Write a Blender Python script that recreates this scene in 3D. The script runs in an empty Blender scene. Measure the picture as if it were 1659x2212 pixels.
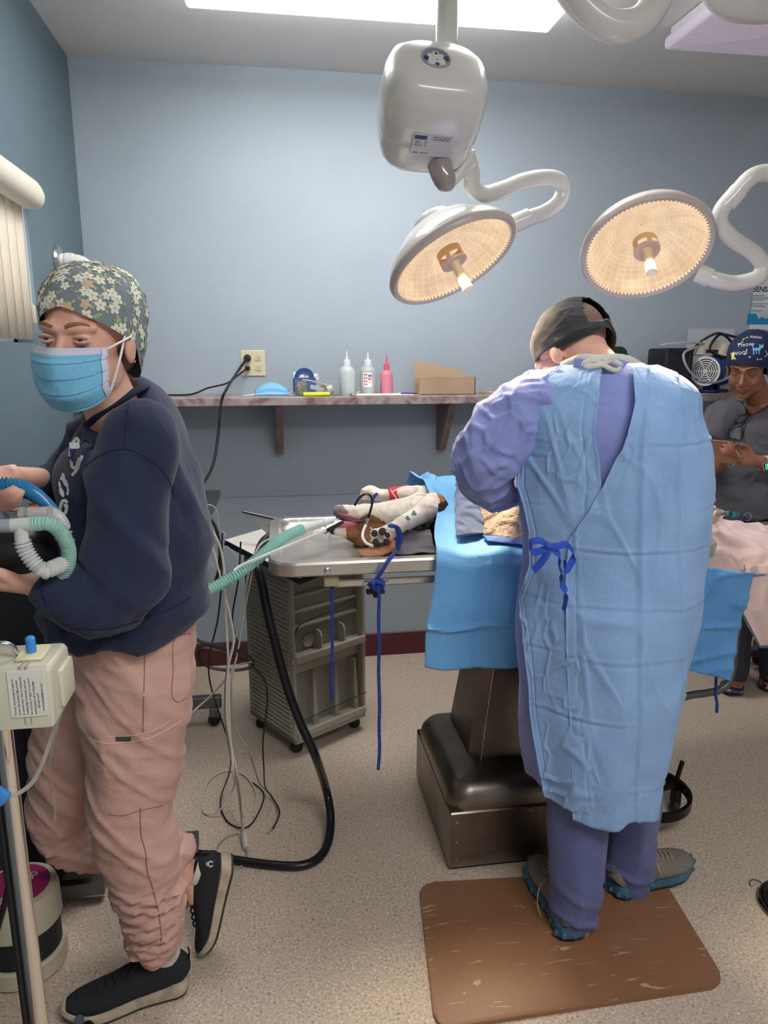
import bpy, bmesh, math, random
from mathutils import Vector, Matrix, noise
random.seed(7)
SC = bpy.context.scene
COL = SC.collection
# ------------------------------------------------------------------ camera
PITCH, YAW, FPX, HC = math.radians(12.3), math.radians(8.8), 1565.0, 1.5
cd = bpy.data.cameras.new('camera'); cam = bpy.data.objects.new('camera', cd); COL.objects.link(cam)
cam.location = (0, 0, HC); cam.rotation_euler = (math.pi/2 - PITCH, 0, -YAW)
cd.sensor_fit = 'HORIZONTAL'; cd.sensor_width = 36; cd.lens = FPX/1659*36; cd.clip_start = 0.02
SC.camera = cam
SC.view_settings.view_transform = 'Standard'; SC.view_settings.look = 'None'
SC.view_settings.gamma = 1; SC.view_settings.use_curve_mapping = False
SC.view_settings.exposure = 0.5
# ------------------------------------------------------------------ light levels
SKY = 5.0; FIX1 = 9.0; FIX2 = .14; FIX_FILL = 12.0; LAMP_W = 78; REFL = .62
w = bpy.data.worlds.new('world'); SC.world = w; w.use_nodes = True
w.node_tree.nodes['Background'].inputs[0].default_value = (0.85, 0.92, 1, 1)
w.node_tree.nodes['Background'].inputs[1].default_value = SKY
# ------------------------------------------------------------------ measuring: photograph direction + a chosen real distance -> point
_f = Vector((math.sin(YAW)*math.cos(PITCH), math.cos(YAW)*math.cos(PITCH), -math.sin(PITCH)))
_r = Vector((math.cos(YAW), -math.sin(YAW), 0)); _u = _r.cross(_f)
def ray(px, py): return _f + _r*((px-829.5)/FPX) - _u*((py-1106)/FPX)
def Y(px, py, y): r = ray(px, py); return Vector((0, 0, HC)) + r*(y/r.y)
def Z(px, py, z): r = ray(px, py); return Vector((0, 0, HC)) + r*((z-HC)/r.z)
def X(px, py, x): r = ray(px, py); return Vector((0, 0, HC)) + r*(x/r.x)
def pj(p):
    v = Vector(p)-Vector((0, 0, HC)); d = v.dot(_f); return 829.5+FPX*v.dot(_r)/d, 1106-FPX*v.dot(_u)/d
def mpp(p): return (Vector(p)-Vector((0, 0, HC))).dot(_f)/FPX      # metres per pixel at a point
# ------------------------------------------------------------------ materials
def lin(c):
    c = c/255.0
    return c/12.92 if c <= .04045 else ((c+.055)/1.055)**2.4
def rgb(c): return (lin(c[0]), lin(c[1]), lin(c[2]), 1)
class NT:
    def __init__(s, name):
        s.m = bpy.data.materials.new(name); s.m.use_nodes = True; s.n = s.m.node_tree.nodes; s.l = s.m.node_tree.links
        s.b = s.n['Principled BSDF']; s.tc = s.n.new('ShaderNodeTexCoord')
    def add(s, t, **k):
        n = s.n.new('ShaderNode'+t)
        for a, v in k.items():
            if a[0] == '_': n.inputs[a[1:].replace('_', ' ')].default_value = v
            else: setattr(n, a, v)
        return n
    def link(s, a, b): s.l.new(a, b)
    def coords(s, scale=(1, 1, 1), rot=(0, 0, 0)):
        m = s.add('Mapping'); m.inputs['Scale'].default_value = scale; m.inputs['Rotation'].default_value = rot
        s.link(s.tc.outputs['Object'], m.inputs['Vector']); return m.outputs[0]
    def ramp(s, fac, stops, interp='LINEAR'):
        r = s.add('ValToRGB'); r.color_ramp.interpolation = interp; e = r.color_ramp.elements
        e[0].position, e[0].color = stops[0][0], rgb(stops[0][1]); e[1].position, e[1].color = stops[-1][0], rgb(stops[-1][1])
        for p, c in stops[1:-1]: q = e.new(p); q.color = rgb(c)
        s.link(fac, r.inputs[0]); return r.outputs[0]
    def mix(s, fac, a, b, mode='MIX'):
        x = s.add('Mix', data_type='RGBA', blend_type=mode)
        for k, v in ((0, fac), (6, a), (7, b)):
            if isinstance(v, bpy.types.NodeSocket): s.link(v, x.inputs[k])
            else: x.inputs[k].default_value = v if k == 0 else rgb(v)
        return x.outputs[2]
    def noise(s, scale, detail=2, vec=None, dist=0):
        n = s.add('TexNoise', _Scale=scale, _Detail=detail, _Distortion=dist); s.link(vec or s.tc.outputs['Object'], n.inputs['Vector']); return n.outputs[0]
    def voro(s, scale, feature='F1', vec=None, out='Distance'):
        n = s.add('TexVoronoi', feature=feature, _Scale=scale); s.link(vec or s.tc.outputs['Object'], n.inputs['Vector']); return n.outputs[out]
    def bump(s, h, strength=.3, dist=.01):
        b = s.add('Bump', _Strength=strength, _Distance=dist); s.link(h, b.inputs['Height'])
        if s.b.inputs['Normal'].is_linked: s.link(s.b.inputs['Normal'].links[0].from_socket, b.inputs['Normal'])
        s.link(b.outputs[0], s.b.inputs['Normal'])
    def col(s, c):
        if isinstance(c, bpy.types.NodeSocket): s.link(c, s.b.inputs['Base Color'])
        else: s.b.inputs['Base Color'].default_value = rgb(c)
_mc = {}
def M(name, c, rough=.5, metal=0, var=0, vs=6, bump=0, bs=80, bd=.002, sub=0, trans=0, alpha=1, emit=0, emitc=None, coat=0, sheen=0, ior=1.45):
    if name in _mc: return _mc[name]
    t = NT(name); b = t.b
    if var:
        n = t.noise(vs, 4); d = tuple(max(0, x-var) for x in c); l = tuple(min(255, x+var) for x in c)
        t.col(t.ramp(n, [(.3, d), (.7, l)]))
    else: t.col(c)
    b.inputs['Roughness'].default_value = rough; b.inputs['Metallic'].default_value = metal
    b.inputs['Alpha'].default_value = alpha; b.inputs['Transmission Weight'].default_value = trans
    b.inputs['Coat Weight'].default_value = coat; b.inputs['Sheen Weight'].default_value = sheen; b.inputs['IOR'].default_value = ior
    if sub: b.inputs['Subsurface Weight'].default_value = sub; b.inputs['Subsurface Radius'].default_value = (.012, .004, .002); b.inputs['Subsurface Scale'].default_value = 1
    if emit: b.inputs['Emission Color'].default_value = rgb(emitc or c); b.inputs['Emission Strength'].default_value = emit
    if bump: t.bump(t.noise(bs, 3), bump, bd)
    _mc[name] = t.m; return t.m
# ------------------------------------------------------------------ objects
def tag(o, label=None, cat=None, group=None, kind=None):
    for k, v in (('label', label), ('category', cat), ('group', group), ('kind', kind)):
        if v: o[k] = v
    return o
def thing(name, label, cat, loc=(0, 0, 0), group=None):
    o = bpy.data.objects.new(name, None); COL.objects.link(o); o.location = loc; o.empty_display_size = .05
    return tag(o, label, cat, group)
def obj(name, bm, mat, parent=None, smooth=True, angle=None):
    if isinstance(bm, bmesh.types.BMesh):
        me = bpy.data.meshes.new(name); bmesh.ops.recalc_face_normals(bm, faces=bm.faces[:]); bm.to_mesh(me); bm.free()
    else: me = bm; me.name = name
    for m in (mat if isinstance(mat, (list, tuple)) else [mat]):
        if m: me.materials.append(m)
    o = bpy.data.objects.new(name, me); COL.objects.link(o)
    for p in me.polygons: p.use_smooth = smooth
    if smooth: 
        try: me.set_sharp_from_angle(angle=math.radians(angle or 38))
        except Exception: pass
    if parent:
        o.parent = parent
        o.matrix_parent_inverse = world_of(parent).inverted()
    return o
def world_of(o):
    m = o.matrix_basis.copy()
    while o.parent:
        m = o.matrix_parent_inverse @ m; o = o.parent; m = o.matrix_basis @ m
    return m
def bm_new(): return bmesh.new()
def box(bm, lo, hi, bev=0, seg=2, mat=None, mi=0):
    vs = [bm.verts.new((x, y, z)) for x in (lo[0], hi[0]) for y in (lo[1], hi[1]) for z in (lo[2], hi[2])]
    fs = [bm.faces.new([vs[i] for i in q]) for q in ((0, 1, 3, 2), (4, 6, 7, 5), (0, 4, 5, 1), (2, 3, 7, 6), (0, 2, 6, 4), (1, 5, 7, 3))]
    for f in fs: f.material_index = mi
    if bev:
        es = list({e for f in fs for e in f.edges})
        r = bmesh.ops.bevel(bm, geom=es, offset=bev, segments=seg, affect='EDGES', profile=.5)
        vs = list({v for v in r['verts']} | {v for v in vs if v.is_valid})
    if mat is not None: bmesh.ops.transform(bm, matrix=mat, verts=[v for v in vs if v.is_valid])
    return vs
def prism(bm, pts, z0, z1, mat=None, bev=0, seg=3):
    """outline in xy extruded from z0 to z1"""
    a = [bm.verts.new((p[0], p[1], z0)) for p in pts]; b = [bm.verts.new((p[0], p[1], z1)) for p in pts]
    n = len(pts); bot = bm.faces.new(a[::-1]); top = bm.faces.new(b)
    for i in range(n): bm.faces.new((a[i], a[(i+1) % n], b[(i+1) % n], b[i]))
    vs = a+b
    if bev:
        r = bmesh.ops.bevel(bm, geom=list(top.edges)+list(bot.edges), offset=bev, segments=seg, affect='EDGES', profile=.5)
        vs = list(set(r['verts']) | {v for v in vs if v.is_valid})
    if mat is not None: bmesh.ops.transform(bm, matrix=mat, verts=vs)
    return vs
def rrect(x0, y0, x1, y1, r, n=6):
    o = []
    for cx, cy, a in ((x1-r, y1-r, 0), (x0+r, y1-r, 90), (x0+r, y0+r, 180), (x1-r, y0+r, 270)):
        for k in range(n+1):
            t = math.radians(a+90*k/n); o.append((cx+r*math.cos(t), cy+r*math.sin(t)))
    return o
def lathe(bm, prof, n=32, mat=None, cap=True):
    """prof: (r, z) list"""
    rings = []
    for r, z in prof:
        rings.append([bm.verts.new((max(r, 1e-5)*math.cos(2*math.pi*k/n), max(r, 1e-5)*math.sin(2*math.pi*k/n), z)) for k in range(n)])
    for a, b in zip(rings, rings[1:]):
        for k in range(n): bm.faces.new((a[k], a[(k+1) % n], b[(k+1) % n], b[k]))
    if cap:
        bm.faces.new(rings[0][::-1]); bm.faces.new(rings[-1])
    vs = [v for r in rings for v in r]
    if mat is not None: bmesh.ops.transform(bm, matrix=mat, verts=vs)
    return vs
def cr(pts, sub):
    """Catmull-Rom through tuples of any length"""
    P = [tuple(p) for p in pts]; n = len(P); out = []
    for i in range(n-1):
        p0, p1, p2, p3 = P[max(i-1, 0)], P[i], P[i+1], P[min(i+2, n-1)]
        for k in range(sub):
            t = k/sub
            out.append(tuple(.5*((2*b)+(-a+c)*t+(2*a-5*b+4*c-d)*t*t+(-a+3*b-3*c+d)*t**3) for a, b, c, d in zip(p0, p1, p2, p3)))
    out.append(P[-1]); return out
def tube(bm, pts, rad, n=10, sub=6, ref=None, e=1.0, cap=True, mod=None):
    """pts: 3-D points; rad: a number, or one per point, each r or (ra, rb) with rb measured towards ref"""
    k = len(pts)
    R = [rad]*k if isinstance(rad, (int, float)) or (isinstance(rad, tuple) and len(rad) == 2 and k != 2) else list(rad)
    R = [(r, r) if isinstance(r, (int, float)) else tuple(r) for r in R]
    Q = [tuple(p)+r for p, r in zip(pts, R)]
    if sub > 1: Q = cr(Q, sub)
    C = [Vector(q[:3]) for q in Q]; m = len(C); rings = []; A = None
    for i in range(m):
        T = (C[min(i+1, m-1)]-C[max(i-1, 0)])
        if T.length < 1e-9: T = Vector((0, 0, 1))
        T.normalize()
        if ref is not None:
            B = Vector(ref)-Vector(ref).dot(T)*T
            if B.length < .05: B = T.orthogonal()
            B.normalize(); A = T.cross(B)
        else:
            if A is None: A = T.orthogonal().normalized()
            A = (A-A.dot(T)*T)
            A = A.normalized() if A.length > 1e-6 else T.orthogonal().normalized()
            B = T.cross(A)
        f = mod(i, m) if mod else 1.0
        ring = []
        for j in range(n):
            t = 2*math.pi*j/n; c, s = math.cos(t), math.sin(t)
            if e != 1: c = math.copysign(abs(c)**e, c); s = math.copysign(abs(s)**e, s)
            ring.append(bm.verts.new(C[i]+A*(Q[i][3]*f*c)+B*(Q[i][4]*f*s)))
        rings.append(ring)
    for a, b in zip(rings, rings[1:]):
        for j in range(n): bm.faces.new((a[j], a[(j+1) % n], b[(j+1) % n], b[j]))
    if cap: bm.faces.new(rings[0][::-1]); bm.faces.new(rings[-1])
    return rings
def ellip(bm, c, r, rot=None, n=20):
    m = Matrix.Translation(Vector(c)) @ (rot or Matrix.Identity(4)) @ Matrix.Diagonal((r[0], r[1], r[2], 1))
    bmesh.ops.create_uvsphere(bm, u_segments=n, v_segments=n*2//3, radius=1, matrix=m)
def limb(bm, spec, n=20, sub=5, ref=(0, 1, 0), e=1.0, y=None):
    """spec rows: px, py, depth Y, half width in px, half depth in m"""
    P = [Y(a, b, d) for a, b, d, *_ in spec]
    R = [(s[3]*mpp(p), s[4]) for s, p in zip(spec, P)]
    return tube(bm, P, R, n=n, sub=sub, ref=ref, e=e)
def bake(name, bm, mat, parent=None, vox=.007, smooth=6, fn=None, fac=.5, keep=False):
    """merge the shapes in bm into one continuous skin, smooth it, and displace it along its normals by fn(co, normal)"""
    me = bpy.data.meshes.new(name); bmesh.ops.recalc_face_normals(bm, faces=bm.faces[:]); bm.to_mesh(me); bm.free()
    o = bpy.data.objects.new('tmp', me); COL.objects.link(o)
    r = o.modifiers.new('r', 'REMESH'); r.mode = 'VOXEL'; r.voxel_size = vox; r.use_smooth_shade = True
    if smooth: s = o.modifiers.new('s', 'SMOOTH'); s.factor = fac; s.iterations = smooth
    dg = bpy.context.evaluated_depsgraph_get(); dg.update()
    me2 = bpy.data.meshes.new_from_object(o.evaluated_get(dg))
    bpy.data.objects.remove(o); bpy.data.meshes.remove(me)
    if fn: displace(me2, fn)
    return obj(name, me2, mat, parent, angle=80)
def displace(me, fn):
    N = [v.normal.copy() for v in me.vertices]
    for v, nn in zip(me.vertices, N):
        d = fn(v.co, nn)
        v.co += d if isinstance(d, Vector) else nn*d
    me.update()
def ns(p, s, off=0): return noise.noise(Vector((p[0]*s[0]+off, p[1]*s[1]+off*.7, p[2]*s[2]-off)))
def ridge(p, s, off=0, w=.25):
    """narrow raised fold lines"""
    return max(0, 1-abs(ns(p, s, off))/w)
def crumple(p, s, off=0):
    d, _ = noise.voronoi(Vector((p[0]*s[0]+off, p[1]*s[1], p[2]*s[2]))); return d[1]-d[0]
def grid(bm, fn, nu, nv, closed=False, thick=0):
    V = [[bm.verts.new(fn(i/nu, j/nv)) for i in range(nu+(0 if closed else 1))] for j in range(nv+1)]
    m = len(V[0])
    for j in range(nv):
        for i in range(m if closed else m-1): bm.faces.new((V[j][i], V[j][(i+1) % m], V[j+1][(i+1) % m], V[j+1][i]))
    return V
def solid(o, t=.002, off=0):
    s = o.modifiers.new('thickness', 'SOLIDIFY'); s.thickness = t; s.offset = off; return o
def frame(o, x, z=None, y=None):
    """matrix with given origin and axes"""
    x = Vector(x).normalized()
    if z is not None: z = Vector(z); z = (z-z.dot(x)*x).normalized(); y = z.cross(x)
    else: y = Vector(y); y = (y-y.dot(x)*x).normalized(); z = x.cross(y)
    m = Matrix((x, y, z)).transposed().to_4x4(); m.translation = Vector(o); return m
def text(name, body, size, mtx, mat, parent, align='LEFT', ext=.0002, sp=1.0, bold=0):
    c = bpy.data.curves.new(name, 'FONT'); c.body = body; c.size = size; c.align_x = align; c.extrude = ext; c.space_line = sp; c.offset = bold
    c.resolution_u = 3
    o = bpy.data.objects.new('tmp', c); COL.objects.link(o)
    dg = bpy.context.evaluated_depsgraph_get(); dg.update()
    me = bpy.data.meshes.new_from_object(o.evaluated_get(dg)); bpy.data.objects.remove(o)
    me.transform(mtx); return obj(name, me, mat, parent, smooth=False)
def struct(name, bm, mat, parent=None, smooth=False):
    o = obj(name, bm, mat, parent, smooth=smooth)
    if not parent: o['kind'] = 'structure'
    return o
def cable(bm, pts, r, n=6, sub=8): return tube(bm, pts, r, n=n, sub=sub)
# ------------------------------------------------------------------ the room
WX, WY, CZ, RX, NY = -0.77, 3.42, 2.68, 3.2, -1.6
def wallmat(name, c):
    t = NT(name); n = t.noise(2.5, 3)
    t.col(t.ramp(n, [(.3, tuple(x-3 for x in c)), (.7, tuple(x+3 for x in c))])); t.b.inputs['Roughness'].default_value = .55
    t.bump(t.noise(160, 3), .12, .002); return t.m
wall_blue = wallmat('wall_paint_blue', (166, 177, 185)); wall_teal = wallmat('wall_left_teal_dark', (96, 113, 122))  # left wall coloured darker than the other walls
ceil_m = wallmat('ceiling_paint', (222, 219, 215))
ft = NT('speckled_vinyl')
c1 = ft.ramp(ft.noise(150, 2), [(.33, (84, 66, 52)), (.41, (188, 168, 148)), (.56, (204, 184, 164)), (.68, (240, 232, 220))])
c2 = ft.ramp(ft.voro(190, out='Color'), [(.0, (90, 74, 62)), (.18, (198, 178, 157)), (.8, (206, 188, 167)), (1, (238, 232, 220))])
ft.col(ft.mix(ft.noise(2.2, 2), ft.mix(.5, c1, c2), ft.mix(.45, c2, c1))); ft.b.inputs['Roughness'].default_value = .5
ft.bump(ft.noise(300, 2), .06, .001)
b = bm_new(); box(b, (WX-.1, NY, -.1), (RX, WY+.1, 0)); struct('floor', b, ft.m)
b = bm_new(); box(b, (WX-.1, NY, CZ), (RX, WY+.1, CZ+.1)); struct('ceiling', b, ceil_m)
b = bm_new(); box(b, (WX-.15, WY, 0), (RX, WY+.1, CZ)); struct('wall_back', b, wall_blue)
b = bm_new(); box(b, (RX, NY, 0), (RX+.1, WY+.1, CZ)); struct('wall_right', b, wall_blue)
b = bm_new(); box(b, (WX-.15, NY-.1, 0), (RX+.1, NY, CZ)); struct('wall_front', b, wall_blue)
# left wall with the window opening
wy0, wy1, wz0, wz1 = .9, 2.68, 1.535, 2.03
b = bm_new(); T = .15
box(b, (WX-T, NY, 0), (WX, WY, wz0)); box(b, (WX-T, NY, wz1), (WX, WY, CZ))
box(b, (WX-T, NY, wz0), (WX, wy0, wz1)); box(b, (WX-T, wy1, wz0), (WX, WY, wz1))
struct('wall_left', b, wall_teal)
# skirting
mar = M('maroon_vinyl_base', (92, 40, 46), .5)
for nm, lo, hi in (('baseboard_back', (WX, WY-.008, 0), (RX, WY, .12)), ('baseboard_left', (WX, NY, 0), (WX+.008, WY-.008, .12)), ('baseboard_right', (RX-.008, NY, 0), (RX, WY-.008, .12))):
    b = bm_new(); box(b, lo, hi, .003, 1); struct(nm, b, mar)
# faint line where wall panels meet under the shelf
b = bm_new(); box(b, (WX, WY-.0012, .838), (RX, WY, .8405)); struct('trim_1', b, M('wall_seam', (120, 134, 144), .7))
# window
white = M('white_vinyl', (225, 228, 228), .4)
win = thing('window_1', None, None, (WX-.09, wy1, wz0)); win['kind'] = 'structure'
b = bm_new()
for lo, hi in (((WX-.12, wy0, wz0), (WX-.07, wy1, wz0+.04)), ((WX-.12, wy0, wz1-.04), (WX-.07, wy1, wz1)), ((WX-.12, wy1-.04, wz0), (WX-.07, wy1, wz1)), ((WX-.12, wy0, wz0), (WX-.07, wy0+.04, wz1)), ((WX-.115, 1.8, wz0), (WX-.075, 1.84, wz1))): box(b, lo, hi, .004, 1)
obj('window_frame', b, white, win, smooth=False)
b = bm_new(); box(b, (WX-.1, wy0+.03, wz0+.03), (WX-.095, wy1-.03, wz1-.03)); obj('glass_pane', b, M('window_glass', (240, 245, 250), .02, trans=1, ior=1.1), win, smooth=False)
# vertical blind
vb = thing('vertical_blind', 'cream vertical blind with curved valance over the left wall window', 'blind', (WX-.02, wy1, wz0))
st = NT('blind_slat'); wv = st.add('TexWave', _Scale=60, _Distortion=.2); wv.bands_direction = 'Y'; st.link(st.tc.outputs['Object'], wv.inputs[0])
st.col((226, 218, 204)); st.bump(wv.outputs[0], .5, .002); st.b.inputs['Roughness'].default_value = .6; st.b.inputs['Transmission Weight'].default_value = .0
tr = st.add('BsdfTranslucent'); tr.inputs[0].default_value = rgb((236, 222, 196)); ms = st.add('MixShader', _Fac=.3)
st.link(st.b.outputs[0], ms.inputs[1]); st.link(tr.outputs[0], ms.inputs[2]); st.link(ms.outputs[0], st.n['Material Output'].inputs[0])
k = 0; y = wy1-.085
while y > wy0+.05:
    b = bm_new()
    def slat(u, v, y=y):
        a = math.radians(18); s = (u-.5)*.1
        return (WX-.02+s*math.sin(a)+.006*math.cos(math.pi*(u-.5)), y+s*math.cos(a), wz0+.012+v*(wz1-wz0-.05))
    grid(b, slat, 8, 2); o = obj('slat', b, st.m, vb); solid(o, .0012)
    y -= .078; k += 1
b = bm_new()
pr = [(0, 0), (.045, .0), (.062, .03), (.066, .065), (.058, .1), (.045, .13), (.0, .135)]
pr = [(p[0]*.95, p[1]*.64) for p in pr]
m = Matrix(((1, 0, 0, WX+.002), (0, 0, 1, 0), (0, 1, 0, 1.962), (0, 0, 0, 1)))
prism(b, pr, .75, 2.665, mat=m); obj('valance', b, M('cream_valance', (216, 208, 192), .5, bump=.1, bs=200), vb, angle=50)
b = bm_new()
cable(b, [(WX-.004, wy1-.03, 2.0), (WX-.004, wy1-.025, 1.8), (WX-.004, wy1-.03, 1.64)], .0015)
obj('pull_cord', b, M('cord_tan', (190, 170, 150), .7), vb)
b = bm_new(); box(b, (WX-.012, wy1-.042, 1.6), (WX+.004, wy1-.02, 1.66), .003); obj('cord_tassel', b, M('tassel', (205, 190, 168), .5), vb)
# ceiling fixtures
def fixture(x0, y0, x1, y1, e, c, label, tint=(255, 255, 255)):
    f = thing('ceiling_light', label, 'ceiling light', ((x0+x1)/2, (y0+y1)/2, CZ))
    b = bm_new(); box(b, (x0, y0, CZ-.055), (x1, y1, CZ-.002), .004, 1); 
    obj('housing', b, M('fixture_metal', (225, 225, 222), .4), f, smooth=False)
    b = bm_new(); prism(b, rrect(x0-.012, y0-.02, x1+.012, y1+.02, .012, 3), CZ-.075, CZ-.03, bev=.015, seg=3)
    obj('diffuser', b, M('diffuser_'+str(int(e*10)), tint, .4, emit=e), f)
fixture(-.22, 2.13, 1.0, 2.72, FIX1, None, 'bright fluorescent ceiling light above the grey ceiling mount of the exam lamp')
fixture(1.5, 2.2, 2.72, 2.79, FIX2, None, 'dim mauve-tinted ceiling light behind the curved white arms, upper right', (214, 200, 216))
fixture(.2, -.6, 1.45, 0.0, FIX_FILL, None, 'added unseen ceiling light giving fill from the near side of the room')  # unseen fixture added overhead as fill from the camera side
# ------------------------------------------------------------------ wall shelf and what stands on it
lt = NT('stone_laminate')
lt.col(lt.ramp(lt.noise(14, 6, dist=1.2), [(.3, (96, 84, 84)), (.45, (148, 124, 120)), (.55, (160, 146, 142)), (.7, (178, 160, 154))])); lt.b.inputs['Roughness'].default_value = .35
ST = 1.322
sh = thing('wall_shelf', 'long stone-look laminate shelf on the back wall', 'shelf', (.6, 3.42, 1.28))
SF = 3.1
b = bm_new(); box(b, (WX+.001, SF, ST-.034), (RX-.001, WY-.001, ST), .002, 1); obj('worktop', b, lt.m, sh, smooth=False)
lt2 = M('laminate_bracket', (128, 108, 106), .5, var=14, vs=20)
for xx in (-.76, .02, .785, 1.65, 2.5):
    b = bm_new(); prism(b, [(WY-.001, 1.05), (WY-.06, 1.05), (SF+.06, ST-.035), (WY-.001, ST-.035)], xx, xx+.032, mat=Matrix(((0, 0, 1, 0), (1, 0, 0, 0), (0, 1, 0, 0), (0, 0, 0, 1))))
    obj('bracket', b, lt2, sh, smooth=False)
def on(px, y): return Vector((Y(px, 845, y).x, y, ST))
# outlet
ou = thing('outlet_plate', 'almond double outlet plate with black plugs above the shelf', 'outlet', (-.074, WY, 1.46))
alm = M('almond_plastic', (214, 204, 170), .4)
x0, x1, z0, z1 = -.129, -.019, 1.402, 1.517
b = bm_new(); box(b, (x0, WY-.006, z0), (x1, WY, z1), .003); obj('plate', b, alm, ou, smooth=False)
for sx in (-.098, -.05):
    for sz in (1.482, 1.438):
        b = bm_new(); prism(b, rrect(-.015, -.012, .015, .012, .009, 4), 0, .003, mat=Matrix.Translation((sx, WY-.006, sz)) @ Matrix.Rotation(math.pi/2, 4, 'X'))
        so = obj('socket', b, M('socket_face', (205, 196, 162), .4), ou, smooth=False)
        b = bm_new()
        for dx in (-.005, .005): box(b, (sx+dx-.0008, WY-.0095, sz-.001), (sx+dx+.0008, WY-.009, sz+.006))
        lathe(b, [(.0022, 0), (.0022, .0006)], 10, Matrix.Translation((sx, WY-.0088, sz-.006)) @ Matrix.Rotation(math.pi/2, 4, 'X'))
        obj('slot', b, M('slot_dark', (40, 34, 28), .8), so, smooth=False)
blk = M('black_rubber', (22, 22, 24), .45); 
def lying(name, pts, r, mat, label, cat='cable', group=None, n=8, sub=8):
    b = bm_new(); cable(b, pts, r, n=n, sub=sub); o = obj(name, b, mat); return tag(o, label, cat, group)
pl = thing('power_cord', 'thick black power cord from upper outlet socket down behind the woman', 'cable', (-.098, 3.4, 1.482))
b = bm_new(); lathe(b, [(.016, 0), (.017, .012), (.012, .02), (.007, .034)], 16, Matrix.Translation((-.098, WY-.01, 1.482)) @ Matrix.Rotation(math.pi/2, 4, 'X')); obj('plug', b, blk, pl)
b = bm_new(); cable(b, [(-.098, WY-.04, 1.482), Y(515, 800, 3.33), Y(490, 840, 3.08), Y(478, 870, 3.06), Y(470, 950, 3.04), Y(458, 1010, 3.0), Y(430, 1055, 2.97), Y(395, 1080, 2.95)], .0058, n=8); obj('cord', b, blk, pl)
pl = thing('power_cord', 'thin black power cord from lower outlet socket lying along the shelf', 'cable', (-.098, 3.4, 1.438))
b = bm_new(); box(b, (-.108, WY-.034, 1.428), (-.088, WY-.0095, 1.447), .004); obj('plug', b, blk, pl)
b = bm_new(); cable(b, [(-.1, WY-.034, 1.438), Y(515, 810, 3.36), Y(490, 828, 3.33), Y(450, 838, 3.3), (-.35, 3.3, ST+.005), (-.5, 3.3, ST+.005), (-.66, 3.34, ST+.005)], .004); obj('cord', b, blk, pl)
# folded mask
p = on(587, 3.28)
fm = thing('face_mask', 'blue surgical mask lying folded on the shelf beside the wire-clear tray', 'mask', p)
mkb = M('mask_blue', (128, 190, 224), .8, bump=.3, bs=300)
b = bm_new()
def fmk(u, v):
    x = (u-.5)*.15; h = .002+.052*v*(math.sin(math.pi*min(1, max(0, u*.9+.05))))**.7
    return (p.x+x, p.y-.03+.075*v+.01*math.sin(v*9), p.z+.002+h+.002*math.sin(v*18))
grid(b, fmk, 18, 16); o = obj('pleated_panel', b, mkb, fm); solid(o, .0015)
b = bm_new()
cable(b, [p+Vector((-.075, -.03, .004)), p+Vector((-.11, -.045, .003)), p+Vector((-.125, -.035, .003)), p+Vector((-.1, -.025, .003)), p+Vector((-.073, -.01, .008))], .0016)
cable(b, [p+Vector((.075, -.03, .004)), p+Vector((.092, -.045, .003)), p+Vector((.1, -.02, .014)), p+Vector((.085, -.01, .014)), p+Vector((.073, -.01, .008))], .0016)
obj('ear_loop', b, M('elastic_white', (235, 236, 236), .7), fm)
# clear tray and contents
p = on(684, 3.25)
tw = .098
b = bm_new(); y0, y1 = p.y-.055, p.y+.06
clear = M('clear_plastic', (235, 240, 244), .05, trans=.9, ior=1.2, alpha=.55)
for lo, hi in (((-tw, y0, 0), (tw, y1, .003)), ((-tw, y0, 0), (tw, y0+.003, .068)), ((-tw, y1-.003, 0), (tw, y1, .068)), ((-tw, y0, 0), (-tw+.003, y1, .068)), ((tw-.003, y0, 0), (tw, y1, .068)), ((-tw-.004, y0-.004, .066), (tw+.004, y0+.003, .07)), ((-tw-.004, y1-.003, .066), (tw+.004, y1+.004, .07))):
    box(b, (p.x+lo[0], lo[1], ST+lo[2]), (p.x+hi[0], hi[1], ST+hi[2]))
tag(obj('clear_tray', b, clear, smooth=False), 'clear plastic tray of small supplies on the shelf', 'tray')
cd_ = thing('supply_caddy', 'navy blue caddy with round handle hole standing in the clear tray', 'caddy', (p.x-.05, p.y+.03, ST+.004))
b = bm_new()
out = [(-.048, 0), (.05, 0), (.05, .078), (.036, .085), (.024, .108), (0, .118), (-.024, .108), (-.036, .085), (-.048, .08)]
V = []
hole = [(.02*math.cos(t), .085+.017*math.sin(t)) for t in [math.pi*2*k/16 for k in range(16)]]
m = Matrix.Translation((p.x-.052, p.y+.028, ST+.004)) @ Matrix.Rotation(math.pi/2, 4, 'X')
oo = [(-.048, .0), (-.048, .078)]+[(.046*math.cos(t)*1.0, .078+.042*math.sin(t)) for t in [math.pi-math.pi*k/14 for k in range(15)]]+[(.05, .078), (.05, 0)]
ho = [(.024*math.cos(t), .078+.022*math.sin(t)) for t in [math.pi-math.pi*k/14 for k in range(15)]]
poly = [(-.048, 0), (-.048, .078)]+[(.044*math.cos(t), .078+.04*math.sin(t)) for t in [math.pi-math.pi*k/14 for k in range(15)]]+[(.05, .078), (.05, 0)]
box(b, (-.05, 0, 0), (.05, .072, .02), .003, 1, m)
for k in range(14):
    a0, a1 = math.pi-math.pi*k/14, math.pi-math.pi*(k+1)/14
    q = [(.025*math.cos(a0), .072+.022*math.sin(a0)), (.044*math.cos(a0), .07+.045*math.sin(a0)), (.044*math.cos(a1), .07+.045*math.sin(a1)), (.025*math.cos(a1), .072+.022*math.sin(a1))]
    prism(b, q, .004, .016, m)
obj('body', b, M('navy_plastic', (38, 74, 140), .4), cd_, smooth=False)
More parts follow.
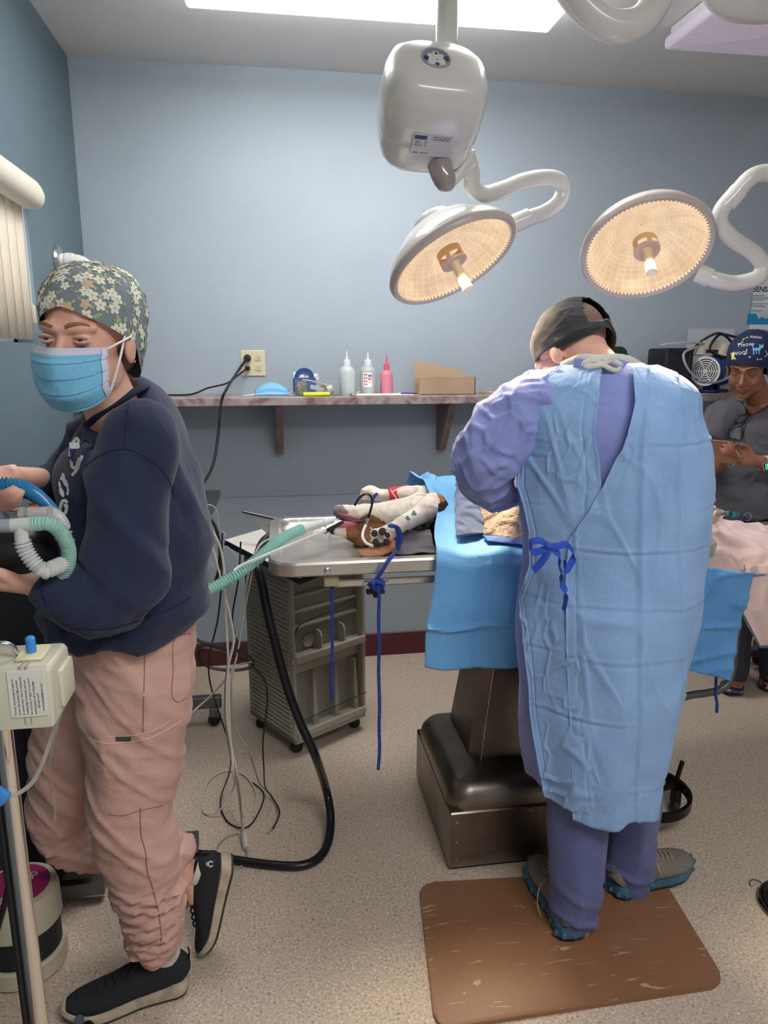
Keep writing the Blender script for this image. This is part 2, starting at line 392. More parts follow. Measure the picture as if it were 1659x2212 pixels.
def stuffobj(name, fnc, mat, label, cat, group=None, smooth=True):
    b = bm_new(); fnc(b); return tag(obj(name, b, mat, smooth=smooth), label, cat, group)
gz = M('gauze_white', (232, 230, 226), .9, bump=.6, bs=120, bd=.004)
for k, (dx, dy, dz, rx) in enumerate(((-.075, .036, .09, .02), (-.045, .045, .088, .022), (-.012, .04, .086, .016))):
    stuffobj('gauze_roll', lambda b: lathe(b, [(.003, -.024), (rx*.8, -.024), (rx, -.02), (rx, .02), (rx*.8, .024), (.003, .024)], 18, Matrix.Translation((p.x+dx, p.y+dy, ST+dz-.01)) @ Matrix.Rotation(math.radians(90), 4, 'Y') @ Matrix.Rotation(k*.4, 4, 'X')), gz, ['leftmost of the white gauze rolls behind the navy caddy', 'white gauze roll seen through the caddy handle', 'rightmost of the white gauze rolls behind the navy caddy'][k], 'gauze roll', 'gauze rolls behind the navy caddy')
stuffobj('supply_packet', lambda b: box(b, (-.02, -.002, -.03), (.022, .002, .026), .001, 1, Matrix.Translation((p.x-.068, p.y-.03, ST+.036))), M('patterned_packet', (126, 112, 76), .6, var=50, vs=90), 'brown and green patterned packet at the left end of the clear tray', 'packet', smooth=False)
stuffobj('tape_roll', lambda b: lathe(b, [(.008, -.012), (.019, -.012), (.019, .012), (.008, .012), (.008, -.012)], 20, Matrix.Translation((p.x+.06, p.y-.01, ST+.024)) @ Matrix.Rotation(1.2, 4, 'Y'), cap=False), M('tape_cream', (218, 208, 188), .6), 'cream roll of tape at the right of the clear tray', 'tape')
stuffobj('syringe_packet', lambda b: box(b, (-.03, -.003, -.008), (.03, .003, .01), .001, 1, Matrix.Translation((p.x, p.y-.025, ST+.03)) @ Matrix.Rotation(.25, 4, 'Y')), M('pale_blue_packet', (190, 202, 214), .4), 'pale blue wrapped packet in the middle of the clear tray', 'packet', smooth=False)
stuffobj('ink_bottle', lambda b: lathe(b, [(.001, 0), (.013, 0), (.013, .034), (.007, .04), (.007, .05), (.001, .05)], 16, Matrix.Translation((p.x+.03, p.y+.01, ST+.006))), M('amber_bottle', (170, 128, 84), .3), 'small amber bottle in the clear tray', 'bottle')
stuffobj('long_swab', lambda b: cable(b, [p+Vector((-.062, -.02, .068)), p+Vector((-.02, -.015, .062)), p+Vector((.07, 0, .038))], .003), M('swab_pale', (205, 190, 186), .5), 'pale long handled swab lying across the clear tray', 'swab')
q = on(684, 3.15)
hl = thing('highlighter', 'yellow highlighter pen lying in front of the clear tray', 'pen', q)
b = bm_new(); lathe(b, [(.004, 0), (.009, .002), (.0095, .08), (.0085, .082)], 14, Matrix.Translation((q.x-.058, q.y, ST+.0095)) @ Matrix.Rotation(math.pi/2, 4, 'Y')); obj('barrel', b, M('fluo_yellow', (226, 232, 30), .35), hl)
b = bm_new(); lathe(b, [(.0085, .082), (.0098, .084), (.0095, .112), (.006, .116)], 14, Matrix.Translation((q.x-.058, q.y, ST+.0095)) @ Matrix.Rotation(math.pi/2, 4, 'Y')); obj('cap', b, M('fluo_yellow_cap', (212, 220, 20), .35), hl)
# squeeze bottles
def bottle(px, y, r, h, hc, mat, matc, label, tip=.035):
    p = on(px, y); t = thing('squeeze_bottle', label, 'bottle', p, 'squeeze bottles on the shelf'); T = Matrix.Translation(p)
    b = bm_new(); lathe(b, [(.001, 0), (r*.93, 0), (r, .006), (r, h*.78), (r*.93, h*.86), (r*.72, h*.94), (r*.42, h), (r*.4, h+.004)], 28, T); obj('body', b, mat, t)
    b = bm_new(); lathe(b, [(r*.45, h), (r*.46, h+hc), (r*.3, h+hc+.003), (.0055, h+hc+.005), (.0035, h+hc+tip*.6), (.0022, h+hc+tip)], 20, T); obj('nozzle_cap', b, matc, t)
    return t, p
frost = M('frosted_plastic', (218, 224, 226), .35, trans=.25, sub=.2); frost2 = M('frosted_cap', (232, 236, 238), .35)
bottle(750, 3.27, .036, .128, .022, frost, frost2, 'plain frosted squeeze bottle, leftmost of three on the shelf', .04)
t, p2 = bottle(795, 3.28, .037, .128, .022, M('frosted_plastic_green', (196, 206, 200), .3, trans=.25), frost2, 'frosted squeeze bottle with a printed label between the other two', .035)
def curved(name, p, r, a0, a1, z0, z1, mat, parent):
    b = bm_new(); grid(b, lambda u, v: (p[0]+r*math.sin(a0+(a1-a0)*u), p[1]-r*math.cos(a0+(a1-a0)*u), z0+(z1-z0)*v), 10, 2); return obj(name, b, mat, parent)
lb = curved('label', p2, .0376, -.75, .35, ST+.035, ST+.098, M('paper_white', (236, 236, 232), .6), t)
for a, z, c in ((.0, ST+.084, (60, 70, 170)), (.2, ST+.084, (60, 70, 170)), (.0, ST+.07, (214, 50, 60)), (.2, ST+.07, (230, 160, 50)), (.1, ST+.056, (230, 190, 70))):
    curved('hazard_square', p2, .0379, a-.08, a+.08, z-.005, z+.005, M('ink_%d_%d_%d' % c, c, .6), lb)
for k in range(4): curved('warning_icon', p2, .0379, -.6, -.45, ST+.042+k*.014, ST+.05+k*.014, M('ink_red', (200, 70, 80), .6), lb); curved('warning_icon', p2, .0379, -.36, -.22, ST+.042+k*.014, ST+.05+k*.014, M('ink_red', (200, 70, 80), .6), lb)
bottle(835, 3.27, .029, .108, .026, M('pink_plastic', (226, 140, 158), .35, trans=.15), M('pink_cap', (226, 96, 124), .35), 'pink squeeze bottle with pink nozzle on the shelf', .042)
# clipboard with paper and a pen
p = on(832, 3.17)
cb = thing('clipboard', 'clipboard with white paper lying flat at the shelf edge', 'clipboard', p)
b = bm_new(); prism(b, rrect(p.x-.15, p.y-.05, p.x+.155, p.y+.08, .01), ST+.001, ST+.004); obj('board', b, M('hardboard', (176, 146, 112), .6), cb, smooth=False)
b = bm_new(); box(b, (p.x-.13, p.y-.047, ST+.004), (p.x+.12, p.y+.075, ST+.006)); obj('paper', b, M('paper_white', (236, 236, 232), .6), cb, smooth=False)
b = bm_new(); box(b, (p.x-.15, p.y-.02, ST+.005), (p.x-.125, p.y+.05, ST+.011), .002, 1); cable(b, [(p.x-.14, p.y-.02, ST+.01), (p.x-.12, p.y-.02, ST+.02), (p.x-.11, p.y, ST+.018), (p.x-.12, p.y+.03, ST+.01)], .0015); obj('clip', b, M('chrome', (210, 212, 214), .15, 1), cb)
pp = p+Vector((.105, -.02, .011))
pn = thing('purple_pen', 'purple pen lying on the clipboard paper', 'pen', pp)
b = bm_new(); cable(b, [pp+Vector((-.035, .02, 0)), pp+Vector((0, .012, 0)), pp+Vector((.035, .0, 0))], .0045, n=10); obj('barrel', b, M('purple_plastic', (92, 60, 150), .3), pn)
b = bm_new(); cable(b, [pp+Vector((-.036, .0205, .0)), pp+Vector((-.044, .022, 0))], .003, n=8); obj('tip', b, M('pen_grey', (180, 180, 186), .3), pn)
# cardboard file box
p = on(960, 3.25)
kr = M('kraft_card', (172, 146, 120), .8, var=6, vs=10, bump=.15, bs=60); kr2 = M('kraft_card_light', (190, 164, 136), .8, var=5)
fb = thing('folder_box', 'brown cardboard box of folders with a raised back flap on the shelf', 'box', p)
b = bm_new()
hw = .128; 
box(b, (p.x-hw, p.y-.06, ST+.001), (p.x+hw, p.y-.056, ST+.082), .001, 1)
box(b, (p.x-hw, p.y-.06, ST+.001), (p.x+hw, p.y+.06, ST+.004))
box(b, (p.x+hw-.004, p.y-.06, ST+.001), (p.x+hw, p.y+.06, ST+.075))
obj('box_body', b, kr, fb, smooth=False)
b = bm_new(); prism(b, [(-hw, 0), (hw, 0), (hw-.03, .105), (-hw, .15)], 0, .003, Matrix.Translation((p.x, p.y+.06, ST+.001)) @ Matrix.Rotation(math.pi/2, 4, 'X')); obj('back_flap', b, kr2, fb, smooth=False)
b = bm_new()
for k in range(7): box(b, (p.x-hw+.002, p.y-.05+k*.014, ST+.004), (p.x+hw-.01, p.y-.048+k*.014, ST+.078+.004*(k % 2)))
obj('folders', b, kr2, fb, smooth=False)
p = on(1068, 3.25)
for k, (sz, lab) in enumerate(((.05, 'lower flat kraft envelope on the shelf near the surgeon'), (.042, 'upper flat kraft envelope on the shelf near the surgeon'))):
    b = bm_new(); box(b, (-sz, -.06, 0), (sz, .05, .0035), 0, 1, Matrix.Translation((p.x+.005*k, p.y, ST+.001+.0045*k)) @ Matrix.Rotation(.35+.4*k, 4, 'Z')); tag(obj('kraft_envelope', b, kr2, smooth=False), lab, 'envelope', 'kraft envelopes on the shelf')
# dark green instrument case behind the surgeon's head
p = on(1255, 3.28)
gc = thing('sharps_dispenser', 'dark green rounded dispenser with white base behind the surgeon\'s head', 'dispenser', p)
b = bm_new(); prism(b, rrect(-.19, 0, .19, .2, .035), -.07, .07, Matrix.Translation((p.x, p.y, ST+.012)) @ Matrix.Rotation(math.pi/2, 4, 'X'), .012); obj('cover', b, M('dark_green_plastic', (30, 52, 44), .35), gc)
b = bm_new(); box(b, (p.x-.2, p.y-.08, ST+.001), (p.x+.2, p.y+.08, ST+.02), .005); obj('base', b, M('white_plastic', (226, 226, 224), .4), gc)
# speaker
p = on(1452, 3.2)
sp = thing('speaker', 'black speaker box on the shelf to the right of the surgeon', 'speaker', p)
b = bm_new(); box(b, (p.x-.075, p.y-.05, ST+.001), (p.x+.045, p.y+.12, ST+.205), .012, 3); obj('cabinet', b, M('black_plastic', (26, 28, 31), .5), sp)
b = bm_new(); box(b, (p.x+.045, p.y-.035, ST+.01), (p.x+.075, p.y+.11, ST+.195), .01, 3); obj('side_trim', b, M('black_plastic2', (34, 36, 40), .4), sp)
b = bm_new(); box(b, (p.x-.065, p.y-.054, ST+.012), (p.x+.036, p.y-.049, ST+.195), .003, 1); obj('grille', b, M('grille_cloth', (34, 37, 41), .9, bump=.6, bs=700), sp)
# vacuum pump
p = on(1535, 3.22)
vp = thing('vacuum_pump', 'blue motor pump with white fan grille on the shelf', 'pump', p)
R90y = Matrix.Rotation(math.pi/2, 4, 'Y')
ctr = Vector((p.x, p.y, ST+.1))
rz = Matrix.Rotation(math.radians(36), 4, 'Z')
T = Matrix.Translation(ctr) @ rz @ R90y
b = bm_new(); lathe(b, [(.02, -.075), (.066, -.075), (.07, -.068), (.07, -.03), (.067, -.028), (.067, .07), (.07, .075), (.07, .1), (.05, .11), (.01, .11)], 36, T)
for k in range(12): box(b, (-.0015, -.0015, -.02), (.0015, .072, .065), 0, 1, T @ Matrix.Rotation(k*math.pi/6, 4, 'Z') @ Matrix.Translation((0, 0, 0)))
obj('motor', b, M('motor_blue', (34, 62, 140), .35), vp)
b = bm_new(); lathe(b, [(.01, -.078), (.06, -.078), (.064, -.074)], 32, T); obj('fan_back', b, M('black_plastic', (26, 28, 31), .5), vp)
b = bm_new()
for r0 in (.01, .02, .03, .04, .05, .06, .0655):
    lathe(b, [(r0-.0026, -.086), (r0+.0026, -.086), (r0+.0026, -.082), (r0-.0026, -.082), (r0-.0026, -.086)], 36, T, cap=False)
for k in range(6): box(b, (-.002, .008, -.0868), (.002, .066, -.083), 0, 1, T @ Matrix.Rotation(k*math.pi/3, 4, 'Z'))
lathe(b, [(.001, -.087), (.012, -.087), (.012, -.082), (.001, -.082)], 20, T)
obj('fan_grille', b, M('white_plastic', (226, 226, 224), .4), vp, smooth=False)
b = bm_new(); box(b, (-.085, -.05, 0), (.09, .05, .012), .004, 1, Matrix.Translation((p.x, p.y, ST+.002)) @ rz); box(b, (-.05, -.02, 0), (-.02, .02, .05), .004, 1, Matrix.Translation((p.x, p.y, ST+.01)) @ rz); box(b, (.03, -.02, 0), (.06, .02, .05), .004, 1, Matrix.Translation((p.x, p.y, ST+.01)) @ rz); obj('foot_plate', b, M('motor_blue_foot', (30, 46, 96), .5), vp)
# rating label wrapped on the motor's front
b = bm_new(); TL = Matrix.Translation(ctr) @ rz
grid(b, lambda u, v: TL @ Vector((-.012+.075*u, -.0678*math.cos(-.45+v*.95-.1), .0678*math.sin(-.55+v*.95))), 2, 8); lab = obj('rating_label', b, M('label_silver', (196, 198, 200), .5), vp)
mt_ = frame(TL @ Vector((-.008, -.0695, .012)), TL.to_3x3() @ Vector((1, 0, 0)), y=(0, 0, 1))
text('label_print', 'EasyVac', .013, mt_, M('ink_black', (30, 30, 34), .6), lab, bold=.0003)
for k, ln in enumerate(('MODEL 1/4 HP', '115V 60Hz')):
    text('label_print', ln, .006, frame(TL @ Vector((-.008, -.07, .0-.009*k)), TL.to_3x3() @ Vector((1, 0, 0)), y=(0, 0, 1)), M('ink_black', (30, 30, 34), .6), lab)
# beige carton + cables over the pump
b = bm_new(); q = Vector((p.x-.01, p.y-.0, ST+.172))
TB = Matrix.Translation(q)
cr_ = thing('open_carton', 'beige open box resting on top of the blue pump', 'box', q)
for lo, hi in (((-.075, -.045, 0), (.075, .055, .003)), ((-.075, -.045, 0), (-.072, .055, .05)), ((.07, -.045, 0), (.075, .055, .055)), ((-.075, .052, 0), (.075, .055, .055)), ((-.08, -.05, .03), (.01, -.045, .068))): box(b, lo, hi, 0, 1, TB)
obj('carton_walls', b, M('beige_card', (206, 194, 176), .7), cr_, smooth=False)
b = bm_new(); box(b, (-.062, -.047, .01), (.0, -.0455, .026), 0, 1, TB); obj('printed_strip', b, M('carton_print', (60, 50, 52), .6), cr_, smooth=False)
lying('pump_cord', [p+Vector(v) for v in ((-.09, .06, .12), (-.1, .0, .21), (-.04, -.06, .27), (.03, -.05, .25), (.075, -.04, .2), (.05, -.06, .165), (-.02, -.075, .17), (-.07, -.07, .2), (-.02, -.05, .262), (.05, -.03, .262), (.11, -.02, .24), (.14, .03, .17), (.15, .08, .03))], .006, blk, 'black power cord coiled over the blue pump')
lying('air_hose', [Y(1425, 746, 3.15), Y(1450, 742, 3.12), Y(1495, 740, 3.1), Y(1520, 744, 3.12), Y(1480, 760, 3.08), Y(1480, 785, 3.05), Y(1500, 812, 3.05), Y(1530, 826, 3.05), Y(1560, 822, 3.08), Y(1585, 808, 3.12), Y(1600, 790, 3.2)], .0055, M('clear_hose', (206, 206, 222), .2, trans=.5, alpha=.8), 'clear bluish air hose looped in front of the blue pump', 'hose')
# wall papers + poster
def sheet(name, px0, py0, px1, py1, mat, label, cat='paper', y=WY-.003, parent=None):
    a, c = Y(px0, py1, y), Y(px1, py0, y); b = bm_new(); box(b, (a.x, y-.001, a.z), (c.x, y, c.z)); o = obj(name, b, mat, parent, smooth=False)
    if not parent: tag(o, label, cat)
    return o
wp = M('paper_white', (236, 236, 232), .6)
stuffobj('notice_card', lambda b: box(b, (-.12, -.002, 0), (.13, .002, .25), 0, 1, Matrix.Translation((2.16, WY-.02, ST+.05))), M('card_grey_white', (196, 200, 206), .6), 'large pale blank card on the wall behind the woman in dark scrubs', 'card', smooth=False)
po = sheet('glove_poster', 1618, 598, 1705, 712, M('poster_white', (222, 226, 230), .5), 'white and blue glove poster on the back wall at the right edge', 'poster', WY-.002)
bl = M('poster_blue', (30, 140, 196), .5)
a = Y(1613, 706, WY-.004); c = Y(1705, 678, WY-.004)
b = bm_new(); box(b, (a.x, WY-.0042, a.z+.012), (c.x, WY-.0032, c.z)); obj('blue_band', b, bl, po, smooth=False)
px_ = Y(1626, 630, WY-.004)
text('heading', 'SENSI-TOUCH', .036, frame(px_, (1, 0, 0), y=(0, 0, 1)), M('ink_black', (30, 30, 34), .6), po, bold=.0005)
b = bm_new()
a = Y(1624, 633, WY-.004)
for k in range(11):
    if k in (4, 8): continue
    box(b, (a.x, WY-.0042, a.z-.012-k*.0078), (a.x+.07+.025*((k*7) % 3), WY-.0033, a.z-.0095-k*.0078))
obj('small_print', b, M('ink_grey', (110, 116, 122), .6), po, smooth=False)
b = bm_new(); a = Y(1650, 684, WY-.006); tube(b, [a+Vector(v) for v in ((-.035, 0, .0), (-.01, 0, .012), (.02, 0, .004), (.02, 0, .045), (.035, 0, .06))], (.014, .002), ref=(0, 1, 0)); obj('glove_picture', b, M('glove_grey', (200, 204, 208), .5), po)
# ------------------------------------------------------------------ surgical lamps
enam = M('white_enamel', (206, 204, 198), .22, coat=.3)
enam_d = M('grey_enamel', (188, 188, 184), .18, coat=.4)
sl = thing('surgical_light', 'ceiling-mounted surgical light with boxy housing and curved arm', 'surgical light', (.42, 1.8, CZ))
pc = Y(925, 225, 1.8)
top = Y(964, 100, 1.86)
b = bm_new(); lathe(b, [(.026, 0), (.026, CZ-top.z)], 28, Matrix.Translation((top.x, 1.86, top.z-.0))); obj('ceiling_pole', b, enam_d, sl)
# housing: rounded barrel box, seen from below its front
hb = bm_new()
R = (Y(1038, 200, 1.8).x-Y(820, 200, 1.8).x)/2
cx = (Y(1038, 200, 1.8).x+Y(820, 200, 1.8).x)/2
def se(rx, ry, z, dx=0, dy=0, n=44, e=.62):
    o = []
    for k in range(n):
        t = 2*math.pi*k/n; c, s = math.cos(t), math.sin(t)
        o.append(Vector((cx+dx+rx*math.copysign(abs(c)**e, c), 1.83+dy+ry*math.copysign(abs(s)**e, s), z)))
    return o
zt, zb = Y(925, 150, 1.8).z, Y(925, 338, 1.8).z
prof = [(.3, zt+.045), (.72, zt+.042), (.9, zt+.026), (.98, zt-.004), (1.0, zt-.04), (1.0, zt-.1), (.985, zt-.102), (.97, zt-.106), (.95, zb+.05), (.88, zb+.018), (.78, zb+.002), (.5, zb-.006)]
TI = Matrix.Translation((cx, 1.83, (zt+zb)/2)) @ Matrix.Rotation(math.radians(53), 4, 'X') @ Matrix.Rotation(math.radians(3), 4, 'Y') @ Matrix.Translation((-cx, -1.83, -(zt+zb)/2))
rings = []
for s, z in prof: rings.append([hb.verts.new(TI @ v) for v in se(R*s, .098*s, z)])
for a, c in zip(rings, rings[1:]):
    for j in range(44): hb.faces.new((a[j], a[(j+1) % 44], c[(j+1) % 44], c[j]))
hb.faces.new(rings[0]); hb.faces.new(rings[-1][::-1])
# this housing is tipped so that its end cap with the round socket faces the viewer
hs = obj('housing', hb, enam, sl, angle=60)
# the round socket set in the upper front
def hp(u, v, w): return TI @ Vector((cx+u, 1.83-.094+w, zt-.02+v))
SM = TI @ Matrix.Translation((cx-.012, 1.838, zt+.0445))
b = bm_new(); lathe(b, [(.029, .0), (.0345, .0), (.0335, .0025), (.030, .0025), (.029, .0)], 30, SM, cap=False); so = obj('socket', b, M('socket_grey', (150, 152, 160), .4), hs)
b = bm_new(); lathe(b, [(.001, .0008), (.0295, .0008)], 30, SM, cap=False); obj('socket_floor', b, M('socket_grey2', (128, 130, 140), .5), so)
b = bm_new(); prism(b, rrect(-.02, -.024, .02, .012, .007), 0, .002, SM); prism(b, rrect(-.007, -.028, .007, .02, .003), 0, .0024, SM); obj('socket_insert', b, enam, so, smooth=False)
for u, v, r in ((-.023, -.004, .006), (.022, .0, .006), (.001, .013, .0035), (.0, -.023, .005), (.001, -.008, .0015)):
    b = bm_new(); lathe(b, [(r, .0), (r, .0034), (.001, .0034)], 14, SM @ Matrix.Translation((u, v, 0)), cap=False); obj('socket_pin', b, M('pin_navy', (44, 48, 88), .4), so)
LM = TI @ Matrix(((1, 0, 0, cx-.05), (0, 0, -1, 1.83-.0983), (0, 1, 0, (zt+zb)/2-.025), (0, 0, 0, 1)))
b = bm_new(); box(b, (0, 0, -.001), (.092, .055, .0006), 0, 1, LM); lb = obj('rating_label', b, M('label_pale', (188, 186, 188), .5), hs, smooth=False)
ink = M('label_ink', (74, 76, 96), .6)
b = bm_new(); box(b, (.003, .042, 0), (.032, .052, .0009), 0, 1, LM); obj('logo_block', b, M('label_navy', (58, 66, 110), .6), lb, smooth=False)
for k, (u, v, s, tx) in enumerate(((.045, .048, .0055, 'MEDICAL DEVICE'), (.045, .042, .0055, 'INDUSTRIES INC.'), (.006, .035, .0045, 'VOLTS       120'), (.006, .030, .0045, 'AMPS        1.3'), (.006, .025, .0045, 'FREQ HZ     60'), (.006, .006, .0045, 'SERIAL    20061002'))): text('label_print', tx, s, LM @ Matrix.Translation((u, v, .0008)), ink, lb)
# stub and joints under the housing
s0 = Y(955, 335, 1.83)
b = bm_new(); tube(b, [Y(945, 330, 1.83), Y(952, 365, 1.82), Y(962, 392, 1.815), Y(966, 408, 1.813), Y(967, 414, 1.812)], [.03, .029, .026, .018, .006], n=24, sub=4); obj('lower_knob', b, M('mauve_grey_enamel', (150, 138, 138), .15, coat=.5), sl)
b = bm_new(); tube(b, [Y(985, 330, 1.88), Y(1003, 345, 1.9), Y(1010, 352, 1.9)], [.026, .03, .024], n=24, sub=4); tube(b, [Y(975, 395, 1.87), Y(998, 362, 1.885), Y(1010, 345, 1.89)], [.012, .022, .024], n=20); obj('pivot_joint', b, enam, sl)
def lamphead(parent, c, axis, rad, spin=0):
    """axis: direction the light points"""
    ax = Vector(axis).normalized(); q = ax.to_track_quat('-Z', 'Y').to_matrix().to_4x4(); T = Matrix.Translation(c) @ q
    h = rad*.62
    b = bm_new(); lathe(b, [(rad, .0), (rad*1.01, .008), (rad*.985, .02), (rad*.93, .04), (rad*.82, h*.5), (rad*.62, h*.8), (rad*.4, h*.95), (rad*.3, h), (rad*.3, h+.022), (rad*.27, h+.027), (.001, h+.028)], 64, T, cap=False); hd = obj('lamp_shell', b, enam, parent, angle=50)
    b = bm_new(); lathe(b, [(rad*.9, -.002), (rad*.985, -.008), (rad*1.015, -.0), (rad*1.02, .01), (rad*1.0, .016), (rad*.9, .0)], 64, T, cap=False); obj('rim', b, M('rim_pinkgrey', (186, 174, 166), .3), hd, angle=60)
    # faceted reflector bowl
    t = NT('reflector_'+str(len(bpy.data.materials))); gr = t.add('TexGradient', gradient_type='RADIAL')
    t.link(t.tc.outputs['Object'], gr.inputs[0])
    t.b.inputs['Metallic'].default_value = .2; t.b.inputs['Roughness'].default_value = .35
    em = t.add('SeparateXYZ'); t.link(t.tc.outputs['Object'], em.inputs[0])
    def mth(op, a, bb=None):
        n = t.add('Math', operation=op)
        for i, v in enumerate((a, bb)):
            if v is None: continue
            if isinstance(v, (int, float)): n.inputs[i].default_value = v
            else: t.link(v, n.inputs[i])
        return n.outputs[0]
    x, yy = em.outputs[0], em.outputs[1]
    r = mth('SQRT', mth('ADD', mth('MULTIPLY', x, x), mth('MULTIPLY', yy, yy)))
    a = mth('ARCTAN2', yy, x)
    ga = mth('ABSOLUTE', mth('SINE', mth('MULTIPLY', a, 20))); grr = mth('ABSOLUTE', mth('SINE', mth('MULTIPLY', r, 3.1416/.0105)))
    g = mth('MULTIPLY', mth('MINIMUM', mth('MULTIPLY', ga, 3), 1), mth('MINIMUM', mth('MULTIPLY', grr, 3), 1))
    base = mth('ADD', mth('MULTIPLY', g, -.2), 1.0)
    nz = t.add('TexNoise', _Scale=22, _Detail=3); t.link(t.tc.outputs['Object'], nz.inputs[0])
    strg = mth('MULTIPLY', mth('MULTIPLY', base, mth('ADD', mth('MULTIPLY', nz.outputs[0], .7), .62)), REFL)
    t.col((120, 100, 76)); t.b.inputs['Emission Color'].default_value = rgb((255, 222, 184)); t.link(strg, t.b.inputs['Emission Strength'])
    b = bm_new(); lathe(b, [(rad*.93, .0), (rad*.88, .022), (rad*.74, .055), (rad*.5, .085), (rad*.2, .1), (.002, .102)], 64, None, cap=False)
    ro = obj('reflector', b, t.m, hd); ro.matrix_world = world_of(hd) @ T; ro.parent = hd; ro.matrix_parent_inverse = Matrix.Identity(4)
    b = bm_new()
    for k in range(90):
        an = 2*math.pi*k/90; box(b, (-.0026, -.003, -.004), (.0026, .003, .004), .001, 1, T @ Matrix.Rotation(an, 4, 'Z') @ Matrix.Translation((rad*.915, 0, .0)))
    obj('lens_beads', b, M('glass_bead', (248, 226, 188), .1, emit=.35, emitc=(255, 214, 160)), hd)
    b = bm_new(); lathe(b, [(rad*.19, .034), (rad*.19, .014)], 30, T, cap=False)
    for k in range(5): box(b, (-.006, -.002, .0), (.006, .003, .018), 0, 1, T @ Matrix.Rotation(2*math.pi*k/5, 4, 'Z') @ Matrix.Translation((0, rad*.18, -.002)))
    obj('bulb_cage', b, M('cage_amber', (206, 170, 124), .4), hd)
    b = bm_new(); lathe(b, [(.001, -.006), (rad*.2, -.006), (rad*.205, -.003), (rad*.19, .0), (.001, .0)], 36, T); obj('centre_disc', b, M('disc_pink', (206, 176, 164), .35), hd)
    b = bm_new(); lathe(b, [(.0165, -.006), (.013, -.012), (.012, -.055)], 20, T); hn = obj('handle', b, M('handle_cream', (226, 206, 162), .35), hd)
    b = bm_new(); lathe(b, [(.013, -.055), (.0145, -.058), (.0145, -.088), (.011, -.092), (.001, -.092)], 20, T); obj('handle_tip', b, M('handle_tip', (250, 236, 206), .3), hn)
    ld = bpy.data.lights.new('lamp_bulb', 'SPOT'); ld.energy = LAMP_W; ld.color = (1, .80, .55); ld.spot_size = math.radians(76); ld.spot_blend = .9; ld.shadow_soft_size = rad*.5
    lo = bpy.data.objects.new('lamp_bulb', ld); COL.objects.link(lo); lo.matrix_world = T @ Matrix.Translation((0, 0, -.012)); lo.parent = hd
    lo.matrix_parent_inverse = world_of(hd).inverted()
    return T
# left lamp
cL = Y(980, 565, 2.0)
radL = .183
nL = Vector((.36, -.42, -.83))
TL1 = lamphead(sl, cL, nL, radL)
def arm(parent, pts, r, name='arm_tube'):
    b = bm_new(); tube(b, pts, r, n=24, sub=10); return obj(name, b, enam, parent)
arm(sl, [Y(1008, 350, 1.9), Y(1018, 375, 1.92), Y(1020, 402, 1.94), Y(1045, 420, 1.96), Y(1090, 408, 1.98), Y(1130, 392, 2.0), Y(1175, 384, 2.02), Y(1207, 390, 2.03), Y(1216, 412, 2.04), Y(1205, 438, 2.04), Y(1178, 458, 2.03), Y(1140, 472, 2.02), Y(1110, 482, 2.02)], .0215)
arm(sl, [Y(1004, 330, 1.9), Y(1012, 362, 1.91)], .025, 'arm_collar')
arm(sl, [Y(1142, 470, 2.02), Y(1108, 484, 2.02)], .0245, 'arm_collar')
# right lamp on its own mount
s2 = thing('surgical_light', 'surgical light at the right on a long curved white arm', 'surgical light', (1.55, 1.85, CZ))
cR = Y(1397, 540, 2.0); radR = .178
lamphead(s2, cR, Vector((-.12, -.62, -.72)), radR)
arm(s2, [Y(1512, 592, 2.02), Y(1545, 605, 2.0), Y(1590, 612, 2.0), Y(1635, 600, 1.99), Y(1648, 575, 1.99), Y(1630, 548, 1.98), Y(1585, 518, 1.96), Y(1556, 485, 1.95), Y(1560, 452, 1.94), Y(1590, 418, 1.93), Y(1620, 385, 1.92), Y(1650, 374, 1.92), Y(1700, 374, 1.91), Y(1760, 330, 1.9), Y(1790, 250, 1.88)], .0225)
arm(s2, [Y(1596, 412, 1.93), Y(1569, 443, 1.94)], .0255, 'arm_collar')
arm(s2, [Y(1508, 590, 2.02), Y(1535, 602, 2.0)], .0265, 'arm_collar')
# the overhead arm that links both mounts near the ceiling
arm(s2, [Y(1790, 250, 1.88), Y(1800, 100, 1.87), Y(1780, 20, 1.86), Y(1700, 15, 1.8), Y(1635, 18, 1.75), Y(1580, 8, 1.72), Y(1545, -25, 1.7), Y(1530, -90, 1.7)], .032, 'upper_arm')
s3 = thing('overhead_boom', 'thick white U-bent overhead arm tube at the top of the room', 'lamp mount', (1.0, 1.7, CZ))
arm(s3, [Y(1180, -110, 1.72), Y(1222, -40, 1.72), Y(1262, 15, 1.72), Y(1305, 50, 1.72), Y(1345, 58, 1.72), Y(1385, 45, 1.72), Y(1415, 5, 1.72), Y(1432, -50, 1.72), Y(1440, -120, 1.72)], .034, 'bent_tube')
b = bm_new(); a = Y(1440, -120, 1.72); lathe(b, [(.06, CZ-.001), (.06, CZ-.03), (.035, CZ-.05), (.034, a.z)], 24, Matrix.Translation((a.x, a.y, 0))); obj('ceiling_mount', b, enam, s3)
b = bm_new(); a = Y(1180, -110, 1.72); lathe(b, [(.06, CZ-.001), (.06, CZ-.03), (.035, CZ-.05), (.034, a.z)], 24, Matrix.Translation((a.x, a.y, 0))); obj('ceiling_mount', b, enam, s3)
b = bm_new(); a = Y(1530, -90, 1.7); lathe(b, [(.06, CZ-.001), (.06, CZ-.03), (.035, CZ-.05), (.033, a.z)], 24, Matrix.Translation((a.x, a.y, 0))); obj('ceiling_mount', b, enam, s2)
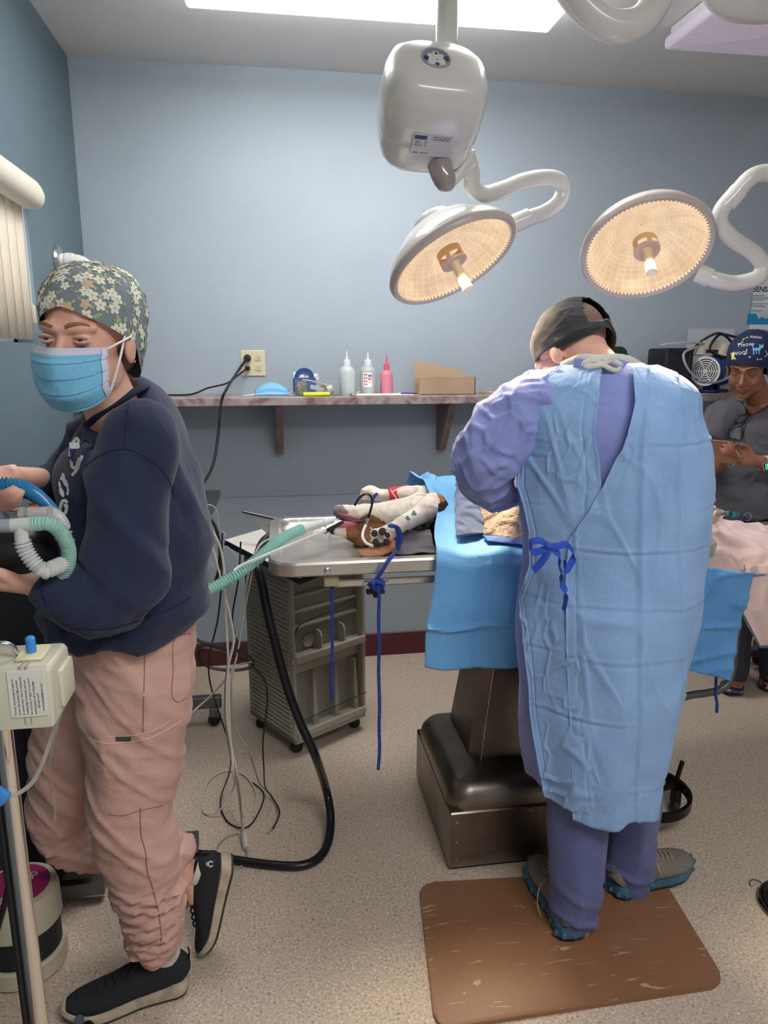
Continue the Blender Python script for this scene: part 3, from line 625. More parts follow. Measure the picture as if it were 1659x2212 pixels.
# pipe on the left wall
pp_ = thing('vent_pipe', 'white elbow vent pipe with chrome flange on the left wall', 'pipe', X(125, 565, WX))
b = bm_new(); f0 = X(125, 565, WX); lathe(b, [(.001, 0), (.06, 0), (.062, .004), (.055, .012), (.034, .016), (.03, .016)], 36, Matrix.Translation(f0) @ Matrix.Rotation(math.pi/2, 4, 'Y')); obj('flange', b, M('chrome', (210, 212, 214), .15, 1), pp_)
b = bm_new(); tube(b, [f0+Vector(v) for v in ((.01, 0, 0), (.05, 0, 0), (.085, 0, -.008), (.11, 0, -.035), (.118, 0, -.08), (.118, 0, -.3), (.118, 0, -.6))], .029, n=24, sub=6); obj('pipe', b, M('pvc_white', (224, 220, 214), .35), pp_)
b = bm_new()
tube(b, [f0+Vector(v) for v in ((.03, 0, 0), (.056, 0, -.001))], .033, n=24, sub=1); tube(b, [f0+Vector(v) for v in ((.1175, 0, -.06), (.118, 0, -.1))], .033, n=24, sub=1); obj('elbow_collar', b, M('pvc_white', (224, 220, 214), .35), pp_)
# ------------------------------------------------------------------ surgical table
steel = NT('brushed_steel'); wv = steel.noise(60, 4, steel.coords((1, 1, 14))); steel.col(steel.ramp(steel.noise(5, 5), [(.3, (196, 190, 184)), (.7, (218, 213, 206))]))
steel.b.inputs['Metallic'].default_value = .82; steel.b.inputs['Roughness'].default_value = .3; steel.bump(wv, .05, .002); steel = steel.m
steel_d = M('worn_steel', (136, 126, 116), .36, 1, var=16, vs=7, bump=.04, bs=30)
steel_b = M('steel_dull', (120, 122, 122), .42, .9, var=8, vs=7)
TZ = .975
tb = thing('surgical_table', 'stainless steel surgical table with raised rim and boxy pedestal', 'operating table', (.8, 2.08, 0))
def loops(bm, L):
    R = [[bm.verts.new((x, y, z)) for x, y in pts] for pts, z in L]
    for a, c in zip(R, R[1:]):
        n = len(a)
        for j in range(n): bm.faces.new((a[j], a[(j+1) % n], c[(j+1) % n], c[j]))
    bm.faces.new(R[0][::-1]); bm.faces.new(R[-1])
x0, y0, x1, y1 = -.02, 1.8, 1.26, 2.36
def rr(i, r=.075): return rrect(x0+i, y0+i, x1-i, y1-i, max(r-i, .012), 8)
b = bm_new(); loops(b, [(rr(.06), TZ-.03), (rr(.004), TZ-.038), (rr(0), TZ-.034), (rr(0), TZ-.006), (rr(.004), TZ), (rr(.03), TZ), (rr(.036), TZ-.005), (rr(.042), TZ-.02), (rr(.06), TZ-.024)])
obj('tabletop', b, steel, tb, angle=30)
# pedestal
b = bm_new(); box(b, (.476, 1.817, .012), (1.12, 2.313, .195), .004, 1); bx_ = obj('base_box', b, steel_d, tb, smooth=False)
b = bm_new(); box(b, (.49, 1.83, 0), (1.105, 2.3, .013)); obj('base_plinth', b, M('plinth_black', (20, 19, 18), .6), tb, smooth=False)
for z in (.04, .1, .165):
    b = bm_new(); lathe(b, [(.001, .002), (.004, .0018), (.0045, 0)], 10, Matrix.Translation((.497, 1.817, z)) @ Matrix.Rotation(math.pi/2, 4, 'X'), cap=False); obj('screw', b, M('chrome', (210, 212, 214), .15, 1), bx_)
for xx in (.72, .95):
    b = bm_new(); lathe(b, [(.001, .002), (.004, .0018), (.0045, 0)], 10, Matrix.Translation((xx, 1.817, .18)) @ Matrix.Rotation(math.pi/2, 4, 'X'), cap=False); obj('screw', b, M('chrome', (210, 212, 214), .15, 1), bx_)
def rq(i, r): return rrect(.478+i, 1.825+i, 1.115-i, 2.31-i, r, 8)
b = bm_new(); loops(b, [(rq(0, .06), .194), (rq(0, .06), .215), (rq(.006, .06), .24), (rq(.022, .055), .262), (rq(.045, .04), .272), (rq(.12, .02), .285)])
obj('base_cover', b, steel_d, tb, angle=35)
b = bm_new()
A = [b.verts.new(v) for v in ((.568, 2.22, .25), (.568, 1.975, .25), (.6, 1.945, .25), (1.03, 1.945, .25), (1.03, 2.22, .25))]
B = [b.verts.new(v) for v in ((.66, 2.15, .94), (.66, 2.035, .94), (.69, 2.01, .94), (.98, 2.01, .94), (.98, 2.15, .94))]
for j in range(5): b.faces.new((A[j], A[(j+1) % 5], B[(j+1) % 5], B[j]))
b.faces.new(A[::-1]); b.faces.new(B); obj('column', b, steel_d, tb, smooth=False)
b = bm_new(); tube(b, [(.6, 1.943, .262), (.69, 2.008, .935)], .004, n=6, sub=1); obj('column_trim', b, steel_d, tb)
# front rail, bracket and screw
zr = Y(800, 1258, 1.83).z
b = bm_new(); box(b, (Y(722, 1260, 1.83).x, 1.825, zr-.009), (1.22, 1.84, zr+.009), .003, 1); obj('accessory_rail', b, steel, tb, smooth=False)
b = bm_new(); a = Y(700, 1268, 1.822); c = Y(732, 1243, 1.822); box(b, (a.x, 1.82, a.z), (c.x, 1.85, c.z), .002, 1); obj('rail_bracket', b, M('aged_bracket', (172, 156, 124), .5), tb, smooth=False)
b = bm_new(); a = Y(707, 1233, 1.8); lathe(b, [(.009, 0), (.009, .003), (.006, .007), (.001, .008)], 18, Matrix.Translation(a+Vector((0, .001, 0))) @ Matrix.Rotation(math.pi/2, 4, 'X'), cap=False); obj('rim_screw', b, M('chrome', (210, 212, 214), .15, 1), tb)
cl = thing('rail_clamp', 'steel rod clamp with black knob on the table front rail', 'clamp', Y(812, 1262, 1.8))
b = bm_new(); a = Y(787, 1260, 1.81); c = Y(841, 1258, 1.8); tube(b, [a, c], .0062, n=14, sub=1); obj('rod', b, M('chrome', (210, 212, 214), .15, 1), cl)
b = bm_new(); a = Y(810, 1276, 1.805); box(b, (a.x-.024, 1.79, a.z-.006), (a.x+.025, 1.81, a.z+.006), .003); box(b, (a.x-.006, 1.792, a.z-.016), (a.x+.008, 1.808, a.z), .003); box(b, (a.x-.02, 1.797, a.z+.014), (a.x+.02, 1.812, a.z+.024), .003); obj('knob', b, M('black_plastic', (26, 28, 31), .5), cl)
# steel items on the bare end of the table are made with the dog
# ------------------------------------------------------------------ mat
t = NT('marbled_brown_mat'); v = t.coords((3, 22, 22), (0, 0, .12)); n = t.noise(2.6, 6, v, 1.5)
t.col(t.mix(t.ramp(n, [(.64, (0, 0, 0)), (.68, (255, 255, 255))]), t.ramp(t.noise(3, 3), [(.3, (136, 94, 64)), (.7, (144, 102, 72))]), (184, 152, 122))); t.b.inputs['Roughness'].default_value = .45; t.bump(t.noise(220, 3), .25, .001)
b = bm_new()
c4 = [Z(905, 1908, .008), Z(1420, 1880, .008), Z(1572, 2128, .008), Z(940, 2225, .008)]
cs = [Vector((c.x, c.y)) for c in c4]; o = []
for i in range(4):
    p, a, c = cs[i], (cs[i-1]-cs[i]).normalized(), (cs[(i+1) % 4]-cs[i]).normalized()
    for k in range(9):
        th = k/8; q = p+a*.05*(1-th)**2+c*.05*th**2; o.append((q.x, q.y))
prism(b, o[::-1], .0, .011, bev=.004, seg=2); tag(obj('floor_mat', b, t.m, angle=25), 'brown marbled anti-fatigue mat with rounded corners under the surgeon', 'mat')
# ------------------------------------------------------------------ storage cart under the table
beige = M('grey_beige_plastic', (166, 159, 145), .45, var=5, vs=4); beige_d = M('grey_beige_inner', (148, 142, 129), .5)
ct = thing('storage_cart', 'grey-beige rolling plastic cart with ribbed side and open bins', 'cart', (.05, 2.5, 0))
ang = math.atan2(.184, .289)
TC = Matrix.Translation((.051, 2.504, 0)) @ Matrix.Rotation(ang, 4, 'Z')   # local: x along the front, y into the cart
Wc, Dc, H0, H1 = .345, .33, .055, .73
b = bm_new()
t_ = .014
# shell: side, side, back, top, bottom with an open front
box(b, (0, .0, H0), (t_, Dc, H1), .006, 2, TC); box(b, (Wc-t_, .0, H0), (Wc, Dc, H1), .006, 2, TC); box(b, (t_, Dc-t_, H0), (Wc-t_, Dc, H1), 0, 1, TC)
box(b, (0, 0, H1-.02), (Wc, Dc, H1), .006, 2, TC); box(b, (0, 0, H0), (Wc, Dc, H0+.03), .006, 2, TC); obj('shell', b, beige, ct, smooth=False)
b = bm_new(); 
box(b, (t_, .05, H0+.03), (Wc-t_, .06, H1-.02), 0, 1, TC); obj('recessed_face', b, beige_d, ct, smooth=False)
b = bm_new()
for z in (.62, .56, .5): box(b, (t_, .034, z), (Wc-t_, .052, z+.012), .003, 1, TC)
obj('face_moulding', b, beige, ct, smooth=False)
# upper tray with curved lip and dividers
def tray(z, h, dv, nm):
    b = bm_new(); box(b, (t_, -.004, z), (Wc-t_, .05, z+.008), .002, 1, TC); box(b, (.006, -.012, z-.012), (Wc-.006, .0, z+.02), .006, 3, TC); o = obj(nm, b, beige, ct, smooth=False)
    for fx in dv:
        b = bm_new(); prism(b, [(.0, z+.006), (.0, z+h*.75), (.008, z+h*.95), (.02, z+h), (.05, z+h), (.05, z+.006)], fx*Wc-.0035, fx*Wc+.0035, TC @ Matrix(((0, 0, 1, 0), (1, 0, 0, 0), (0, 1, 0, 0), (0, 0, 0, 1))))
        obj('divider', b, beige, o, smooth=False)
    return o
tray(.395, .085, (.38, .7), 'upper_tray'); tray(H0+.035, .07, (), 'lower_tray')
b = bm_new()
for fx in (.3, .6, .88): prism(b, [(fx*Wc-.004, H0+.04), (fx*Wc+.02, H0+.04), (fx*Wc+.004, .32), (fx*Wc-.004, .32)], -.05, -.018, TC @ Matrix.Rotation(math.pi/2, 4, 'X'))
obj('lower_ribs', b, beige, ct, smooth=False)
b = bm_new(); box(b, (t_, .03, .325), (Wc-t_, .055, .375), .004, 1, TC); obj('mid_rail', b, beige, ct, smooth=False)
b = bm_new(); tube(b, [TC @ Vector(v) for v in ((.012, -.004, .15), (.18, -.006, .158), (.345, -.004, .165))], .0016, n=6, sub=3); obj('lower_elastic', b, M('black_elastic', (30, 28, 26), .7), ct)
b = bm_new(); tube(b, [TC @ Vector(v) for v in ((.03, .03, .45), (.035, .028, .5), (.07, .026, .525), (.2, .024, .54), (.28, .024, .56), (.31, .024, .555), (.315, .03, .52))], .0022, n=6); obj('wire_hook', b, M('black_elastic', (30, 28, 26), .7), ct)
b = bm_new(); lathe(b, [(.001, 0), (.02, .001), (.026, .006)], 12, TC @ Matrix.Translation((.1, .048, .44)) @ Matrix.Rotation(math.pi/2, 4, 'X'), cap=False); obj('boss', b, beige, ct)
# ribbed left side
b = bm_new(); n = 34
for k in range(n):
    z = H0+.03+(H1-H0-.06)*k/n; box(b, (-.006, .022, z), (.002, Dc-.03, z+(H1-H0-.06)/n*.62), .002, 1, TC)
obj('side_ribs', b, beige, ct, smooth=False)
b = bm_new(); box(b, (-.004, -.004, .36), (.012, .01, .4), .004, 2, TC); obj('latch', b, beige, ct)
for k, (u, v) in enumerate(((.03, .04), (Wc-.03, .04), (.03, Dc-.04), (Wc-.03, Dc-.04))):
    b = bm_new(); c = TC @ Vector((u, v, .024)); lathe(b, [(.001, -.009), (.02, -.009), (.024, -.005), (.024, .005), (.02, .009), (.001, .009)], 20, Matrix.Translation(c) @ Matrix.Rotation(math.pi/2, 4, 'X')); w_ = obj('caster', b, M('black_rubber', (22, 22, 24), .45), ct)
    b = bm_new(); box(b, (c.x-.014, c.y-.014, c.z), (c.x+.014, c.y+.014, H0+.002), .003, 1); obj('caster_fork', b, M('black_plastic', (26, 28, 31), .5), w_)
# ---- white laptop-like workstation shelf on the cart
ws = thing('work_shelf', 'white laminate shelf with black edge sticking out left of the table', 'shelf', TC @ Vector((.1, .1, .76)))
pA, pB, pC_ = Z(484, 1167, .82), Z(566, 1143, .82), Z(562, 1207, .82)
pD = pC_+(pB-pA)+(pC_-pA)*.9; pC2 = pC_+(pC_-pA)*.9
b = bm_new(); q = [pA, pC2, pC2+(pB-pA)*1.2, pA+(pB-pA)*1.2]; q = [(v.x, v.y) for v in q]
prism(b, q, .799, .82, bev=.002, seg=1); obj('edge_band', b, M('black_plastic', (26, 28, 31), .5), ws, smooth=False)
b = bm_new(); cxm = sum(v[0] for v in q)/4; cym = sum(v[1] for v in q)/4
prism(b, [(cxm+(v[0]-cxm)*.985, cym+(v[1]-cym)*.985) for v in q], .819, .8225); obj('white_surface', b, M('white_laminate', (214, 208, 198), .5), ws, smooth=False)
b = bm_new(); box(b, (.02, .06, H1), (.06, .1, .8), 0, 1, TC); box(b, (.0, .2, H1), (.04, .24, .8), 0, 1, TC); obj('support_post', b, M('black_plastic', (26, 28, 31), .5), ws, smooth=False)
lp = thing('open_screen', 'grey-backed flat screen tilted open beside the bare end of the table', 'laptop', Y(570, 1148, 2.45))
b = bm_new()
s = [Y(524, 1106, 2.62), Y(640, 1132, 2.5), Y(640, 1200, 2.5), Y(585, 1160, 2.56)]
th = Vector((.003, .008, .003))
vs = [b.verts.new(v) for v in s]+[b.verts.new(v+th) for v in s]
b.faces.new(vs[:4]); b.faces.new(vs[4:][::-1])
for j in range(4): b.faces.new((vs[j], vs[(j+1) % 4], vs[4+(j+1) % 4], vs[4+j]))
obj('lid', b, M('pale_grey_plastic', (172, 170, 164), .5), lp, smooth=False)
b = bm_new(); tube(b, [s[0], s[1]], .0035, n=8, sub=1); obj('lid_edge', b, M('dark_edge', (50, 50, 54), .3), lp)
# ------------------------------------------------------------------ steel side table behind the woman
sd = thing('side_table', 'stainless instrument table on casters behind the woman in the navy sweatshirt', 'table', (-.45, 2.95, 0))
cr1 = Y(476, 1058, 3.05)
ztp = cr1.z
b = bm_new()
q = [(cr1.x, 3.05), (-.6, 3.05), (-.6, 2.55), (Z(443, 1125, ztp).x, Z(443, 1125, ztp).y-.05)]
prism(b, q, ztp-.03, ztp, bev=.003, seg=1); obj('tabletop', b, steel_b, sd, smooth=False)
zf = .1
f1, f2 = Z(392, 1535, zf), Z(478, 1520, zf)
b = bm_new(); box(b, (-.62, f2.y-.0, zf-.02), (f2.x, f2.y+.035, zf+.03), .004, 1); obj('floor_rail', b, steel_b, sd, smooth=False)
for xx in (-.58, f2.x-.03):
    b = bm_new(); box(b, (xx-.012, f2.y+.004, zf+.02), (xx+.012, f2.y+.03, ztp-.03)); obj('leg', b, steel_b, sd, smooth=False) if xx < -.5 else b.free()
    b = bm_new(); lathe(b, [(.001, -.009), (.026, -.009), (.03, -.005), (.03, .005), (.026, .009), (.001, .009)], 20, Matrix.Translation((xx, f2.y+.01, .031)) @ Matrix.Rotation(math.pi/2, 4, 'X') @ Matrix.Rotation(.7, 4, 'Y')); w_ = obj('caster', b, M('black_rubber', (22, 22, 24), .45), sd)
    b = bm_new(); box(b, (xx-.018, f2.y-.012, .045), (xx+.018, f2.y+.03, zf-.015), .003, 1); obj('caster_fork', b, steel_b, w_, smooth=False)
# ------------------------------------------------------------------ drapes
def clothmat(name, c, rough=.85, var=5, weave=900, sheen=.1):
    t = NT(name); t.col(t.ramp(t.noise(9, 4), [(.3, tuple(max(0, x-var) for x in c)), (.7, tuple(min(255, x+var) for x in c))]))
    t.b.inputs['Roughness'].default_value = rough; t.b.inputs['Sheen Weight'].default_value = sheen
    t.bump(t.noise(34, 5, dist=1.2), .35, .006); t.bump(t.noise(weave, 2), .15, .0008); return t.m
drape_m = clothmat('drape_blue', (106, 168, 220), .75)
def sm(a, b_, x): x = max(0, min(1, (x-a)/(b_-a))); return x*x*(3-2*x)
dr = thing('surgical_drape', 'light blue disposable drape over the dog and the table front', 'drape', (.9, 2.0, TZ))
def drape(u, v):
    # u along the table, v from the back hem (0) to the front hem (1)
    x = .41+.74*u
    hump = 1.115-.03*math.sin(u*6)
    zf = .69-.03*u-.02*math.sin(u*9)+.055*sm(.42, .2, u)*sm(0, .1, u)*0
    x += .045*math.exp(-((v-.44)/.1)**2)*sm(.2, 0, u)
    prof = [(0, 2.40, .8), (.1, 2.385, .98), (.2, 2.33, hump), (.32, 2.2, hump+.012), (.42, 2.02, 1.07), (.52, 1.87, 1.005), (.58, 1.785, .985), (.62, 1.772, .95), (1, 1.762, zf)]
    for a, c in zip(prof, prof[1:]):
        if v <= c[0]:
            t = (v-a[0])/(c[0]-a[0]); yy = a[1]+(c[1]-a[1])*t; zz = a[2]+(c[2]-a[2])*t; break
    hang = sm(.6, .9, v)
    sx = -.03*hang*(1-u)*1.0*sm(.3, 0, u)
    yy -= .012*hang*math.sin(u*21+1)+.016*hang*ns((x, 0, zz), (9, 1, 2))
    cre = math.exp(-((v-.835-.008*math.sin(u*14))/.010)**2)*.013+math.exp(-((x-.56)/.006)**2)*.006*sm(.4, .6, v)+math.exp(-((x-.52)/.005)**2)*.004
    yy -= cre; zz += .014*ns((x, yy, 0), (7, 7, 1), 3)*(1-hang)
    left = sm(.12, 0, u)
    yy += left*(.04*sm(.35, .5, v)-.0)*(1-sm(.5, .62, v)); zz += left*.02*math.sin(v*14)*(1-hang)
    return Vector((x+sx+left*.05*math.exp(-((v-.28)/.14)**2), yy, zz))
b = bm_new(); grid(b, drape, 120, 110); o = obj('cloth', b, drape_m, dr, angle=60); solid(o, .0012)
# loose gathered peaks at the head end
b = bm_new()
def peak(u, v):
    p0, p1 = Y(878, 1048, 2.36), Y(1000, 1150, 2.05)
    tp = [Y(880, 1046, 2.36), Y(905, 1030, 2.36), Y(924, 1019, 2.35), Y(945, 1030, 2.34), Y(975, 1027, 2.33), Y(1010, 1030, 2.3)]
    bt = [Y(895, 1090, 2.34), Y(915, 1085, 2.3), Y(935, 1085, 2.26), Y(950, 1095, 2.2), Y(975, 1110, 2.1), Y(1010, 1120, 2.05)]
    k = min(4, int(u*5)); t = u*5-k
    a = tp[k].lerp(tp[k+1], t); c = bt[k].lerp(bt[k+1], t); q = a.lerp(c, v)
    return q+Vector((0, .0, .0))+Vector((.004, -.01, .004))*math.sin(u*38+v*5)*(.3+v)
grid(b, peak, 60, 24); o = obj('gathered_edge', b, drape_m, dr); solid(o, .0012)
# towels at the surgical site
twl = clothmat('grey_blue_towel', (92, 106, 136), .95, 8); 
def towel(name, mat, cor, label, bulge, seed, fuzzy=.004, n=50, th=.004):
    b = bm_new()
    def f(u, v):
        a = cor[0].lerp(cor[1], u); c = cor[3].lerp(cor[2], u); q = a.lerp(c, v)
        e = min(u, 1-u, v, 1-v)
        q = q+Vector((0, -.5, .8))*bulge*math.sin(math.pi*u)**.6*math.sin(math.pi*v)**.7
        q += Vector((0, -.006, .007)); q += Vector((.3, -.7, .5))*(.007*ns(q, (26, 26, 9), seed)+fuzzy*ridge(q, (14, 30, 22), seed, .3))
        return q
    grid(b, f, n, n); o = obj(name, b, mat, smooth=True, angle=70); solid(o, th, 1); return tag(o, label, 'towel')
towel('folded_towel', twl, [Y(984, 1035, 2.1), Y(1012, 1030, 2.1), Y(1046, 1158, 1.88), Y(982, 1166, 1.86)], 'grey-blue ribbed towel hanging beside the surgeon\'s left sleeve', .012, 4, .008)
tan = NT('tan_terry'); tan.col(tan.ramp(tan.noise(60, 5), [(.3, (132, 116, 100)), (.7, (182, 164, 142))])); tan.b.inputs['Roughness'].default_value = 1; tan.b.inputs['Sheen Weight'].default_value = .3; tan.bump(tan.noise(150, 4), 1, .01)
towel('terry_towel', tan.m, [Y(1035, 1040, 2.1), Y(1150, 1030, 2.05), Y(1150, 1180, 1.84), Y(1040, 1162, 1.88)], 'tan terry towel brightly lit at the surgical site', .016, 9, .012, 60)
towel('tucked_towel', M('denim_towel', (84, 112, 168), .9, bump=.5, bs=60), [Y(1040, 1163, 1.87), Y(1130, 1172, 1.84), Y(1150, 1186, 1.81), Y(1050, 1174, 1.835)], 'narrow dark blue towel edge tucked under the tan towel', .004, 12, .004, 30)
# ------------------------------------------------------------------ instrument stand, pink drape, blue drape at the right
ms_ = thing('instrument_stand', 'steel instrument stand with round wheeled base right of the surgeon', 'stand', (1.22, 1.95, 0))
rc = Vector((1.17, 1.965)); rad_ = .135
blks = M('blackened_steel', (44, 42, 42), .3, .8)
b = bm_new(); lathe(b, [(rad_-.006, .085), (rad_+.006, .085), (rad_+.006, .115), (rad_-.006, .115), (rad_-.006, .085)], 60, Matrix.Translation((rc.x, rc.y, 0)), cap=False); obj('ring_base', b, blks, ms_)
b = bm_new()
for a in (math.radians(10), math.radians(130), math.radians(250)):
    m = Matrix.Translation((rc.x, rc.y, .1)) @ Matrix.Rotation(a, 4, 'Z'); box(b, (0, -.01, -.006), (rad_, .01, .006), .002, 1, m)
tube(b, [(rc.x, rc.y, .09), (rc.x, rc.y, .2), (rc.x+.02, rc.y+.12, .3)], .011, n=12, sub=4); obj('spokes', b, blks, ms_)
for a in (10, 130, 250):
    c = Vector((rc.x+(rad_-.01)*math.cos(math.radians(a)), rc.y+(rad_-.01)*math.sin(math.radians(a)), .027))
    b = bm_new(); lathe(b, [(.001, -.01), (.022, -.01), (.027, -.005), (.027, .005), (.022, .01), (.001, .01)], 20, Matrix.Translation(c) @ Matrix.Rotation(math.pi/2, 4, 'X') @ Matrix.Rotation(a, 4, 'Y')); w_ = obj('caster', b, M('black_rubber', (22, 22, 24), .45), ms_)
    b = bm_new(); box(b, (c.x-.014, c.y-.014, .035), (c.x+.014, c.y+.014, .088), .003, 1); obj('caster_fork', b, blks, w_, smooth=False)
b = bm_new(); a, c = Y(1452, 1715, 2.05), Y(1474, 1645, 2.05); tube(b, [a, c], .008, n=8, sub=1); tube(b, [Y(1440, 1693, 2.03), Y(1462, 1695, 2.04)], .006, n=8, sub=1); obj('brake_lever', b, blks, ms_)
b = bm_new(); box(b, (1.42, 2.0, .86), (1.86, 2.42, .88), .004, 1); obj('tray', b, steel, ms_, smooth=False)
b = bm_new(); tube(b, [(1.26, 2.12, .27), (1.42, 2.2, .3), (1.6, 2.22, .32), (1.62, 2.22, .5), (1.62, 2.22, .87)], .014, n=12, sub=4); obj('upright', b, steel_b, ms_)
pinkm = clothmat('pink_drape', (214, 186, 180), .85, 5)
pk = thing('pink_drape', 'pale pink cotton drape with overlocked hem over the instrument stand', 'drape', (1.5, 2.2, .9))
def pink(u, v):
    x = 1.16+.75*u
    zt_ = 1.0-.42*(x-1.35)-.08*sm(.3, .0, u)
    prof = [(0, 2.46, .75), (.18, 2.43, zt_-.03), (.26, 2.38, zt_), (.5, 2.15, .955-.12*(x-1.35)), (.66, 1.98, .925-.06*(x-1.35)), (.72, 1.945, .905), (1, 1.925, .822-.0*u)]
    for a, c in zip(prof, prof[1:]):
        if v <= c[0]:
            t = (v-a[0])/(c[0]-a[0]); yy = a[1]+(c[1]-a[1])*t; zz = a[2]+(c[2]-a[2])*t; break
    p = Vector((x, yy, zz)); d = .026*ns(p, (6, 6, 6), 5)+.020*ridge(p, (7, 4, 5), 8, .22)+.014*ridge(Vector((p.x+p.z, p.y, p.z)), (14, 9, 9), 3, .2)+.005*ns(p, (25, 25, 25))
    return p+Vector((0, -.5, .8))*d
b = bm_new(); grid(b, pink, 90, 80); o = obj('cloth', b, pinkm, pk, angle=70); solid(o, .0015)
def tail(u, v):
    a = Y(1612, 1215, 1.93).lerp(Y(1760, 1215, 1.9), u); c = Y(1600, 1300, 1.9).lerp(Y(1700, 1300, 1.88), u) if v < .5 else None
    A0, A1, A2 = Y(1604, 1222, 1.93), Y(1598, 1320, 1.9), Y(1636, 1396, 1.9)
    e = A0.lerp(A1, v*2) if v < .5 else A1.lerp(A2, v*2-1)
    q = e+Vector((.3*u, -.02*u, 0)); q += Vector((0, -1, 0))*(.02*ns(q, (12, 1, 5), 4)+.012*math.sin(u*30+v*3)*.4)
    if v < .1: q.z += .02*u
    return q
b = bm_new(); grid(b, tail, 40, 40); o = obj('hanging_tail', b, pinkm, pk, angle=70); solid(o, .0015)
b = bm_new()
for A0, A1 in ((pink(0.0, 1), pink(.55, 1)), (tail(0, 0), tail(0, .5)), (tail(0, .5), tail(0, 1)), (tail(0, 1), tail(1, 1))):
    n = max(3, int((A1-A0).length/.0045))
    for k in range(n):
        q = A0.lerp(A1, (k+.5)/n); box(b, (-.0006, -.003, -.004), (.0006, .001, .004), 0, 1, Matrix.Translation(q+Vector((0, -.002, .003))))
obj('hem_stitching', b, M('stitch_grey', (120, 128, 150), .8), pk, smooth=False)
drape_d = clothmat('drape_blue_deep', (84, 142, 196), .8)
def bd(u, v):
    a = Y(1440, 1215, 1.775).lerp(Y(1626, 1235, 1.775), u)
    c1 = Y(1440, 1440, 1.76).lerp(Y(1575, 1468, 1.76), u)
    q = a.lerp(c1, v); q.y -= .02*ns(q, (8, 1, 4), 2)+.01*ridge(q, (4, 1, 16), 7, .2)+.006*ridge(q, (16, 1, 3), 1, .2); return q
b = bm_new(); grid(b, bd, 50, 50); o = tag(obj('table_drape', b, drape_d, angle=70), 'deep blue drape hanging below the pink drape right of the surgeon', 'drape'); solid(o, .0015)
bw = thing('steel_bowl', 'small stainless bowl on the pink drape at the surgeon\'s right', 'bowl', Y(1530, 1110, 2.05))
b = bm_new(); c = Y(1527, 1113, 2.05); lathe(b, [(.001, 0), (.03, .0), (.042, .012), (.05, .032), (.052, .034), (.05, .035), (.04, .014), (.028, .004), (.001, .004)], 40, Matrix.Translation(c-Vector((0, 0, .018))) @ Matrix.Rotation(.12, 4, 'X'), cap=False); obj('bowl_body', b, M('polished_steel', (206, 200, 186), .12, 1), bw)
stuffobj('gauze_packet', lambda b: box(b, (-.02, -.012, 0), (.014, .012, .006), .001, 1, Matrix.Translation(Y(1533, 1094, 2.08)+Vector((0, 0, 0))) @ Matrix.Rotation(.2, 4, 'Y')), M('packet_white', (228, 222, 216), .6), 'small white packet lying in the steel bowl', 'packet', smooth=False)
ft_ = thing('table_foot_frame', 'steel frame foot with caster behind the hanging pink drape tail', 'table frame', (2.3, 3.0, 0))
b = bm_new(); a, c = Y(1606, 1345, 2.7), Y(1580, 1455, 2.7); c = Y(1580, 1455, 3.0); tube(b, [Y(1625, 1300, 3.0), c], (.028, .014), n=10, sub=1); obj('slanted_leg', b, M('tan_metal', (112, 98, 84), .5), ft_)
b = bm_new(); a = Y(1612, 1408, 2.95); box(b, (a.x, 2.93, a.z-.02), (a.x+.6, 2.97, a.z+.02), .003, 1); obj('lower_bar', b, steel_b, ft_, smooth=False)
b = bm_new(); a = Z(1635, 1434, .0); lathe(b, [(.001, -.01), (.03, -.01), (.036, -.005), (.036, .005), (.03, .01), (.001, .01)], 24, Matrix.Translation((a.x, a.y-.01, .036)) @ Matrix.Rotation(math.pi/2, 4, 'X')); w_ = obj('caster', b, M('black_rubber', (22, 22, 24), .45), ft_)
b = bm_new(); box(b, (a.x-.015, a.y-.02, .04), (a.x+.02, a.y+.03, .12), .003, 1); obj('caster_fork', b, steel_b, w_, smooth=False)
# stool base at the right edge
so_ = thing('floor_disc', 'black round floor disc with chrome rim just inside the right edge', 'base', Z(1720, 1975, 0))
c = Z(1725, 1965, 0)
b = bm_new(); lathe(b, [(.001, .03), (.02, .03), (.03, .024), (.075, .02), (.09, .012), (.094, 0), (.001, 0)], 48, Matrix.Translation(c+Vector((0, 0, .012)))); obj('base_disc', b, M('glossy_black', (22, 22, 24), .2), so_)
b = bm_new(); lathe(b, [(.094, .004), (.102, .005), (.104, .012), (.1, .018), (.094, .018), (.094, .004)], 48, Matrix.Translation(c), cap=False); obj('chrome_ring', b, M('dark_chrome', (120, 118, 118), .15, 1), so_)
lying('loose_thread', [Z(x, y, .003) for x, y in ((1622, 1914), (1619, 1905), (1626, 1900), (1637, 1902), (1645, 1908))], .0012, M('dark_thread', (60, 52, 46), .8), 'tiny curled dark thread on the floor near the stool base', 'thread')
# ------------------------------------------------------------------ ropes
def ropemat(name, c):
    t = NT(name); v = t.voro(520); t.col(t.ramp(v, [(0, tuple(min(255, x+30) for x in c)), (.7, tuple(int(x*.55) for x in c))])); t.b.inputs['Roughness'].default_value = .7; t.bump(v, .8, .002); return t.m
ropeb = ropemat('blue_rope', (36, 80, 214))
rp = thing('paw_rope', 'blue braided rope from the dog\'s front paw knotted on the rail clamp, hanging down', 'rope', Y(820, 1260, 1.79))
b = bm_new(); tube(b, [Y(852, 1195, 1.79), Y(838, 1212, 1.775), Y(826, 1232, 1.775), Y(812, 1252, 1.785)], .0052, n=8); obj('taut_length', b, ropeb, rp)
b = bm_new()
tube(b, [Y(x, y, d) for x, y, d in ((812, 1252, 1.785), (800, 1260, 1.78), (803, 1270, 1.79), (820, 1268, 1.775), (829, 1258, 1.78), (818, 1252, 1.79), (806, 1262, 1.77), (812, 1276, 1.78), (828, 1264, 1.765), (812, 1256, 1.77))], .0048, n=8, sub=6); obj('knot', b, ropeb, rp)
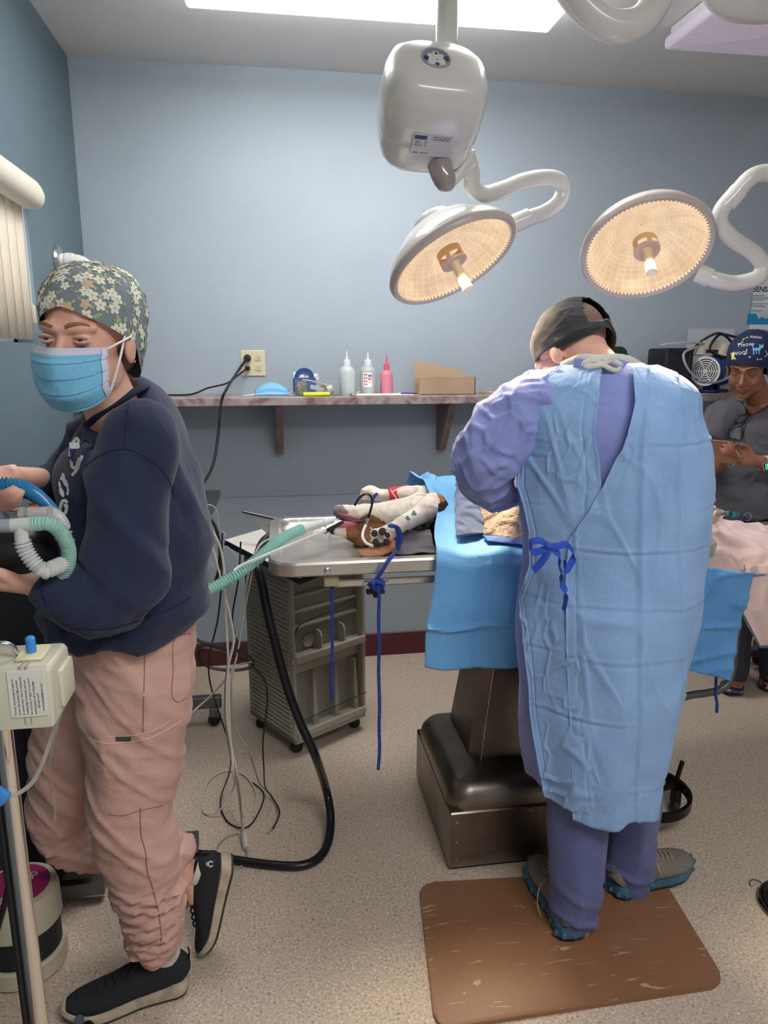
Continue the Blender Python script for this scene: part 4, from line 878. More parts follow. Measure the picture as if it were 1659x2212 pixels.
b = bm_new(); tube(b, [Y(x, y, 1.772) for x, y in ((814, 1266), (819, 1290), (818, 1340), (819, 1400), (818, 1450), (820, 1520), (819, 1570), (820, 1620), (817, 1662))], .0046, n=8); obj('hanging_length', b, ropeb, rp)
rp2 = lying('tie_rope', [Y(x, y, 1.845) for x, y in ((717, 1268), (718, 1300), (717, 1350), (718, 1400), (716, 1450), (717, 1490), (718, 1513))], .0044, ropeb, 'short blue rope hanging from the table bracket in front of the cart', 'rope')
lying('tie_rope', [Y(x, y, 1.85) for x, y in ((1548, 1440), (1547, 1470), (1546, 1500), (1549, 1520), (1548, 1539))], .0046, ropeb, 'short blue rope end hanging under the deep blue drape', 'rope')
# ------------------------------------------------------------------ tools for people
from mathutils.bvhtree import BVHTree
def bvh(o):
    me = o.data; w_ = world_of(o)
    return BVHTree.FromPolygons([w_ @ v.co for v in me.vertices], [tuple(p.vertices) for p in me.polygons])
def hit(px, py, tree, off=.001):
    d = ray(px, py).normalized(); l, n, i, t = tree.ray_cast(Vector((0, 0, HC)), d)
    if l is None: return None
    if n.dot(d) > 0: n = -n
    return l+n*off
def line_on(name, pts, tree, r, mat, parent, sub=6, n=6, off=.0):
    P = [hit(p[0], p[1], tree, off) for p in cr(pts, sub)]; P = [p for p in P if p is not None]
    if len(P) < 2: return None
    b = bm_new(); tube(b, P, r, n=n, sub=1); return obj(name, b, mat, parent)
def patch_on(name, fn, nu, nv, tree, mat, parent, off=.0015, thick=0):
    """fn(u, v) -> photo direction; the patch lies on the surface it meets"""
    b = bm_new(); V = {}
    for j in range(nv+1):
        for i in range(nu+1):
            p = hit(*fn(i/nu, j/nv), tree, off)
            if p is not None: V[i, j] = b.verts.new(p)
    for j in range(nv):
        for i in range(nu):
            q = [V.get(k) for k in ((i, j), (i+1, j), (i+1, j+1), (i, j+1))]
            if all(q): b.faces.new(q)
    o = obj(name, b, mat, parent)
    if thick: solid(o, thick, 1)
    return o
def quadpx(a, b_, c, d):
    def f(u, v):
        x0, y0 = a[0]+(b_[0]-a[0])*u, a[1]+(b_[1]-a[1])*u; x1, y1 = d[0]+(c[0]-d[0])*u, d[1]+(c[1]-d[1])*u
        return x0+(x1-x0)*v, y0+(y1-y0)*v
    return f
def head_shape(bm, T, jaw=1.0, s=1.0):
    """head in a frame: +y forward, +z up, about .24 m from chin to crown"""
    S = T @ Matrix.Scale(s, 4)
    def E(c, r, n=24): bmesh.ops.create_uvsphere(bm, u_segments=n, v_segments=16, radius=1, matrix=S @ Matrix.Translation(c) @ Matrix.Diagonal((r[0], r[1], r[2], 1)))
    def Tb(p, r, n=10, sub=4, ref=None): tube(bm, [S @ Vector(q) for q in p], [((a if isinstance(a, (int, float)) else a[0])*s, (a if isinstance(a, (int, float)) else a[1])*s) for a in r], n=n, sub=sub, ref=ref)
    E((0, -.012, .045), (.074, .092, .084)); E((0, .028, -.02), (.061, .06, .085)); E((0, .033, -.075), (.046*jaw, .045, .04)); E((0, .06, -.1), (.024*jaw, .02, .016))
    for k in (-1, 1):
        E((k*.034, .056, -.036), (.027, .024, .026), 16); E((k*.076, -.006, -.016), (.008, .018, .031), 14); E((k*.045, .02, -.06), (.022*jaw, .04, .036), 14)
        E((k*.01, .1, -.041), (.0085, .009, .0075), 10)
        E((k*.032, .0715, .0), (.0135, .0135, .0115), 14)
    Tb([(-.052, .062, .02), (-.028, .083, .022), (0, .086, .016), (.028, .083, .022), (.052, .062, .02)], [.008, .010, .009, .010, .008])
    Tb([(0, .082, .012), (0, .094, -.01), (0, .107, -.032), (0, .104, -.044)], [.008, .0085, .0115, .008])
    Tb([(-.022, .078, -.064), (0, .091, -.062), (.022, .078, -.064)], [.004, .0075, .004]); Tb([(-.02, .077, -.071), (0, .089, -.073), (.02, .077, -.071)], [.004, .008, .004])
def head_details(T, tree_parent, iris=(92, 74, 58), brow=(92, 66, 50), lip=None, closed=False, s=1.0, skin=None):
    S = T @ Matrix.Scale(s, 4)
    for k in (-1, 1):
        c = S @ Vector((k*.032, .0735, .0))
        if not closed:
            b = bm_new(); bmesh.ops.create_uvsphere(b, u_segments=20, v_segments=14, radius=.0119*s, matrix=Matrix.Translation(c)); e = obj('eye', b, M('eye_white', (222, 212, 204), .2), tree_parent)
            b = bm_new(); bmesh.ops.create_uvsphere(b, u_segments=16, v_segments=10, radius=1, matrix=T @ Matrix.Translation((k*.032*s, .0805*s, .0)) @ Matrix.Diagonal((.0062*s, .0058*s, .0062*s, 1))); obj('iris', b, M('iris_%d' % iris[0], iris, .15), e)
            for z0, zz in ((.0056, 1), (-.0054, -1)):
                b = bm_new(); tube(b, [S @ Vector((k*.032+x, .0735+.0135*math.cos(x/.0145)*.98, z0*(1-(x/.017)**2)+(.0))) for x in (-.0145, -.008, 0, .008, .0145)], [(.0022*s, .0036*s), (.0024*s, .0038*s), (.0025*s, .0038*s), (.0024*s, .0038*s), (.0022*s, .0036*s)], n=8, sub=3); obj('eyelid', b, skin, e)
        b = bm_new(); tube(b, [S @ Vector((k*.032+x, .0745+.0138*math.cos(x/.0145), (.0052 if not closed else -.004)*(1-(x/.016)**2)+.0006)) for x in (-.0145, -.007, 0, .007, .0145)], .0009*s, n=6, sub=3); obj('lashes', b, M('lash_dark', (38, 26, 22), .6), tree_parent)
        b = bm_new(); tube(b, [S @ Vector(q) for q in ((k*.012, .0945, .021), (k*.026, .0935, .0265), (k*.042, .0815, .026), (k*.052, .069, .019))], [(.0015*s, .003*s), (.002*s, .0034*s), (.0018*s, .0028*s), (.001*s, .0012*s)], n=8, sub=4, ref=(0, 0, 1)); obj('eyebrow', b, M('brow_%d' % brow[0], brow, .9), tree_parent)
def hand_shape(bm, wrist, along, thumbside, curls, s=1.0, spread=.06, thumb=(.55, .75, -.35), tc=.3):
    """+x along the fingers, +y thumb side, +z back of the hand; curls: per finger the bend at each knuckle (radians)"""
    x = Vector(along).normalized(); y = Vector(thumbside); y = (y-y.dot(x)*x).normalized(); z = x.cross(y)
    hz = z if s > 0 else -z; s = abs(s)
    T = Matrix((x, y, hz)).transposed().to_4x4(); T.translation = Vector(wrist)
    tube(bm, [T @ Vector(p)*1 for p in ((-.02*s, 0, 0), (.01*s, 0, 0), (.045*s, .002*s, 0), (.082*s, 0, 0), (.092*s, 0, 0))], [(.019*s, .027*s), (.019*s, .026*s), (.015*s, .036*s), (.0125*s, .038*s), (.008*s, .034*s)], n=18, sub=4, ref=T.to_3x3() @ Vector((0, 1, 0)))
    for k, (yy, L, r) in enumerate(((.028, .074, .0088), (.0095, .082, .009), (-.0095, .076, .0086), (-.027, .06, .0078))):
        c = curls[k] if isinstance(curls, (list, tuple)) else curls
        a = spread*(1.5-k); p = Vector((.082, yy, .0)); P = [Vector((.06, yy*.9, 0)), p]; ang = 0
        for seg, f in enumerate((.45, .31, .24)):
            ang += c*(.8, 1.15, .8)[seg]; p = p+Vector((math.cos(ang)*math.cos(a), math.sin(a)*math.cos(ang), -math.sin(ang)))*L*f; P.append(p)
        tube(bm, [T @ (q*s) for q in P], [r*s, r*1.08*s, r*s, r*.92*s, r*.72*s], n=10, sub=4)
    d = Vector(thumb).normalized(); q0 = Vector((.018, .018, -.004)); q1 = q0+Vector((d.x*.6, d.y, d.z)).normalized()*.034; q2 = q1+(d+Vector((tc, -tc*.6, 0))).normalized()*.032; q3 = q2+(d+Vector((tc*2, -tc*1.6, 0))).normalized()*.024
    tube(bm, [T @ (q*s) for q in (q0, q1, q2, q3)], [.014*s, .0115*s, .0095*s, .007*s], n=10, sub=4)
    return T
def shoe(parent, heel, fwd, up, L, upper, mid, out, name='shoe', wd=1.0, opening=True, collar=.085, laces=None, lumps=False):
    """heel: back of the sole on the ground; local x runs to the toe"""
    T = frame(heel, fwd, z=up)
    k = L/.28
    o1 = [(0, 0), (.004, .024), (.02, .036), (.06, .036), (.11, .036), (.17, .046), (.215, .048), (.25, .038), (.272, .02), (.28, 0)]
    out_ = [(x, y*wd) for x, y in o1]; pts = cr(out_+[(x, -y*.92) for x, y in out_[::-1][1:]], 4)[:-1]
    pts = [(p[0]*k, p[1]*k) for p in pts]
    def zl(x): return (.016*sm(.2, .28, x/k)+.004*sm(.03, 0, x/k))*k
    def ring(b, z, inset, lift=1): 
        R = []
        for x, y in pts:
            cx = .14*k; R.append(b.verts.new(T @ Vector((cx+(x-cx)*(1-inset), y*(1-inset*1.6), z(x) if callable(z) else z))))
        return R
    def stack(b, lv):
        R = [ring(b, z, i) for z, i in lv]
        for a, c in zip(R, R[1:]):
            n = len(a)
            for j in range(n): b.faces.new((a[j], a[(j+1) % n], c[(j+1) % n], c[j]))
        b.faces.new(R[0][::-1]); b.faces.new(R[-1])
    so = thing(name, None, None, heel); so.parent = parent; so.matrix_parent_inverse = world_of(parent).inverted()
    del_ = [kk for kk in so.keys()]
    b = bm_new(); stack(b, [(lambda x: zl(x), .05), (lambda x: zl(x)+.001, .01), (lambda x: zl(x)+.007*k, .0)]); obj('outsole', b, out, so)
    b = bm_new(); stack(b, [(lambda x: zl(x)+.007*k, .005), (lambda x: zl(x)+.015*k+.004*k*(1-x/L), -.012), (lambda x: zl(x)+.021*k+.012*k*(1-x/L), .02), (lambda x: zl(x)+.022*k+.012*k*(1-x/L), .1)]); ms = obj('midsole', b, mid, so)
    if lumps:
        for q in range(0, len(pts), 4):
            b = bm_new(); x, y = pts[q]; ellip(b, T @ Vector((x, y*.985, zl(x)+.014*k)), (.008*k, .005*k, .009*k), n=10)
            obj('cushion_pod', b, mid, so)
    b = bm_new()
    R = [(.012, .03, .026, .028), (.035, .05, .032, .045), (.075, .052, .034, .048), (.115, .046, .037, .038), (.16, .036, .042, .028), (.205, .028, .044, .022), (.245, .026, .036, .017), (.268, .026, .02, .012)]
    R = [(x, z+.008, a, c) for x, z, a, c in R]
    tube(b, [T @ Vector((x*k, 0, z*k)) for x, z, a, c in R], [(c*k, a*k*wd) for x, z, a, c in R], n=28, sub=4, ref=T.to_3x3() @ Vector((0, 1, 0)), e=.85)
    if opening: tube(b, [T @ Vector(p)for p in ((.05*k, 0, .06*k), (.052*k, 0, collar*k+.006)) ], [(.038*k, .028*k), (.042*k, .031*k)], n=20, sub=1, ref=T.to_3x3() @ Vector((0, 1, 0)))
    up_ = bake('upper', b, upper, so, vox=.004, smooth=5)
    b = bm_new(); tube(b, [T @ Vector(q) for q in ((-.001*k, 0, (collar-.02)*k), (-.006*k, 0, collar*k+.008), (-.003*k, 0, collar*k+.02))], [(.002, .008), (.002, .008), (.0015, .006)], n=8, sub=3, ref=T.to_3x3() @ Vector((0, 1, 0))); obj('heel_tab', b, upper, so)
    b = bm_new(); tube(b, [T @ Vector(q) for q in ((.125*k, 0, .085*k), (.1*k, 0, (collar+.006)*k), (.088*k, 0, (collar+.026)*k))], [(.003, .022*k), (.003, .022*k), (.002, .017*k)], n=10, sub=3, ref=T.to_3x3() @ Vector((0, 1, 0))); obj('tongue', b, upper, so)
    b = bm_new()
    lc = laces or upper
    for q in range(5):
        x = (.12+.018*q)*k; zz = (.092-.0075*q+.004)*k; w_ = (.022-.0*q)*k
        tube(b, [T @ Vector((x, -w_, zz-.009*k)), T @ Vector((x+.006*k, 0, zz+.001)), T @ Vector((x, w_, zz-.009*k))], .0022, n=6, sub=4)
    for sgn in (-1, 1): tube(b, [T @ Vector((.118*k, 0, .098*k)), T @ Vector((.11*k, sgn*.022, .115*k)), T @ Vector((.13*k, sgn*.034, .1*k)), T @ Vector((.12*k, sgn*.004, .098*k))], .0018, n=6, sub=5)
    obj('laces', b, lc, so)
    for kk in list(so.keys()): del so[kk]
    return so, T
skin_l = NT('skin_light'); skin_l.col(skin_l.ramp(skin_l.noise(30, 4), [(.3, (222, 164, 142)), (.7, (234, 186, 164))])); skin_l.b.inputs['Roughness'].default_value = .5; skin_l.b.inputs['Subsurface Weight'].default_value = .15; skin_l.b.inputs['Subsurface Radius'].default_value = (.01, .004, .002); skin_l.b.inputs['Subsurface Scale'].default_value = .6; skin_l.bump(skin_l.noise(300, 3), .1, .001); skin_l = skin_l.m
skin_d = NT('skin_brown'); skin_d.col(skin_d.ramp(skin_d.noise(30, 4), [(.3, (134, 88, 66)), (.7, (152, 102, 76))])); skin_d.b.inputs['Roughness'].default_value = .42; skin_d.b.inputs['Subsurface Weight'].default_value = .1; skin_d.b.inputs['Subsurface Radius'].default_value = (.01, .003, .002); skin_d.b.inputs['Subsurface Scale'].default_value = .5; skin_d = skin_d.m
def fl_cap(name, T, mats, parent, s=1.0, rx=.084, ry=.104, rz=.088, cy=-.018, cz=.05, brim=None, n=96, m=40, puff=0, prints=None, hole=None, floor=None):
    """surgical cap: shell over the cranium, lower edge brim(angle) in local z"""
    S = T @ Matrix.Scale(s, 4); b = bm_new(); R = []
    for j in range(m+1):
        row = []
        for i in range(n):
            a = 2*math.pi*i/n; zb = brim(a); v = j/m
            z = zb+(cz+rz-zb)*math.sin(v*math.pi/2)
            q = max(0, 1-((z-cz)/rz)**2) if z > cz else 1-.14*((cz-z)/rz)**2
            q = math.sqrt(q); p = Vector((rx*q*math.sin(a), cy+ry*q*math.cos(a), z))
            back = max(0, -math.cos(a)); p.y -= puff*back*max(0, math.sin(math.pi*min(1, v*1.15)))
            nn = Vector((math.sin(a)/rx, math.cos(a)/ry, (z-cz)/rz/rz)).normalized()
            p += nn*(.0028*ridge(p, (30, 24, 40), 3, .25)*(.4+back)+.003*ns(p, (22, 22, 22)))
            row.append(b.verts.new(S @ p))
        R.append(row)
    for j in range(m):
        for i in range(n):
            if hole and hole(2*math.pi*(i+.5)/n, (j+.5)/m): continue
            b.faces.new((R[j][i], R[j][(i+1) % n], R[j+1][(i+1) % n], R[j+1][i]))
    bmesh.ops.recalc_face_normals(b, faces=b.faces[:])
    if prints:
        b.faces.ensure_lookup_table(); F_ = list(b.faces); tree = BVHTree.FromBMesh(b); prints(b, F_, tree)
    o = obj(name, b, mats, parent, angle=80); return o
def stamp(b, tree, c, nrm, ux, polys, size, off=.0008):
    """lay small flat shapes on a surface: polys = [(list of 2-D points, material index)]"""
    nrm = nrm.normalized(); ux = (ux-ux.dot(nrm)*nrm).normalized(); uy = nrm.cross(ux)
    for pts, mi in polys:
        vs = []
        cxy = (sum(p[0] for p in pts)/len(pts), sum(p[1] for p in pts)/len(pts))
        for x, y in list(pts)+[cxy]:
            q = c+ux*x*size+uy*y*size; l = tree.find_nearest(q); vs.append(b.verts.new(l[0]+(l[1] if l[1].dot(nrm) > 0 else -l[1])*(off+.0002*mi)))
        for k in range(len(pts)):
            f = b.faces.new((vs[k], vs[(k+1) % len(pts)], vs[-1])); f.material_index = mi
def petal(a, r0, r1, w, n=7):
    o = []
    for k in range(n):
        t = k/(n-1)*math.pi; rr = r0+(r1-r0)*(1-math.cos(t))/2; o.append((rr, w*math.sin(t)*(1 if k else 0)))
    for k in range(n-2, 0, -1):
        t = k/(n-1)*math.pi; rr = r0+(r1-r0)*(1-math.cos(t))/2; o.append((rr, -w*math.sin(t)))
    c, s = math.cos(a), math.sin(a); return [(x*c-y*s, x*s+y*c) for x, y in o]
# ------------------------------------------------------------------ surgeon seen from behind
SG = thing('person', 'surgeon seen from behind in a blue gown and dark grey cap, bending over the table', 'person', (.9, 1.6, 0))
fac2 = Vector((-.42, .62, -.62)).normalized(); up2 = Vector((-.12, .55, .8))
x_ = fac2.cross(up2).normalized(); z_ = x_.cross(fac2)
HS = Matrix((x_, fac2, z_)).transposed().to_4x4(); HS.translation = Y(1236, 768, 1.70)
b = bm_new(); head_shape(b, HS, s=.97)
tube(b, [HS @ Vector((0, -.03, .0)), Y(1262, 775, 1.665), Y(1296, 835, 1.62), Y(1310, 900, 1.62)], [(.058, .062), (.06, .062), (.075, .08), (.13, .12)], n=24, sub=5, ref=(0, 1, 0))
tube(b, [Y(1310, 880, 1.62), Y(1315, 1050, 1.6), Y(1315, 1250, 1.6), Y(1310, 1400, 1.6), Y(1310, 1480, 1.6)], [(.12, .08), (.12, .08), (.11, .08), (.12, .08), (.1, .08)], n=24, sub=4, ref=(0, 1, 0))
for sx, pts in ((1, [(1180, 880, 1.62), (1050, 985, 1.64), (1040, 1040, 1.68), (1100, 1060, 1.84), (1150, 1060, 1.95)]), (-1, [(1440, 880, 1.64), (1468, 1000, 1.68), (1460, 1060, 1.72), (1400, 1080, 1.88), (1330, 1085, 1.98)])):
    P = [Y(*p) for p in pts]; tube(b, P, [.05, .045, .042, .034, .026], n=16, sub=5)
    hand_shape(b, P[-1], (P[-1]-P[-2])+Vector((0, .1, -.04)), (-sx*.8, .2, .5), .55, s=.95*sx)
tube(b, [Y(1250, 1440, 1.58), Y(1250, 1740, 1.57), Y(1240, 1900, 1.55), Y(1245, 2010, 1.54)], [.08, .055, .045, .036], n=18, sub=5)
tube(b, [Y(1370, 1440, 1.64), Y(1365, 1740, 1.67), Y(1350, 1850, 1.69), Y(1345, 1915, 1.7)], [.08, .055, .045, .036], n=18, sub=5)
body2 = bake('body', b, skin_l, SG, vox=.0048, smooth=4)
# shaved hair above the nape: a thin cap of stubble, seen through the opening of the cap
b = bm_new()
grid(b, lambda u, v: HS @ Vector((.0745*math.sin(-1.25+2.5*u)*math.cos(-.75+1.3*v), -.012-.091*math.cos(-1.25+2.5*u)*math.cos(-.75+1.3*v), .042+.083*math.sin(-.75+1.3*v))), 30, 24)
hr = obj('short_hair', b, M('stubble_grey', (134, 108, 96), .9, var=12, vs=120, bump=.6, bs=700), SG); solid(hr, .0015, 1)
capm = M('cap_charcoal', (66, 64, 68), .85, var=6, vs=16, bump=.3, bs=300)
def brim2(a):
    c = math.cos(a); return .03*max(0, c)-.0*abs(math.sin(a))-.012*max(0, -c)+.02*0
def hole2(a, v):
    d = abs((a-math.pi-.12)/.46); return a > 0 and d < 1 and .08 < v < .40*math.sqrt(max(0, 1-d*d))+.12
cap2 = fl_cap('cloth_cap', HS, capm, SG, s=.98, rx=.083, ry=.104, rz=.084, cy=-.014, cz=.047, brim=brim2, hole=hole2, n=120, m=50); solid(cap2, .002, 0)
b = bm_new()
S = HS @ Matrix.Scale(.98, 4)
def cpnt(a, z, o=.0): 
    q = 1-.14*((.047-z)/.084)**2; return S @ Vector(((.083+o)*q*math.sin(a), -.014+(.104+o)*q*math.cos(a), z))
tube(b, [cpnt(math.pi+k, zz, .002) for k, zz in ((-1.5, .002), (-1.0, -.006), (-.5, -.006), (-.1, .002), (0, .004), (.1, .002), (.5, -.006), (1.0, -.006), (1.5, .002))], [(.004, .014), (.004, .017), (.004, .013), (.006, .007), (.008, .008), (.006, .007), (.004, .013), (.004, .017), (.004, .014)], n=12, sub=5, ref=S.to_3x3() @ Vector((0, 0, 1)))
obj('tie_band', b, M('cap_black', (38, 42, 48), .8, bump=.4, bs=80), cap2)
# gown: under layer (lavender), drawn row by row: left px, right px, row, depth Y, half depth
GR = [(1212, 1382, 785, 1.645, 0.085), (1150, 1440, 815, 1.635, 0.12), (1124, 1472, 850, 1.625, 0.14), (1114, 1476, 900, 1.615, 0.15), (1114, 1492, 960, 1.61, 0.155), (1116, 1498, 1040, 1.605, 0.15), (1126, 1495, 1120, 1.6, 0.145), (1132, 1486, 1200, 1.6, 0.14), (1118, 1476, 1300, 1.6, 0.145), (1112, 1471, 1340, 1.6, 0.15), (1120, 1448, 1440, 1.6, 0.15), (1124, 1428, 1540, 1.6, 0.15), (1134, 1412, 1620, 1.6, 0.145), (1146, 1401, 1680, 1.6, 0.14), (1156, 1392, 1728, 1.6, 0.135)]
rows = cr(GR, 12)
def grow(py):
    for a, c in zip(rows, rows[1:]):
        if a[2] <= py <= c[2]:
            t = (py-a[2])/(c[2]-a[2]); return tuple(a[k]+(c[k]-a[k])*t for k in range(5))
    return rows[0] if py < rows[0][2] else (rows[-1][0]+(py-1728)*.3, rows[-1][1]-(py-1728)*.1, py, rows[-1][3], rows[-1][4])
def gp(th, py, off=0.0, e=.86):
    """point of the gown: th 0 = left side, pi/2 = middle of the back, pi = right side"""
    yc, ry = grow(py)[3:5]; m0 = sum(grow(py)[:2])/2
    hc = Y(m0, py, yc); h0 = math.hypot(hc.x, hc.y); q = 765+(py-765)*(h0-ry*.95)/h0
    L, R = grow(q)[:2]; m = (L+R)/2 if py > 1000 else m0
    c = Y(m, q, yc); hw = (R-L)/2*mpp(c); d = Vector((c.x, c.y, 0)); d.normalize(); sd = Vector((d.y, -d.x, 0))
    ct, s_ = -math.cos(th), math.sin(th)
    ct = math.copysign(abs(ct)**e, ct); s2 = math.copysign(abs(s_)**e, s_)
    p = c+sd*(hw+off)*ct-d*(ry+off)*s2
    r = ray(m, py); p.z = HC+r.z*((h0-ry*.95)/math.hypot(r.x, r.y)); return p
def folds(p, py, sd=0):
    d = .008*ns(p, (7, 7, 5), sd)+.005*ns(p, (18, 18, 14), sd+3)
    d += .0055*max(0, 1-crumple(Vector((p.x+p.z*.35, p.y, p.z-p.x*.3)), (9, 9, 3.6), sd)/.12)*(.1+1.5*abs(ns(p, (3, 3, 3), sd+9)))
    d += .0045*max(0, 1-crumple(Vector((p.x-p.z*.5, p.y, p.z)), (21, 21, 9), sd+4)/.13)*max(0, ns(p, (4, 4, 4), sd+2))*2.4
    for row in (952, 1092, 1178, 1302, 1410, 1545, 1692):
        q = row+7*ns(p, (6, 6, 0), row); am_ = max(0, min(1, .55+1.6*ns(p, (6, 6, 2), row*.37))); d += am_*(.0042*math.exp(-((py-q)/3.2)**2)-.003*math.exp(-((py-q-7)/4)**2))
    return d
NV, NU = 230, 200
b = bm_new()
def under(u, v):
    th = 2*math.pi*u; py = 785+(1728-785)*v
    p = gp(th, py); p = p+Vector((math.cos(th)*-1, -math.sin(th), 0))*(folds(p, py, 11)*.7-.004)
    w_ = sm(.35, 1, v)*.006*math.sin(th*9+2*math.sin(v*6)); p += Vector((-math.cos(th), -math.sin(th), 0))*w_
    return p
grid(b, under, 150, 160, closed=True)
lav = clothmat('gown_lavender', (136, 146, 204), .8, 4, 500)
gown = obj('gown_front', b, lav, SG, angle=70); solid(gown, .0015)
# blue back panels, wrapping round both sides
blue = clothmat('gown_blue', (136, 170, 214), .85, 6, 600)
_tc = {}
def thx(px, py):
    k = (round(px, 1), round(py, 1))
    if k not in _tc:
        lo, hi = .02, math.pi-.02
        for _ in range(22):
            m = (lo+hi)/2
            if pj(gp(m, py, .012))[0] < px: lo = m
            else: hi = m
        _tc[k] = (lo+hi)/2
    return _tc[k]
def edge(table, py):
    t = table
    for a, c in zip(t, t[1:]):
        if a[0] <= py <= c[0]: return a[1]+(c[1]-a[1])*(py-a[0])/(c[0]-a[0])
    return t[0][1] if py < t[0][0] else t[-1][1]
E_slL = [(785, 1300), (830, 1292), (870, 1290), (930, 1283), (980, 1292), (1040, 1297), (1100, 1290), (1200, 1285), (1785, 1290)]
E_slR = [(785, 1352), (810, 1360), (870, 1361), (920, 1352), (960, 1341), (1040, 1304), (1100, 1272), (1165, 1232), (1250, 1226), (1400, 1226), (1600, 1236), (1785, 1240)]
E_lL = [(785, 1222), (850, 1136), (950, 1126), (1060, 1128), (1160, 1152), (1240, 1150), (1320, 1128), (1440, 1142), (1560, 1150), (1650, 1165), (1755, 1184)]
def panel(name, left, right, hem, off, sd, extra=0):
    b = bm_new()
    def f(u, v):
        py = 790+(hem-790)*v; a = left(py); c = right(py); th = a+(c-a)*u
        p = gp(th, py, off); n = Vector((-math.cos(th), -math.sin(th), 0))
        d = folds(p, py, sd)
        px = 1130+u*300
        d += sm(.3, 1, v)*(.009*math.sin(th*8+sd+1.2*math.sin(v*5)))
        ed = min(u, 1-u)*abs(c-a)
        d += .003*math.exp(-(ed/.012)**2)
        # narrow crease along the stitched edge
        d -= .0022*math.exp(-((ed-.10)/.012)**2)
        for q0, q1 in ((1450, 1470), (1385, 1375)): 
            tq = thx(q0+(q1-q0)*v, py); d += .007*math.exp(-((th-tq)/.03)**2)
        p2 = p+n*d; p2.z += .006*math.sin(th*6+sd)*sm(.92, 1, v)
        return p2
    grid(b, f, NU if extra else 130, NV); o = obj(name, b, blue, SG, angle=75); solid(o, .0016, 1); return o
pl1 = panel('gown_back_left', lambda py: thx(edge(E_lL, py), py)-.02, lambda py: thx(edge(E_slL, py), py), 1738, .016, 3)
pl2 = panel('gown_back_right', lambda py: thx(edge(E_slR, py), py), lambda py: math.pi+.25, 1762, .023, 7, 1)
# neck band and bow at the nape
wt = M('tie_offwhite', (214, 210, 198), .85, bump=.4, bs=200)
def on2(px, py, y): return Y(px, py, y)
b = bm_new(); tube(b, [Y(x, y, d) for x, y, d in ((1212, 790, 1.63), (1235, 780, 1.6), (1258, 772, 1.575), (1290, 774, 1.565), (1330, 772, 1.57), (1362, 778, 1.585), (1392, 796, 1.61))], (.003, .009), n=10, sub=5, ref=(0, 0, 1)); obj('neck_band', b, wt, gown)
b = bm_new(); tube(b, [Y(x, y, d) for x, y, d in ((1240, 786, 1.575), (1285, 790, 1.548), (1330, 788, 1.548), (1370, 800, 1.575), (1398, 800, 1.6))], (.004, .014), n=10, sub=5, ref=(0, 0, 1)); obj('neck_lining', b, lav, gown)
b = bm_new()
for pts in ([(1302, 787), (1285, 778), (1262, 783), (1268, 792), (1300, 788)], [(1302, 787), (1322, 778), (1342, 790), (1330, 800), (1304, 789)], [(1302, 787), (1320, 800), (1336, 806)], [(1300, 788), (1280, 790), (1258, 786)], [(1304, 786), (1318, 774), (1328, 776)]):
    tube(b, [Y(x, y, 1.535-.004*k) for k, (x, y) in enumerate(pts)], (.0022, .005), n=8, sub=5, ref=(0, 0, 1))
obj('nape_tie', b, wt, gown)
# royal blue waist bow
ry_ = M('royal_blue_tie', (38, 74, 176), .8, var=6, bump=.3, bs=200)
def ribbon(b, pts, w0, y0):
    P = [Y(x, y, y0-.006-.006*math.sin(k*1.3)-(p[2] if len(p) > 2 else 0)) for k, p in enumerate(pts) for x, y in [p[:2]]]
    tube(b, P, (.0018, w0), n=8, sub=6, ref=(0, .5, 1))
yb = 1.415
b = bm_new()
ribbon(b, [(1183, 1178), (1168, 1168), (1150, 1170), (1145, 1182), (1152, 1192), (1168, 1190), (1186, 1182)], .0075, yb)
ribbon(b, [(1188, 1182), (1205, 1180), (1222, 1176), (1236, 1188), (1238, 1206), (1230, 1222), (1222, 1232), (1220, 1210)], .0075, yb)
ribbon(b, [(1184, 1180), (1180, 1198), (1168, 1216), (1152, 1232)], .0085, yb)
ribbon(b, [(1190, 1182), (1208, 1200), (1208, 1222), (1214, 1240), (1212, 1258), (1222, 1278), (1222, 1300), (1217, 1318)], .0075, yb)
ellip(b, Y(1186, 1181, yb-.01), (.01, .008, .008), n=12)
bow = obj('waist_bow', b, ry_, gown)
# sleeves
def slv(p, n): 
    d = .008*ns(p, (9, 9, 9), 4)+.010*ridge(p, (12, 9, 12), 6, .3)+.007*max(0, 1-crumple(p, (16, 16, 16), 2)/.2); return d
b = bm_new()
limb(b, [(1205, 832, 1.63, 40, .075), (1160, 868, 1.625, 62, .085), (1108, 915, 1.625, 68, .085), (1062, 965, 1.635, 70, .085), (1048, 1015, 1.66, 62, .08), (1062, 1048, 1.71, 44, .07), (1095, 1052, 1.79, 34, .05), (1135, 1045, 1.88, 28, .04)], n=28)
sl_ = bake('left_sleeve', b, lav, SG, vox=.006, smooth=3, fn=slv)
b = bm_new()
limb(b, [(1415, 850, 1.64, 36, .07), (1440, 890, 1.66, 48, .07), (1462, 960, 1.67, 46, .07), (1470, 1030, 1.69, 44, .07), (1462, 1085, 1.73, 40, .07), (1420, 1090, 1.8, 36, .05), (1350, 1085, 1.9, 30, .04)], n=28)
bake('right_sleeve', b, lav, SG, vox=.006, smooth=3, fn=slv)
